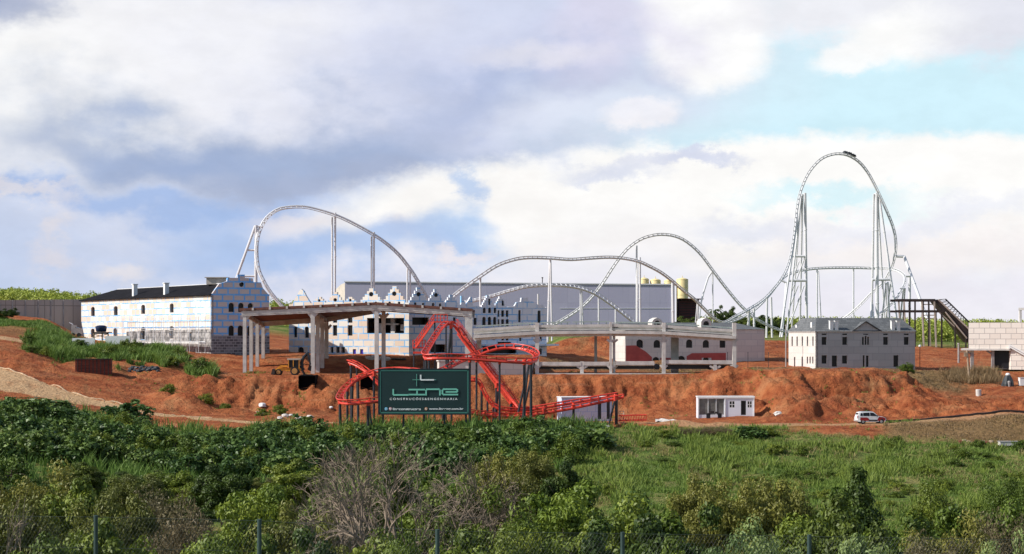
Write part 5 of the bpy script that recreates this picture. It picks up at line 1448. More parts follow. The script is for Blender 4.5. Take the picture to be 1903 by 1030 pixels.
M['cabin_glass'] = plain('cabin_glass', (.17, .16, .15), .22, .5, .35, spec=.6)
cb, cf, zb, zt = box_building('site_cabin', 'white site cabin with wide dark glazed front on the dirt before the earth mound', 1297, 1402, 738.5, 775, 285.5, 2.6, 'cabin',
                              [('glass_front', (1299.5, 741.5, 1345.5, 771), 'cabin_glass'), ('window', (1355.5, 746, 1365.5, 758), 'glass'), ('door', (1377, 745, 1386.5, 771.5), 'glass'), ('window', (1389, 746, 1397.5, 758), 'glass')])
m = MB()
for px in (1316, 1331): m.bar(cf.pt(cf.uv(px, 760)[0], zb + .5, .06), cf.pt(cf.uv(px, 760)[0], zt - .2, .06), .06, .1, Vector((1, 0, 0)))
for px in (1298, 1347.5, 1401): m.bar(cf.pt(cf.uv(px, 760)[0], zb, -.04), cf.pt(cf.uv(px, 760)[0], zt, -.04), .1, .14, Vector((1, 0, 0)))
m.bar(cf.pt(0, zt - .06, -.05), cf.pt(cf.L, zt - .06, -.05), .1, .16); m.build('corner_post', M['white'], cb)
tb = thing('work_table', tuple(G(1327, 284)), 'dark work table heaped with tools in front of the glazed cabin', 'table')
m = MB(); g = G(1327, 284); m.box(g + Vector((0, 0, .72)), (1.9, .8, .08)); m.build('top', M['steel_d'], tb)
for sx in (-.85, .85):
    m = MB(); m.bar(g + Vector((sx, 0, -.1)), g + Vector((sx, 0, .7)), .6, .07, Vector((0, 1, 0))); m.build('leg', M['steel_d'], tb)
m = MB(); m.box(g + Vector((-.3, 0, .92)), (.6, .4, .3)); m.box(g + Vector((.4, 0, .86)), (.4, .4, .2)); m.build('tools', M['steel_b'], tb)
box_building('site_shed', 'pale blue boarded shed with two dark doors under the end of the red track', 1044, 1137, 739.5, 779, 285, 3.2, 'shed',
             [('door', (1111, 747, 1117.5, 779), 'steel_d'), ('door', (1127.5, 747, 1133.5, 779), 'steel_d')], cat='shed', sink=1.2, turn=1.5)
# red steel track pieces waiting on the ground
for i, (x0, x1, y, dd, lab) in enumerate(((1150, 1202, 771, 272, 'length of red track with ladder ties lying on the ground right of the blue shed'), )):
    t = thing('track_section', tuple(G((x0 + x1) / 2, dd)), lab, 'track section')
    m = MB(); z = gz((x0 + x1) / 2, dd) + .55
    a_, b_ = P(x0, y, dd), P(x1, y, dd)
    for h in (0, .7):
        for dy in (0, .9): m.tube([Vector((a_.x, dd + dy, z + h)), Vector((b_.x, dd + dy, z + h + .1))], .085, 6)
    m.build('rail', M['steel_r'], t); m = MB()
    for k in range(11):
        x = a_.x + (b_.x - a_.x) * (k + .5) / 11; m.bar((x, dd, z + .05), (x + .2, dd, z + .7), .12, .1); m.bar((x, dd, z), (x, dd + .9, z), .1, .1)
    m.build('tie', M['steel_r'], t)
t = thing('ladder', tuple(G(1155, 273)), 'small pale ladder leaning beside the red track pieces', 'ladder'); g = G(1155, 272.5); m = MB()
for dx in (-.35, .35): m.tube([g + Vector((dx, 0, -.1)), g + Vector((dx, .35, 2.1))], .05, 5)
m.build('stile', M['steel_p'], t); m = MB()
for k in range(6): m.tube([g + Vector((-.35, .05 + k * .055, .3 + k * .32)), g + Vector((.35, .05 + k * .055, .3 + k * .32))], .035, 5)
m.build('rung', M['steel_p'], t)


# ------------------------------------------------------------------ car
def car():
    D = 268.5; g = G(1617.5, D); t = thing('parked_car', tuple(g), 'white estate car with dark red wing and rear arch panels on the dirt road', 'car')
    ang = R(7); Xa = Vector((math.cos(ang), math.sin(ang), 0)); Ya = Vector((-math.sin(ang), math.cos(ang), 0)); Za = Vector((0, 0, 1)); sc = 1.0
    q = lambda x, y, z: g + Xa * x * sc + Ya * y * sc + Za * z * sc
    W2 = .84

    def loft(sts):
        m = MB(); rows = []
        for x, z0, z1, w0, w1 in sts: wm = w0 + (w1 - w0) * .45; rows.append([q(x, -w0, z0), q(x, -wm, z0 + (z1 - z0) * .45), q(x, -w1, z1), q(x, -w1 * .8, z1 + .03), q(x, w1 * .8, z1 + .03), q(x, w1, z1), q(x, wm, z0 + (z1 - z0) * .45), q(x, w0, z0)])
        m.grid(rows, True); m.face(rows[0][::-1]); m.face(rows[-1]); return m
    body = loft([(-2.1, .42, .86, .70, .72), (-2.06, .32, 1.02, .78, .78), (-1.7, .27, 1.04, W2, .80), (-.6, .25, 1.03, W2, .81), (.55, .25, 1.02, W2, .80), (1.0, .27, 1.0, W2, .78), (1.6, .28, .93, .82, .74), (1.98, .32, .80, .76, .66), (2.1, .36, .66, .68, .60)])
    b = body.build('body', M['car_white'], t, smooth=False)
    cab = loft([(-2.02, 1.0, 1.06, .76, .74), (-1.86, 1.0, 1.55, .78, .64), (-1.5, 1.0, 1.64, .79, .64), (-.3, 1.0, 1.68, .79, .65), (.25, 1.0, 1.62, .79, .63), (.98, 1.0, 1.03, .77, .74)])
    cab.build('roof', M['car_white'], t)
    for y_, s_ in ((-1, -1), (1, 1)):
        yy = lambda x, z: q(x, s_ * (.825 - (z - 1.0) * .235), z)
        for nm, pl in (('side_window', [(-1.72, 1.08), (-1.36, 1.08), (-1.36, 1.50), (-1.62, 1.48)]), ('side_window', [(-1.26, 1.08), (-.36, 1.08), (-.36, 1.55), (-1.26, 1.53)]), ('side_window', [(-.26, 1.08), (.82, 1.08), (.22, 1.52), (-.26, 1.55)])):
            m = MB(); m.face([yy(*p) for p in (pl if s_ < 0 else pl[::-1])]); m.build(nm, M['glass'], t)
        m = MB()
        for pl in ([(-1.75, .50), (-.9, .42), (-.40, .42), (-.45, .68), (-.75, .88), (-1.72, .90)], [(.70, .42), (1.5, .36), (1.95, .46), (1.9, .76), (1.5, .93), (1.0, .97), (.80, .66)]):
            m.face([q(x, s_ * (W2 + .03 - max(0, x - 1.0) * .065), z) for x, z in (pl if s_ < 0 else pl[::-1])])
        m.build('side_panel', M['car_red'], t)
        m = MB(); m.bar(q(-.5, s_ * (W2 + .02), .46), q(.75, s_ * (W2 + .02), .46), .05, .2); m.build('sill_moulding', M['steel_d'], t)
        for x in (-1.3, 1.32):
            c = q(x, s_ * .70, .31); o_ = Ya * s_; m = MB(); m.tube([c - o_ * .04, c + o_ * .15], .315, 18); w_ = m.build('wheel', M['rubber'], t)
            m = MB(); m.tube([c + o_ * .12, c + o_ * .162], .19, 14); m.build('rim', M['chrome'], w_)
            m = MB(); m.tube([q(x, s_ * (W2 - .12), .33), q(x, s_ * (W2 + .006), .33)], .37, 18); m.build('wheel_arch', M['steel_d'], t)
        m = MB(); m.box(q(1.93, s_ * .60, .72), (.16, .24, .16), (Xa, Ya, Za)); m.build('headlight', M['chrome'], t)
        m = MB(); m.box(q(-2.05, s_ * .70, .95), (.1, .16, .42), (Xa, Ya, Za)); m.build('tail_light', M['car_red'], t)
        m = MB(); m.box(q(.72, s_ * .92, 1.10), (.14, .2, .14), (Xa, Ya, Za)); m.build('mirror', M['steel_d'], t)
    m = MB(); m.face([q(1.05, -.70, 1.025), q(1.05, .70, 1.025), q(1.94, .62, .87), q(1.94, -.62, .87)][::-1]); m.build('bonnet_panel', M['car_red'], t)
    m = MB(); m.face([q(.93, -.70, 1.09), q(.93, .70, 1.09), q(.33, .57, 1.58), q(.33, -.57, 1.58)]); m.build('windscreen', M['glass'], t)
    m = MB(); m.face([q(-2.0, -.62, 1.12), q(-1.905, -.56, 1.50), q(-1.905, .56, 1.50), q(-2.0, .62, 1.12)]); m.build('rear_window', M['glass'], t)
    for x in (-2.1, 2.07):
        m = MB(); m.box(q(x, 0, .44), (.16, 1.45, .2), (Xa, Ya, Za)); m.build('bumper', M['steel_d'] if x > 0 else M['concrete_d'], t)
    m = MB()
    for s_ in (-1, 1): m.tube([q(-1.5, s_ * .55, 1.73), q(.1, s_ * .55, 1.73)], .025, 5)
    m.build('roof_rail', M['steel_d'], t)


car()


# ------------------------------------------------------------------ backhoe
M['rim_tan'] = plain('dusty_rim', (.42, .22, .07), .8, .2, 2)
def backhoe():
    D = 319.0; k = D / F; g = G(540, D); t = thing('backhoe_loader', tuple(g), 'dusty orange backhoe loader with raised rear boom between the pergola columns', 'excavator')
    q = lambda px, h, dy=0.0: Vector(((px - CX) * k, D + dy, g.z + h))
    m = MB(); m.bar(q(518, .95), q(533, 1.05), .95, .62); m.bar(q(531, .9), q(560, .9), 1.1, .5); m.bar(q(515, .85), q(520, .9), 1.0, .45); m.build('body', M['yellow'], t)
    m = MB(); m.box(q(547, 1.85), (1.75, 1.5, 1.3)); c = m.build('cab', M['glass'], t)
    m = MB(); m.box(q(547, 2.62), (2.25, 1.7, .22)); m.build('cab_roof', M['steel_p'], c)
    m = MB()
    for px in (537.3, 546, 556.8):
        for dy in (-.77, .77): m.bar(q(px, 1.1, dy), q(px, 2.55, dy), .1, .1, Vector((1, 0, 0)))
    m.build('cab_post', M['yellow'], c)
    for px, r_, wd in ((548.5, .72, .45), (518.5, .52, .36)):
        for s_ in (-1, 1):
            c_ = q(px, r_ - .05, s_ * .72); m = MB(); m.tube([c_ + Vector((0, -wd / 2, 0)), c_ + Vector((0, wd / 2, 0))], r_, 18); w_ = m.build('wheel', M['rust'] if False else M['rubber'], t)
            m = MB(); m.tube([c_ + Vector((0, -wd / 2 - .03, 0)), c_ + Vector((0, wd / 2 + .03, 0))], r_ * .66, 14); m.build('rim', M['rim_tan'], w_)
    m = MB(); m.face([q(505, .1, -1.1), q(505, .1, 1.1), q(507.5, 1.0, 1.1), q(507.5, 1.0, -1.1)]); m.face([q(505, .1, -1.1), q(512, .05, -1.1), q(512, .05, 1.1), q(505, .1, 1.1)])
    m.face([q(505, .1, -1.1), q(507.5, 1.0, -1.1), q(512, .95, -1.1), q(512, .05, -1.1)]); m.face([q(512, .05, -1.1), q(512, .95, -1.1), q(512, .95, 1.1), q(512, .05, 1.1)]); m.face([q(507.5, 1, -1.1), q(507.5, 1, 1.1), q(512, .95, 1.1), q(512, .95, -1.1)]); m.build('loader_bucket', M['steel_b'], t)
    m = MB()
    for s_ in (-.62, .62): m.bar(q(510, .6, s_), q(522, 1.5, s_), .14, .2); m.bar(q(522, 1.5, s_), q(534, 1.45, s_), .14, .22)
    m.build('loader_arm', M['yellow'], t)
    m = MB(); m.bar(q(560, 1.0), q(563, 1.3), .5, .9); m.tube([q(562, 1.1), q(561, 2.1), q(564.5, 3.0), q(572, 3.75)], [.24, .26, .24, .16], 6); m.build('boom', M['steel_d'], t)
    m = MB(); m.tube([q(572, 3.8), q(573.5, 3.0), q(577, 1.7)], [.18, .22, .14], 6); m.tube([q(563, 2.6, .15), q(571, 3.4, .15)], .09, 6); m.build('dipper', M['steel_d'], t)
    m = MB(); m.face([q(575, 1.7, -.4), q(575, 1.7, .4), q(572, .9, .4), q(572, .9, -.4)]); m.face([q(572, .9, -.4), q(572, .9, .4), q(577.5, .6, .4), q(577.5, .6, -.4)])
    for s_ in (-.4, .4): m.face([q(575, 1.7, s_), q(572, .9, s_), q(577.5, .6, s_), q(578.5, 1.5, s_)])
    m.build('rear_bucket', M['steel_b'], t)
    for s_ in (-.9, .9):
        m = MB(); m.bar(q(561, .9, s_), q(566, .05, s_), .16, .2); m.box(q(566, .06, s_), (.6, .4, .1)); m.build('stabiliser', M['steel_b'], t)


backhoe()


M['void'] = plain('black_lining', (.005, .005, .006), .9, .2, .5, spec=.05)  # black colour stands for the darkness in the culvert mouths, rims included
# ------------------------------------------------------------------ black openings in the bank
for px0, px1, y0, y1, lab in ((556.5, 585.5, 699.5, 721.5, 'square black culvert mouth in the dirt bank under the backhoe'), (671.5, 692, 699.5, 722, 'square black culvert mouth beside the curve of red track, left of the sign')):
    D = 308.5; t = thing('culvert', tuple(P((px0 + px1) / 2, y1, D)), lab, 'culvert')
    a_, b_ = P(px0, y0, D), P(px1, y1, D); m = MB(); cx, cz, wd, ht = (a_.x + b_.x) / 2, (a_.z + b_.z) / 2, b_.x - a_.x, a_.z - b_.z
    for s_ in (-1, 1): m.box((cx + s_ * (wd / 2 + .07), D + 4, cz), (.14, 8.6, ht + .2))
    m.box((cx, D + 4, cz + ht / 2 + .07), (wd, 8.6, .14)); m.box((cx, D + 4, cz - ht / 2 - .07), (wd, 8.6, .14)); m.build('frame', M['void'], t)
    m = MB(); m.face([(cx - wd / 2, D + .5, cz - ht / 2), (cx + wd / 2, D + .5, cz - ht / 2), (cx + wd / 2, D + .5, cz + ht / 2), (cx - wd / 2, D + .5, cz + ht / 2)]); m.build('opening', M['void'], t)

# ------------------------------------------------------------------ odds and ends on the left
D = 307.0; t = thing('rusty_container', tuple(G(178, D)), 'dark rusty open steel container on the red dirt before the tall grass', 'container')
a_, b_ = P(141, 667, D), P(205, 686, D); m = MB(); zb = min(gz(141, D), gz(205, D), b_.z) - .3; h = a_.z - zb; cx = (a_.x + b_.x) / 2; wd = b_.x - a_.x
Xc = Vector((1, .12, 0)).normalized(); Yc = Vector((-.12, 1, 0)).normalized(); ax = (Xc, Yc, Vector((0, 0, 1))); c0 = Vector((cx, D, zb))
for s_ in (-1, 1): m.box(c0 + Yc * (s_ * 1.2 + 1.2) + Vector((0, 0, h / 2)), (wd, .1, h), ax)
for s_ in (-1, 1): m.box(c0 + Xc * (s_ * wd / 2) + Yc * 1.2 + Vector((0, 0, h / 2)), (.1, 2.5, h), ax)
m.box(c0 + Yc * 1.2 + Vector((0, 0, h * .55)), (wd, 2.3, .1), ax); m.build('shell', M['rust'], t)
m = MB()
for i in range(9): m.box(c0 + Xc * (-wd / 2 + .35 + i * (wd - .7) / 8) + Yc * (-.09) + Vector((0, 0, h / 2)), (.12, .08, h), ax)
for z in (.08, h - .05): m.box(c0 - Yc * .1 + Vector((0, 0, z)), (wd + .2, .12, .16), ax)
m.build('rib', M['steel_b'], t)
D = 349.0; t = thing('water_tank', tuple(G(185, D)), 'dark blue plastic water tank on a dark plank stand in front of the white building', 'tank')
c = P(188, 617, D); zt = P(188, 605, D).z; m = MB(); m.lathe((c.x, D, c.z), [(.72, 0), (.9, .05), (1.05, .85), (1.02, .95), (.75, 1.15), (.3, 1.22)], 20); m.build('tank', M['tank_blue'], t, smooth=True)
m = MB(); m.lathe((c.x, D, c.z + .9), [(1.07, 0), (1.07, .1)], 20); m.build('rim', M['tank_blue'], t)
m = MB(); m.box((c.x + .2, D, c.z - .1), (3.2, 1.9, .18)); m.box((c.x + .2, D - .8, c.z - .3), (2.6, .14, .2)); m.build('platform', M['steel_b'], t)
for px in (175, 190, 201):
    m = MB(); p = P(px, 620, D); m.bar((p.x, D, gz(px, D) - .3), (p.x, D, c.z - .15), .2, .2, Vector((1, 0, 0))); m.build('leg', M['pole'], t)
m = MB(); m.bar(P(172, 628, D), P(200, 621, D), .08, .12); m.bar(P(172, 621, D), P(200, 628, D), .08, .12); m.build('brace', M['pole'], t)
for x0, x1, y0, D, lab in ((134, 176, 628.5, 346, 'low white hoarding panel left of the blue water tank'), (196, 241.5, 624.5, 345, 'taller white hoarding panel right of the blue water tank')):
    t = thing('hoarding', tuple(G(x0, D)), lab, 'hoarding', 'white hoarding panels by the water tank'); a_, b_ = P(x0, y0, D), P(x1, y0, D); zb = min(gz(x0, D), gz(x1, D)) - .3
    m = MB(); m.box(((a_.x + b_.x) / 2, D, (a_.z + zb) / 2), (b_.x - a_.x, .08, a_.z - zb)); m.build('panel', M['white'], t)
    for k in range(4): m = MB(); x = a_.x + (b_.x - a_.x) * k / 3; m.bar((x, D + .1, zb), (x, D + .1, a_.z - .1), .1, .1, Vector((1, 0, 0))); m.build('stud', M['pole'], t)
for px, y, D, lab, w_ in ((255, 627, 346, 'dark open site crate right of the white hoarding', 2.0), ):
    t = thing('site_crate', tuple(G(px, D)), lab, 'crate'); g = G(px, D); m = MB(); m.box(g + Vector((0, 0, .75)), (w_ * 1.2, 1.4, 1.5)); m.build('box', M['steel_b'], t); m = MB(); m.box(g + Vector((0, -.1, 1.55)), (w_ * 1.35, 1.8, .12)); m.build('lid', M['concrete_d'], t)
# left of the barn foot: bags and drums
for i, (px, D, mt, lab) in enumerate(((292, 337, 'white', 'white sack lying at the foot of the scaffold, leftmost of its row'), (299, 336.5, 'cloth', 'pale sack second from the left at the scaffold foot'), (306, 336, 'white', 'white sack beside the dark rubble under the scaffold'), (336, 337, 'white', 'white drum standing alone near the stone facing'), (328, 322, 'white', 'white bag on the dirt left of the tall grass clump'))):
    g = G(px, D); m = MB(); r_ = .42 if i != 3 else .38
    if i == 3:
        t = thing('drum', tuple(g), lab, 'drum'); m.lathe(g - Vector((0, 0, .1)), [(r_, 0), (r_, 1.0), (r_ * .9, 1.06)], 14); m.build('body', M[mt], t); m = MB(); m.lathe(g + Vector((0, 0, .5)), [(r_ + .02, 0), (r_ + .02, .08)], 14); m.build('hoop', M['car_red'], t)
    else:
        m.lathe(g - Vector((0, 0, .12)), [(r_ * .8, 0), (r_ * 1.15, .2), (r_ * 1.05, .45), (r_ * .6, .68), (r_ * .25, .78)], 9)
        tag(m.build('sack', M[mt], None, smooth=True), lab, 'sack')

# ------------------------------------------------------------------ white rubble and stones on the dirt
def stone(px, D, r_, mt, lab, name='stone', cat='stone', group=None, flat=.6):
    g = G(px, D); rn = random.Random(int(px * 10 + D)); m = MB(); rows = []
    for j in range(5):
        ph = -.5 + j / 4 * 1.9
        rows.append([g + Vector((math.cos(a_) * r_ * math.cos(max(-.4, ph - .3)) * rn.uniform(.8, 1.15), math.sin(a_) * r_ * math.cos(max(-.4, ph - .3)) * rn.uniform(.8, 1.15), r_ * flat * (math.sin(ph - .3) + .15))) for a_ in [i * 2 * math.pi / 9 for i in range(9)]])
    m.grid(rows, True); m.face(rows[-1]); return tag(m.build(name, M[mt], None), lab, cat, group)


stone(487.5, 303.5, .62, 'white', 'tallest white lump on the red bank below the backhoe'); stone(479, 302, .4, 'cloth', 'small pale lump left of the tall white lump on the bank')
stone(1127, 262, .7, 'cloth', 'pale broken block at the tip of the dark shrub belt under the shed'); stone(1446, 282, .75, 'concrete', 'grey boulder at the foot of the earth mound right of the cabin')
stone(615, 303, .35, 'white', 'small white stone on the bank left of the red curve')
for i, px in enumerate((520, 530, 541, 556, 566, 575)):
    stone(px, 281 + (i % 3) * 1.5, .45 + .15 * (i % 2), 'cloth' if i % 2 else 'concrete', 'pale rubble lump on the dirt left of the red track', 'rubble', 'rubble', 'pale rubble lumps left of the red track')
for i, px in enumerate((1785, 1792, 1800, 1812, 1820, 1826, 1834, 1842)):
    stone(px, 254.5 + (i % 2) * .5, .36, 'rust' if i % 3 == 0 else 'pole', 'reddish block in the short row along the grass edge at the right', 'block', 'block', 'reddish blocks along the grass edge')
t = thing('slab', tuple(G(1875, 253)), 'pale concrete slab lying in the grass at the right edge', 'slab'); m = MB(); m.box(G(1875, 253) + Vector((0, 0, .35)), (2.6, 1.2, .5)); m.build('slab', M['concrete'], t)
m = MB(); m.box(G(1875, 253) + Vector((0, 0, .64)), (2.75, 1.3, .08)); m.build('edge', M['concrete_d'], t)
for i in range(16):
    stone(240 + i * 3.6, 313.5 + (i * 7 % 5) * .6, .38 + .12 * (i % 3), 'tarp', 'black lump in the dark debris heap right of the rusty container', 'debris_lump', 'debris', 'black lumps of the dark debris heap')
for i in range(9):
    stone(268 + i * 14.5, 340 - i * .3, .4 + .1 * (i % 3), 'concrete_d' if i % 2 else 'tarp', 'dark rubble lump along the foot of the scaffold', 'rubble', 'rubble', 'dark rubble lumps along the scaffold foot')
for i, px in enumerate((684, 690, 697, 704, 711, 717)):
    stone(px, 349 - (i % 2) * .5, .55 + .15 * (i % 3), 'concrete', 'grey rubble lump at the foot of the sunlit gabled front', 'rubble', 'rubble', 'grey rubble lumps at the foot of the gabled front')
for i, px in enumerate((731, 737, 743, 750)):
    stone(px, 349, .5, 'steel_b', 'dark lump at the foot of the gabled front, right of the grey rubble', 'debris_lump', 'debris', 'dark lumps at the foot of the gabled front')
# pale sheet on the ground
m = MB(); rows = []
for j in range(5): rows.append([P(1218 + i * 5.5, 0, 276 + j * 1.1).xy.to_3d() + Vector((0, 0, gz(1218 + i * 5.5, 276 + j * 1.1) + .10 + .12 * math.sin(i * 1.7 + j))) for i in range(9)])
m.grid(rows); tag(m.build('ground_sheet', M['cloth'], None, smooth=True), 'pale sheet spread on the dirt left of the white cabin', 'sheet')
# concrete ring, draped pile, white box at the right
t = thing('concrete_pipe', tuple(G(1818.5, 317)), 'upright pale concrete pipe ring on the dirt below the wooden pole', 'pipe'); g = G(1818.5, 317)
m = MB(); m.lathe(g - Vector((0, 0, .2)), [(.44, 0), (.46, 1.25), (.40, 1.3)], 18); m.build('ring', M['concrete'], t, smooth=False); m = MB(); m.lathe(g + Vector((0, 0, 1.08)), [(.36, 0), (.36, .03)], 18); m.build('mouth', M['concrete_d'], t)
t = thing('draped_pile', tuple(G(1873, 325)), 'dark tarpaulin draped over a tall pile with a white top by the block building', 'pile'); g = G(1873, 325)
m = MB(); rows = []; g = g - Vector((0, 0, .1))
for h, rr in ((0, 1.05), (.5, 1.0), (1.1, .82), (1.6, .6), (1.95, .42), (2.1, .3)): rows.append([g + Vector((math.cos(a_) * rr * (1 + .1 * math.sin(a_ * 5 + h)), math.sin(a_) * rr * (1 + .1 * math.sin(a_ * 5)), h)) for a_ in [i * math.pi / 12 for i in range(24)]])
m.grid(rows, True); m.face(rows[-1]); m.build('tarpaulin', M['tarp'], t); m = MB(); m.lathe(g + Vector((0, 0, 2.0)), [(.4, 0), (.38, .2), (.2, .36)], 12); m.build('cap', M['white'], t)
m = MB(); m.lathe(g + Vector((0, -.75, .0)), [(.28, 0), (.3, .9), (.18, 1.05)], 10); m.build('bag', M['concrete_d'], t)
t = thing('white_box', tuple(G(1900, 325)), 'white boxy unit cut by the photo edge beside the draped pile', 'box'); g = G(1899.5, 325); m = MB(); m.box(g + Vector((.5, 0, .65)), (2.0, 1.2, 1.3)); m.build('body', M['white'], t); m = MB(); m.box(g + Vector((.5, 0, 1.34)), (2.1, 1.3, .1)); m.build('lid', M['concrete'], t)
# poles
def pole(name, label, px, y0, D, r_, mt, head=None, lean=0.0, cat='pole'):
    g = G(px, D); t = thing(name, tuple(g), label, cat); m = MB(); top = P(px - lean, y0, D); m.tube([g - Vector((0, 0, .4)), top], [r_, r_ * .8], 8); m.build('shaft', M[mt], t)
    if head == 'lamp': m = MB(); m.lathe(top, [(.12, -.1), (.28, .05), (.26, .3), (.1, .42)], 12); m.build('lamp_head', M['white'], t)
    elif head == 'arm': m = MB(); m.bar(top + Vector((-1.4, 0, -.3)), top + Vector((1.2, 0, -.3)), .14, .16); m.box(top + Vector((-.2, 0, -.75)), (.6, .4, .7)); m.build('cross_arm', M[mt], t)
    else: m = MB(); m.tube([top - Vector((0, 0, .2)), top + Vector((0, 0, .05))], r_ * 1.2, 8); m.build('cap', M[mt], t)
pole('utility_pole', 'leaning wooden pole with a short cross arm in front of the block building', 1802, 651, 330, .2, 'pole', 'arm', 5)
pole('lamp_post', 'thin lamp post with a white head right of the grey house', 1709.5, 645, 360, .07, 'steel_d', 'lamp', cat='lamp post')
pole('concrete_post', 'plain concrete post between the grey house and the block building', 1781.5, 638, 385, .22, 'concrete_d')
pole('concrete_post', 'thin concrete post touching the left end of the grey house', 1460.5, 604, 350, .13, 'concrete_d')
for i, (px, D) in enumerate(((1352, 346), (1390, 346), (1428, 346))):
    pole('fence_stake', ('first', 'second', 'third')[i] + ' thin grey stake right of the concrete deck, counted from the deck', px, 655, D, .05, 'steel_d', cat='stake')
# kerbs and drain line of the dirt roads
def strip(name, prs, w_, h, mat, off=0.0):
    m = MB()
    for (p0, d0), (p1, d1) in zip(prs[:-1], prs[1:]):
        a_, b_ = G(p0, d0), G(p1, d1); m.bar(a_ + Vector((0, 0, h / 2 - .06 + off)), b_ + Vector((0, 0, h / 2 - .06 + off)), w_, h)
    o = m.build(name, M[mat], None); o['kind'] = 'structure'; return o
M['sandstone'] = plain('pale_kerb', (.47, .34, .22), .85, .3, 1.5)
strip('kerb', [(px, np.interp(px, *ROAD_F) + .3) for px in range(-200, 400, 6)], .16, .17, 'sandstone')
strip('drain_channel', [(px, np.interp(px, [1640, 1903, 2600], [271.8, 274.2, 275])) for px in range(1648, 2300, 14)], .4, .32, 'steel_b')


# ================================================================== WIRE FENCE IN FRONT
FT = [(-260, 952), (-120, 955), (178, 958), (482, 965), (813, 984), (1157, 989), (1504, 994), (2010, 1002)]
def wire_fence():
    D = 31.0; k = D / F
    t = thing('wire_fence', tuple(G(813, D)), 'chain link fence with teal posts across the foot of the picture', 'fence')
    for px, y in FT[2:-1]:
        m = MB(); top = P(px, y, D); m.tube([Vector((top.x, D, -6.6)), top], .035, 10); m.build('post', M['post_teal'], t)
    X = lambda px: (px - CX) * k
    tz = lambda x: float(np.interp(x, [X(p) for p, _ in FT], [(HY - y) * k for _, y in FT])) - .03
    m = MB(); x0, x1 = X(-60), X(1960); zb = -5.55; s_ = .062
    def rib(a_, b_, r_):
        d = (b_ - a_).normalized(); n1 = Vector((0, 1, 0)); n2 = d.cross(n1)
        rows = [[p + n1 * r_, p + n2 * r_, p - n1 * r_, p - n2 * r_] for p in (a_, b_)]; m.grid(rows, True)
    n = int((x1 - x0) / s_)
    for i in range(-12, n):
        xa = x0 + i * s_
        for sg in (1, -1):
            xs = xa if sg > 0 else xa + 1.2
            a_ = Vector((xs, D + .04 + sg * .003, zb)); zt = tz(xs + sg * 1.1); hh = zt - zb
            rib(a_, Vector((xs + sg * hh * .62, D + .04 + sg * .003, zb + hh)), .0010)
    m.build('mesh', M['wire'], t)
    m = MB()
    for dz in (0.0, -.5):
        m.tube([Vector((X(p), D + .04, (HY - y) * k - .03 + dz)) for p, y in FT], .0028, 4)
    m.build('line_wire', M['wire'], t)


wire_fence()
# ================================================================== VEGETATION
def np_mesh(name, V, T, n_per, tone=None, mat=None):
    """mesh from a vertex array and equal sized faces"""
    me = bpy.data.meshes.new(name)
    me.vertices.add(len(V)); me.vertices.foreach_set('co', np.ascontiguousarray(V, dtype=np.float32).ravel())
    T = np.ascontiguousarray(T, dtype=np.int32).reshape(-1, n_per)
    me.loops.add(T.size); me.loops.foreach_set('vertex_index', T.ravel())
    me.polygons.add(len(T)); me.polygons.foreach_set('loop_start', np.arange(0, T.size, n_per)); me.polygons.foreach_set('loop_total', np.full(len(T), n_per))
    if tone is not None:
        a = me.attributes.new('tone', 'FLOAT', 'POINT'); a.data.foreach_set('value', np.ascontiguousarray(tone, dtype=np.float32))
    if mat: me.materials.append(mat)
    me.update(); me.validate()
    return me


def unit(v): return v / np.maximum(1e-9, np.linalg.norm(v, axis=-1, keepdims=True))


def leaf_cloud(rs, centers, crad, per, ll, lw, upb=.5, outb=.5, mid=None, flat=1.0, droop=0.0):
    """rhombus leaves round clump centres"""
    nC = len(centers); n = nC * per
    d = unit(rs.normal(size=(n, 3))); rad = rs.rand(n, 1) ** .45
    cr = np.repeat(np.asarray(crad).reshape(-1, 1) * np.ones((nC, 1)), per, 0)
    off = d * rad * cr; off[:, 2] *= flat
    p = np.repeat(centers, per, 0) + off
    nrm = unit(rs.normal(size=(n, 3)) * .75 + d * outb + np.array([0, 0, upb]))
    a = unit(np.cross(nrm, unit(rs.normal(size=(n, 3)))))
    a[:, 2] -= droop; a = unit(a); b = unit(np.cross(nrm, a))
    L = ll * rs.uniform(.65, 1.25, (n, 1)); Wd = lw * rs.uniform(.7, 1.2, (n, 1))
    fold = nrm * Wd * .25
    V = np.stack([p - a * L / 2, p + b * Wd / 2 + fold, p + a * L / 2, p - b * Wd / 2 + fold], 1).reshape(-1, 3)
    T = np.arange(n * 4).reshape(n, 4)
    ct = np.repeat(rs.rand(nC), per); tone = np.clip(.55 * ct + .45 * rs.rand(n), 0, 1)
    return V, T, np.repeat(tone, 4)


def crown_points(rs, n, rx, rz, zc, shell=.55, bottom=-.6, lump=.25):
    """clump centres through an uneven crown"""
    out = []
    ph = rs.rand(6) * 6.28
    while len(out) < n:
        d = unit(rs.normal(size=3)); 
        if d[2] < bottom: continue
        az_ = math.atan2(d[1], d[0]); k = 1 + lump * (math.sin(2 * az_ + ph[0]) * .5 + math.sin(3 * az_ + ph[1] + d[2] * 3) * .5 + math.sin(5 * az_ + ph[2]) * .3)
        r_ = (shell + (1 - shell) * rs.rand()) * k
        out.append((d[0] * r_ * rx, d[1] * r_ * rx, zc + d[2] * r_ * rz))
    return np.array(out)


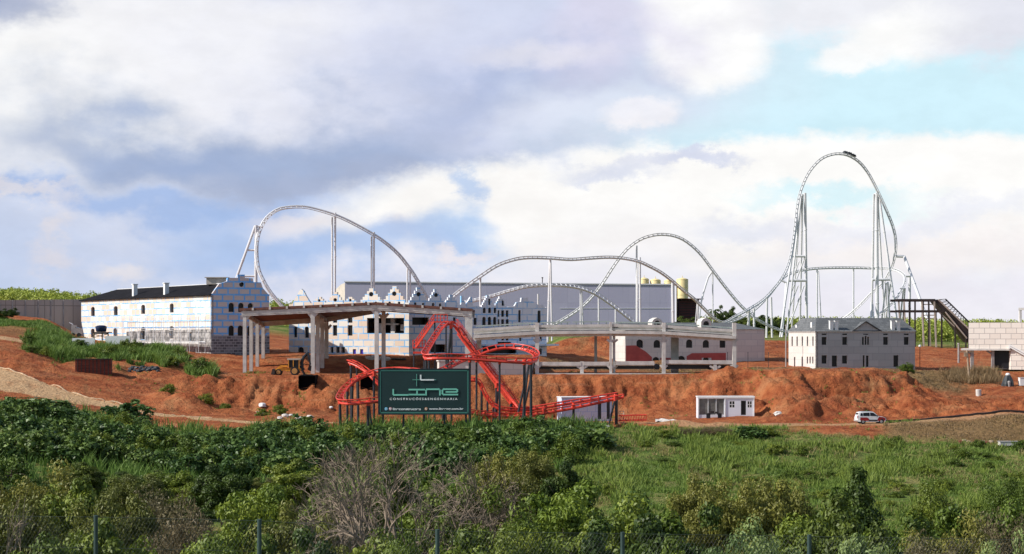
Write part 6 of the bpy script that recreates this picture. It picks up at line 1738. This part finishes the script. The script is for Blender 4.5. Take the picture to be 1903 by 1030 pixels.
def limbs(rs, H, rx, zc, n=6, r0=.16, mat='bark'):
    m = MB(); top = Vector((rs.uniform(-.1, .1) * rx, rs.uniform(-.1, .1) * rx, H * .55))
    m.tube([Vector((0, 0, -.6)), Vector((rs.uniform(-.05, .05) * H, 0, H * .25)), top], [r0, r0 * .8, r0 * .5], 7)
    for i in range(n):
        a_ = i * 2 * math.pi / n + rs.rand(); e = Vector((math.cos(a_) * rx * .7, math.sin(a_) * rx * .7, zc + (H - zc) * rs.uniform(-.1, .6))); s_ = Vector((0, 0, H * rs.uniform(.18, .45)))
        mid = (s_ + e) / 2 + Vector((0, 0, rs.uniform(.0, .12) * H)); m.tube([s_, mid, e], [r0 * .55, r0 * .35, r0 * .12], 5)
    return m


VAR = {}


def variant(key, seed, H, W, mat, clumps, per, crad, ll, lw, trunk=True, zc=.58, rz=.42, shell=.5, bottom=-.7, lump=.25, upb=.45, outb=1.3, flat=.8, droop=0., bark='bark', r0=.15):
    rs = np.random.RandomState(seed)
    C = crown_points(rs, clumps, W / 2 - crad * .6, H * rz - crad * .4, H * zc, shell, bottom, lump)
    C[:, 2] = np.maximum(C[:, 2], crad * .25)
    V, T, tone = leaf_cloud(rs, C, crad * rs.uniform(.7, 1.25, clumps), per, ll, lw, upb, outb, flat=flat, droop=droop)
    cm = np_mesh(key + '_crown', V, T, 4, tone, M[mat]); tm = None
    if trunk:
        b = limbs(rs, H, W / 2, H * zc, r0=r0); tm = bpy.data.meshes.new(key + '_trunk'); tm.from_pydata([tuple(v) for v in b.v], [], b.f); tm.materials.append(M[bark]); tm.update()
    VAR.setdefault(key, []).append((cm, tm, H, W))


for s_ in range(3): variant('mid', 10 + s_, 7, 7, 'leaf_mid', 80, 300, .72, .26, .13, zc=.54, rz=.45, lump=.35)
for s_ in range(2): variant('dark', 20 + s_, 7, 7, 'leaf_dark', 80, 300, .72, .26, .14, zc=.54, rz=.45, lump=.4, shell=.45)
for s_ in range(2): variant('bright', 30 + s_, 6.5, 8, 'leaf_bright', 80, 300, .95, .24, .10, flat=.42, zc=.58, rz=.40, lump=.45, upb=1.1)
for s_ in range(3): variant('olive', 40 + s_, 6, 7, 'leaf_olive', 95, 310, .66, .20, .085, zc=.54, rz=.45, lump=.35)
for s_ in range(2): variant('dry', 50 + s_, 5, 7, 'leaf_dry', 110, 260, .75, .17, .055, lump=.3, zc=.5, rz=.48, outb=.2, upb=.2)
for s_ in range(2): variant('pale', 60 + s_, 4.5, 6, 'leaf_pale', 90, 260, .52, .18, .06, zc=.5, rz=.46, upb=.6)
for s_ in range(4): variant('castor', 70 + s_, 3.4, 4.6, 'leaf_castor', 42, 26, .62, .50, .36, trunk=True, zc=.46, rz=.52, shell=.5, bottom=-.9, lump=.35, upb=.8, outb=.9, r0=.07, droop=.4)
for s_ in range(3): variant('bush', 80 + s_, 2.6, 3.6, 'leaf_mid', 44, 42, .5, .30, .13, trunk=True, zc=.42, rz=.55, bottom=-.9, r0=.05)
for s_ in range(2): variant('fine', 90 + s_, 5, 6, 'leaf_mid', 100, 300, .7, .18, .065, zc=.52, rz=.46, lump=.4)
_pick = random.Random(3)


def plant(name, key, px, D, W, H, label, cat, group=None, lift=-.15, v=None):
    vs = VAR[key]; cm, tm, h0, w0 = vs[(v if v is not None else _pick.randrange(len(vs))) % len(vs)]
    g = G(px, D); t = thing(name, (g.x, g.y, g.z + lift), label, cat, group)
    t.rotation_euler = (0, 0, _pick.uniform(0, 6.28)); t.scale = (W / w0, W / w0, H / h0)
    c = bpy.data.objects.new('crown', cm); COL.objects.link(c); c.parent = t
    if tm: k = bpy.data.objects.new('trunk', tm); COL.objects.link(k); k.parent = t
    return t


def tree_at(name, key, px, top, width, D, label, cat='tree', group=None):
    """tree whose crown reaches photo row `top` at column px"""
    g = G(px, D); z = (HY - top) / F * D; H = max(1.2, z - g.z); return plant(name, key, px, D, max(width / F * D * 1.35, H * .72), H, label, cat, group)


# --- broad leaved shrub belt below the site
rnd = random.Random(21)
for D0 in (257, 249, 241, 233, 225, 217, 209):
    px = -70 + rnd.uniform(0, 20)
    while px < 1150:
        D = D0 + rnd.uniform(-3, 3); px += rnd.uniform(30, 52)
        lim = np.interp(D0, [209, 225, 241, 257], [1000, 1075, 1125, 1142])
        if px > lim: break
        top = np.interp(px, [0, 80, 150, 190, 235, 275, 300, 345, 400, 480, 560, 620, 700, 900, 960, 1040, 1100, 1135], [738, 738, 758, 770, 752, 775, 798, 796, 788, 782, 774, 780, 786, 786, 772, 778, 786, 800])
        g = G(px, D); H = rnd.uniform(2.3, 3.8); zmax = (HY - (top + rnd.uniform(0, 14))) / F * D; H = min(H, zmax - g.z + .15)
        if H < .9: continue
        key = 'castor' if rnd.random() < .74 else 'bush'; side = 'left of the sign' if px < 690 else ('below the sign' if px < 880 else 'below the red track')
        if key == 'castor': plant('broad_leaf_shrub', key, px, D, rnd.uniform(3.8, 5.4), H, 'broad leaved dark green shrub in the thick belt ' + side, 'shrub', 'broad leaved shrubs in the belt ' + side)
        else: plant('shrub', key, px, D, rnd.uniform(3.2, 4.6), H, 'fine leaved green shrub among the broad leaved belt ' + side, 'shrub', 'fine leaved shrubs in the belt ' + side)
tree_at('broad_leaf_shrub', 'castor', 236, 742, 74, 258, 'tall round dark shrub standing up against the sandy road bend', 'shrub')
tree_at('broad_leaf_shrub', 'castor', 45, 736, 120, 252, 'tallest leafy mass at the left edge below the sandy road', 'shrub')
tree_at('broad_leaf_shrub', 'castor', 565, 768, 50, 258, 'upright leafy shrub peak between sandy road end and red curve', 'shrub')
tree_at('broad_leaf_shrub', 'castor', 512, 778, 50, 257, 'low leafy shrub peak in front of the pale rubble', 'shrub')
tree_at('broad_leaf_shrub', 'castor', 1100, 788, 90, 236, 'rounded end of the dark shrub belt above the grass slope', 'shrub')
tree_at('broad_leaf_shrub', 'castor', 985, 771, 70, 257, 'leafy shrub peak at the feet of the slanting black supports', 'shrub')
tree_at('shrub', 'bush', 1050, 774, 60, 262, 'loose green shrub in front of the pale blue shed', 'shrub')

# --- named trees and bushes of the valley, far to near
for a_ in (
    ('bushy_tree', 'dark', 415, 862, 100, 172, 'dark round tree directly under the leafy belt, left of the bare tree'),
    ('bushy_tree', 'mid', 330, 868, 90, 180, 'mid green tree at the foot of the leafy belt, left of the dark round tree'),
    ('bushy_tree', 'olive', 250, 880, 110, 165, 'olive tree beyond the grey brown thicket at the left'),
    ('bushy_tree', 'mid', 545, 850, 110, 175, 'mid green tree just behind the left limbs of the bare tree'),
    ('bushy_tree', 'olive', 985, 836, 110, 165, 'dark olive tree under the end of the shrub belt'),
    ('bushy_tree', 'olive', 915, 850, 110, 150, 'olive tree right of the bare tree, below the leafy belt'),
    ('bushy_tree', 'dark', 1050, 858, 80, 158, 'small dark tree beside the brown dirt edge of the grass slope'),
    ('bushy_tree', 'olive', 60, 872, 170, 118, 'broad olive tree at the left edge behind the grey branches'),
    ('bushy_tree', 'mid', 150, 885, 170, 112, 'green tree rising over the grey brown thicket, left part'),
    ('bushy_tree', 'olive', 20, 900, 130, 80, 'olive tree half cut by the left edge'),
    ('scrub_bush', 'dry', 290, 905, 190, 105, 'wide grey brown thicket left of the bright spreading tree'),
    ('scrub_bush', 'dry', 360, 930, 130, 82, 'grey brown bush tight against the bright spreading tree'),
    ('scrub_bush', 'olive', 210, 920, 150, 90, 'fine leaved bush between olive trees at the left'),
    ('spreading_tree', 'bright', 440, 902, 200, 76, 'bright green spreading tree with layered boughs behind the second fence post'),
    ('spreading_tree', 'bright', 500, 880, 110, 92, 'yellowish topped crown joined to the bright spreading tree'),
    ('bushy_tree', 'mid', 620, 875, 150, 108, 'green tree seen through the left part of the bare tree'),
    ('bushy_tree', 'dark', 720, 868, 170, 125, 'dark tree behind the middle of the bare tree'),
    ('bushy_tree', 'mid', 830, 872, 130, 120, 'green tree seen through the right part of the bare tree'),
    ('bushy_tree', 'olive', 560, 945, 140, 74, 'olive bush at the foot of the bare tree, left side'),
    ('bushy_tree', 'mid', 655, 965, 130, 60, 'bushy green crown under the bare tree trunk'),
    ('spreading_tree', 'bright', 1050, 888, 210, 88, 'wide yellow green tree right of the bare tree'),
    ('spreading_tree', 'mid', 1180, 895, 200, 84, 'wide dark green tree with feathery top behind the fourth fence post'),
    ('spreading_tree', 'mid', 1130, 915, 160, 76, 'green bough mass in front of the wide dark tree'),
    ('bushy_tree', 'fine', 940, 920, 120, 70, 'light green bush beside the right limbs of the bare tree'),
    ('bushy_tree', 'olive', 1300, 890, 100, 130, 'olive tree on the grass slope edge, leftmost of the slope trees'),
    ('bushy_tree', 'olive', 1365, 905, 110, 112, 'olive tree above the pale feathery bush'),
    ('bushy_tree', 'olive', 1440, 888, 140, 115, 'broad olive tree in the middle of the slope foot'),
    ('bushy_tree', 'dark', 1580, 884, 150, 118, 'darkest tree standing out on the grass slope'),
    ('bushy_tree', 'mid', 1510, 912, 110, 100, 'mid green tree left of the darkest slope tree'),
    ('bushy_tree', 'dark', 1545, 935, 120, 84, 'dark tree in front of the darkest slope tree'),
    ('bushy_tree', 'mid', 1668, 938, 150, 82, 'leafy green tree right of the last fence post'),
    ('bushy_tree', 'dark', 1640, 968, 150, 66, 'dark shaded bush under the leafy green tree, right of the last post'),
    ('bushy_tree', 'fine', 1745, 890, 90, 135, 'slender light green tree on the slope at the right'),
    ('bushy_tree', 'mid', 1840, 915, 130, 108, 'round green tree near the right edge'),
    ('bushy_tree', 'fine', 1890, 880, 90, 150, 'green tree high on the slope at the right edge'),
    ('scrub_bush', 'dry', 1860, 945, 120, 84, 'greyish bush near the right edge'),
    ('scrub_bush', 'olive', 1770, 965, 130, 70, 'low olive bush at the bottom right'),
    ('scrub_bush', 'dry', 1725, 985, 100, 62, 'grey twiggy bush at the bottom, right of the leafy green tree'),
    ('scrub_bush', 'pale', 1900, 985, 110, 60, 'pale bush in the bottom right corner'),
    ('pale_bush', 'pale', 1385, 968, 210, 55, 'large pale green feathery bush left of the last fence post'),
    ('pale_bush', 'pale', 1520, 976, 170, 52, 'pale green feathery bush behind the last fence post'),
    ('pale_bush', 'pale', 1290, 992, 110, 48, 'small pale green bush low between the last two fence posts'),
    ('bushy_tree', 'mid', 205, 956, 130, 58, 'green round bush behind the first fence post'),
    ('bushy_tree', 'mid', 120, 975, 130, 54, 'mid green bush at the bottom left'),
    ('bushy_tree', 'olive', 30, 985, 140, 50, 'olive bush in the bottom left corner'),
    ('bushy_tree', 'mid', 320, 990, 150, 52, 'green bush low between the first two fence posts'),
    ('bushy_tree', 'mid', 420, 985, 110, 54, 'leafy bush at the bottom just left of the second fence post'),
    ('bushy_tree', 'mid', 545, 985, 130, 52, 'green bush at the bottom just right of the second fence post'),
    ('bushy_tree', 'dark', 640, 1000, 120, 50, 'dark bush at the bottom under the bare tree'),
    ('bushy_tree', 'fine', 760, 985, 140, 52, 'light bush at the bottom left of the middle fence post'),
    ('bushy_tree', 'mid', 880, 975, 140, 54, 'green bush at the bottom right of the middle fence post'),
    ('bushy_tree', 'fine', 975, 965, 120, 60, 'light leafy bush between the middle and fourth fence posts'),
    ('bushy_tree', 'dark', 1080, 985, 140, 52, 'dark bush at the bottom left of the fourth fence post'),
    ('bushy_tree', 'mid', 1200, 988, 130, 50, 'green bush at the bottom right of the fourth fence post'),
    ('bushy_tree', 'dark', 1250, 955, 110, 66, 'dark bush between the wide dark tree and the pale bushes'),
): tree_at(*a_)
# hidden feet of the valley: understorey
rnd = random.Random(8)
for i in range(210):
    D = 52 + 140 * rnd.random() ** 1.25; px = rnd.uniform(-60, 1960)
    if D > 150 and px > 1070: continue
    if 560 < px < 920 and D < 76: continue
    key = rnd.choice(['bush', 'bush', 'olive', 'mid', 'mid', 'dark', 'fine', 'dark', 'olive', 'bush']); H = rnd.uniform(2.4, 4.2)
    zone_ = 'left of the bare tree' if px < 560 else ('around the bare tree' if px < 900 else ('right of the bare tree' if px < 1280 else 'at the foot of the grass slope'))
    nm = {'bush': 'leafy', 'olive': 'olive', 'mid': 'green', 'dry': 'grey brown', 'fine': 'fine leaved', 'dark': 'dark'}[key]
    plant('understorey_shrub', key, px, D, rnd.uniform(4.5, 7.0), H, f'low {nm} undergrowth shrub among the valley trees {zone_}', 'shrub', f'{nm} undergrowth shrubs {zone_}')
# bushes on the grass slope and the site
rnd = random.Random(15)
for i in range(80):
    px = rnd.uniform(1110, 1930); D = rnd.uniform(180, 252)
    plant('slope_bush', 'bush', px, D, rnd.uniform(1.6, 3.6), rnd.uniform(.6, 1.5), 'low green bush scattered on the grass slope at the right', 'bush', 'low bushes scattered on the grass slope')
for px, D, W, H, key, lab in ((1330, 255, 5, 1.7, 'dry', 'brownish bush below the white cabin, left of the dark leafy one'), (1395, 254, 5.5, 1.9, 'castor', 'dark leafy bush at the top of the grass slope below the cabin'), (1430, 255, 3.5, 1.4, 'bush', 'green bush right of the dark leafy one at the slope top'), (1285, 254, 4, 1.3, 'dry', 'brownish low bush at the slope top, far left'), (1665, 252, 2.6, 1.6, 'bush', 'weedy green bush on the slope below the car'), (1900, 249, 3.2, 2.0, 'bush', 'leafy bush by the pale slab at the right edge'),
                              (312, 302, 3.0, 1.9, 'bush', 'green clump on the red dirt below the tall grass'), (382, 302, 3.4, 2.0, 'bush', 'green clump on the red dirt, right of the first clump'), (418, 297, 2.6, 1.6, 'bush', 'small green clump lower on the red dirt'), (488, 287, 2.8, 1.5, 'bush', 'dark green clump by the pale rubble, left one'), (520, 287, 3.0, 1.5, 'bush', 'dark green clump by the pale rubble, right one'),
                              (372, 318, 3.8, 3.0, 'bush', 'tall green clump left of the pergola columns'), (396, 318, 2.8, 1.6, 'bush', 'low green clump nearest the pergola columns'), (60, 318, 3.4, 1.4, 'bush', 'green clump at the left end of the tall grass'), (1686, 335, 3.2, 2.0, 'fine', 'green tuft by the dry reeds right of the mound'), (12, 384, 4.5, 2.4, 'dark', 'dark bush before the grey retaining wall')):
    plant('clump_bush', key, px, D, W, H, lab, 'bush')

rnd = random.Random(33)
for i in range(22):
    px = rnd.uniform(45, 360); D = rnd.uniform(320, 348) if px > 120 else rnd.uniform(320, 335)
    plant('berm_bush', 'bush', px, D, rnd.uniform(2.4, 4.6), rnd.uniform(1.3, 2.7), 'green bush growing in the tall grass before the black roofed building', 'bush', 'bushes in the tall grass before the black roofed building')

# --- bare trees
def bare_tree(name, px, D, top, width, seed, label, mat='bark_pale', levels=6, spread=.55):
    rs = random.Random(seed); g = G(px, D); H = (HY - top) / F * D - g.z; t = thing(name, tuple(g), label, 'tree'); tr, br = MB(), MB(); cnt = [0]
    W = width / F * D
    def grow(p, d, L, r_, lev):
        q1 = p + d * L * .5 + Vector((rs.uniform(-1, 1), rs.uniform(-1, 1), rs.uniform(-.5, 1))) * L * .07; q2 = p + d * L
        (tr if lev < 2 else br).tube([p, q1, q2], [r_, r_ * .85, r_ * .68], 6 if lev < 2 else (4 if lev < 4 else 3), False)
        if lev >= levels: return
        for i in range(rs.choice((2, 3, 3)) if lev else 6):
            a_ = rs.uniform(0, 6.28); tilt = rs.uniform(.3, spread + .35) if lev else rs.uniform(.45, 1.1)
            s_ = d.orthogonal().normalized(); s2 = d.cross(s_); dd = (d * math.cos(tilt) + (s_ * math.cos(a_) + s2 * math.sin(a_)) * math.sin(tilt)); dd = (dd + Vector((0, 0, .08))).normalized()
            grow(q2 if i < 2 or not lev else q1 + (q2 - q1) * rs.random(), dd, L * rs.uniform(.62, .86) * (1 if lev else .62), max(.007, r_ * .58), lev + 1)
    grow(Vector((g.x, g.y, g.z - .3)), Vector((.03, 0, 1)), H * .34, H * .022, 0)
    allv = np.array(tr.v + br.v); k = H / (allv[:, 2].max() - g.z); kw_ = W / np.ptp(allv[:, 0])
    for b in (tr, br): b.v = [(g.x + (x - g.x) * kw_, g.y + (y - g.y) * kw_, g.z + (z - g.z) * k) for x, y, z in b.v]
    tr.build('trunk', M[mat], t); br.build('branches', M[mat], t)


bare_tree('bare_tree', 735, 66, 794, 370, 4, 'big leafless grey brown tree in the middle of the valley', levels=7)
bare_tree('bare_tree', 862, 72, 822, 220, 9, 'second leafless tree leaning out right of the big bare one', levels=7)
bare_tree('bare_tree', 20, 58, 868, 150, 5, 'grey leafless branches at the left edge', levels=5)
bare_tree('bare_tree', 610, 74, 830, 190, 12, 'small leafless tree left of the big bare one', levels=6)

# --- trees far behind
def far_trees():
    rs = np.random.RandomState(77); Vs, Ts, To = [], [], []; n0 = 0
    spots = []
    for _ in range(2300): spots.append((rs.uniform(-400, 640), rs.uniform(470, 660), 1))
    for _ in range(500): spots.append((rs.uniform(1285, 1480), rs.uniform(600, 660), 0))
    for _ in range(1100): spots.append((rs.uniform(1480, 2150), rs.uniform(600, 680), 2))
    for _ in range(420): spots.append((rs.uniform(1640, 1960), rs.uniform(492, 570), 2))
    for px, D, k in spots:
        if k == 1 and D < 480 + 60 * (px > 100): continue
        g = G(px, D); H = rs.uniform(2.6, 4.2) if k == 1 else (rs.uniform(3.4, 5.4) if k == 2 else rs.uniform(3.2, 5.0)); W_ = H * rs.uniform(.45, .7)
        nc = 5; C = np.array([[rs.uniform(-.3, .3) * W_, rs.uniform(-.3, .3) * W_, H * z] for z in np.linspace(.25, .92, nc)]) + np.array(g)
        V, T, to = leaf_cloud(rs, C, W_ * .42, 12, .75, .45, .7, .6)
        Vs.append(V); Ts.append(T + n0); To.append(to * .7 + rs.rand() * .3); n0 += len(V)
    me = np_mesh('plantation', np.concatenate(Vs), np.concatenate(Ts), 4, np.concatenate(To), M['leaf_far'])
    o = bpy.data.objects.new('plantation_forest', me); COL.objects.link(o); tag(o, 'bright yellow green young plantation on the hills behind the site', 'forest', None, 'stuff')


far_trees()
for px, top, wd, D, key, lab in ((1353, 570, 32, 575, 'dark', 'dark round tree between the white track crossings'), (1378, 588, 40, 575, 'dark', 'lower dark tree right of the round one behind the crossing tracks'), (1418, 586, 44, 590, 'dark', 'dark tree behind the feet of the short white columns'), (1447, 590, 34, 600, 'dark', 'dark tree behind the left foot of the high loop tower'), (1282, 588, 44, 535, 'dark', 'dark hedge like tree below the brown shed'), (1307, 592, 34, 545, 'mid', 'small green tree right of the brown shed'), (1745, 606, 40, 560, 'dark', 'dark tree under the steel gantry'), (1715, 612, 36, 560, 'dark', 'dark low tree left below the steel gantry')):
    tree_at('background_tree', key, px, top, wd, D, lab)
def palm(px, D, top, lab):
    g = G(px, D); z = (HY - top) / F * D; t = thing('palm_tree', tuple(g), lab, 'palm'); m = MB(); hd = Vector((g.x, g.y, z - 1.0)); m.tube([g, (g + hd) / 2 + Vector((.2, 0, 0)), hd], [.35, .28, .25], 7); m.build('trunk', M['bark'], t)
    m = MB(); rs = random.Random(3)
    for i in range(18):
        a_ = i * 6.28 / 18 + rs.uniform(-.1, .1); e = rs.uniform(.1, 1.2); p = hd; rows = []
        for k in range(6):
            f_ = k / 5; c = hd + Vector((math.cos(a_), math.sin(a_), 0)) * (2.6 * f_) + Vector((0, 0, e * 2.2 * f_ - 2.4 * f_ * f_)); s_ = Vector((-math.sin(a_), math.cos(a_), 0)) * (.36 * math.sin(.3 + 2.6 * f_)); rows.append([c - s_ - Vector((0, 0, .15)), c, c + s_ - Vector((0, 0, .15))])
        m.grid(rows)
    m.build('fronds', M['leaf_dark'], t)
palm(1328, 560, 572, 'single palm left of the dark round tree behind the white track')

# --- grass: one mass of blades
def grass(name, label, n, fz, hmin, hmax, wd, seed, mat, dom, blades=4):
    rs = np.random.RandomState(seed); px = rs.uniform(dom[0], dom[1], n * 3); D = rs.uniform(dom[2], dom[3], n * 3); keep = fz(px, D, rs); px, D = px[keep][:n], D[keep][:n]; k = len(px)
    x = (px - CX) / F * scale_x(D); z = height(px, D); base = np.stack([x, D, z - .05], -1)
    pat = fbm(x * .35, D * .35, 3); H = (hmin + (hmax - hmin) * np.clip((pat - .3) * 2.2, 0, 1)) * rs.uniform(.6, 1.2, k)
    B = np.repeat(base, blades, 0); Hh = np.repeat(H, blades) * rs.uniform(.6, 1.1, k * blades); a_ = rs.rand(k * blades) * 6.28; ln = rs.uniform(.1, .55, k * blades) * Hh
    dr = np.stack([np.cos(a_), np.sin(a_), np.zeros_like(a_)], -1); sd = np.stack([-np.sin(a_ + 1), np.cos(a_ + 1), np.zeros_like(a_)], -1) * wd * .5
    B = B + dr * rs.uniform(0, .22, (k * blades, 1)); mid = B + dr * (ln * .35)[:, None] + np.stack([0 * a_, 0 * a_, Hh * .62], -1); tip = B + dr * ln[:, None] + np.stack([0 * a_, 0 * a_, Hh], -1)
    V = np.stack([B - sd, B + sd, mid + sd * .8, tip, mid - sd * .8], 1).reshape(-1, 3); T = np.arange(len(V)).reshape(-1, 5)
    tone = np.repeat(np.clip(np.repeat(pat, blades) * .7 + rs.rand(k * blades) * .45 - .1, 0, 1), 5)
    o = bpy.data.objects.new(name, np_mesh(name, V, T, 5, tone, M[mat])); COL.objects.link(o); tag(o, label, 'grass', None, 'stuff')


def in_slope(px, D, rs): g, s_, d = zones(px, D); patch = fbm(px * .010 + 3, D * .045 + 8, 4); return (g > .4 + .3 * rs.rand(len(px))) & (px > 1040) & (rs.rand(len(px)) < .25 + 3.2 * (patch - .36))
def in_belt(px, D, rs): g, s_, d = zones(px, D); return (g > .5) & (px < 1120 + (D - 255) * 2)
def in_tuft(px, D, rs): g, s_, d = zones(px, D); return g > .35
def in_dry(px, D, rs): g, s_, d = zones(px, D); return d > .45
grass('slope_grass', 'rough green grass covering the slope at the right', 52000, in_slope, .12, .72, .075, 1, 'blade', (1040, 2000, 165, 272), 4)
def in_straw(px, D, rs): g, s_, d = zones(px, D); p = fbm(px * .013 + 11, D * .055 + 3, 4); return (g > .5) & (px > 1060) & (rs.rand(len(px)) < 5 * (p - .50))
grass('straw_grass', 'straw coloured dry grass in patches on the slope', 12000, in_straw, .2, .75, .07, 9, 'blade_straw', (1050, 2000, 165, 262), 4)
def in_high(px, D, rs): g, s_, d = zones(px, D); p = fbm(px * .02 + 31, D * .09 + 13, 3); return (g > .5) & (px > 1070) & (p > .60)
grass('rank_grass', 'taller dark green grass in clumps on the slope', 7000, in_high, .5, 1.5, .09, 10, 'blade', (1050, 2000, 175, 266), 5)
grass('belt_grass', 'tall green grass between the shrubs of the belt', 9000, in_belt, .7, 2.3, .10, 2, 'blade', (-60, 1130, 190, 266), 5)
grass('tall_grass', 'tall green grass mass on the red dirt before the black roofed building', 5200, in_tuft, .7, 2.1, .12, 3, 'blade', (20, 420, 306, 356), 6)
grass('dry_grass', 'thin dry brown grass on the dirt terraces', 15000, in_dry, .10, .38, .08, 4, 'blade_dry', (1000, 2000, 250, 366), 4)
grass('bank_grass', 'short grass on the bank below the retaining wall', 5000, in_tuft, .2, .7, .12, 5, 'blade', (-60, 190, 360, 395), 4)
def in_reed(px, D, rs): return (np.abs(px - 1808) < 48 + 8 * rs.randn(len(px)))
grass('dry_reeds', 'stand of dry brown stalks round the foot of the wooden pole', 1300, in_reed, .9, 1.9, .06, 6, 'blade_dry', (1730, 1890, 328, 339), 3)
def in_site(px, D, rs): g, s_, d = zones(px, D); return (fbm(px * .03 + 5, D * .12, 4) > .64) & (s_ < .3) & (g < .4)
grass('site_weeds', 'sparse low weeds dotted over the red dirt', 2600, in_site, .15, .5, .09, 7, 'blade', (0, 1700, 262, 345), 5)
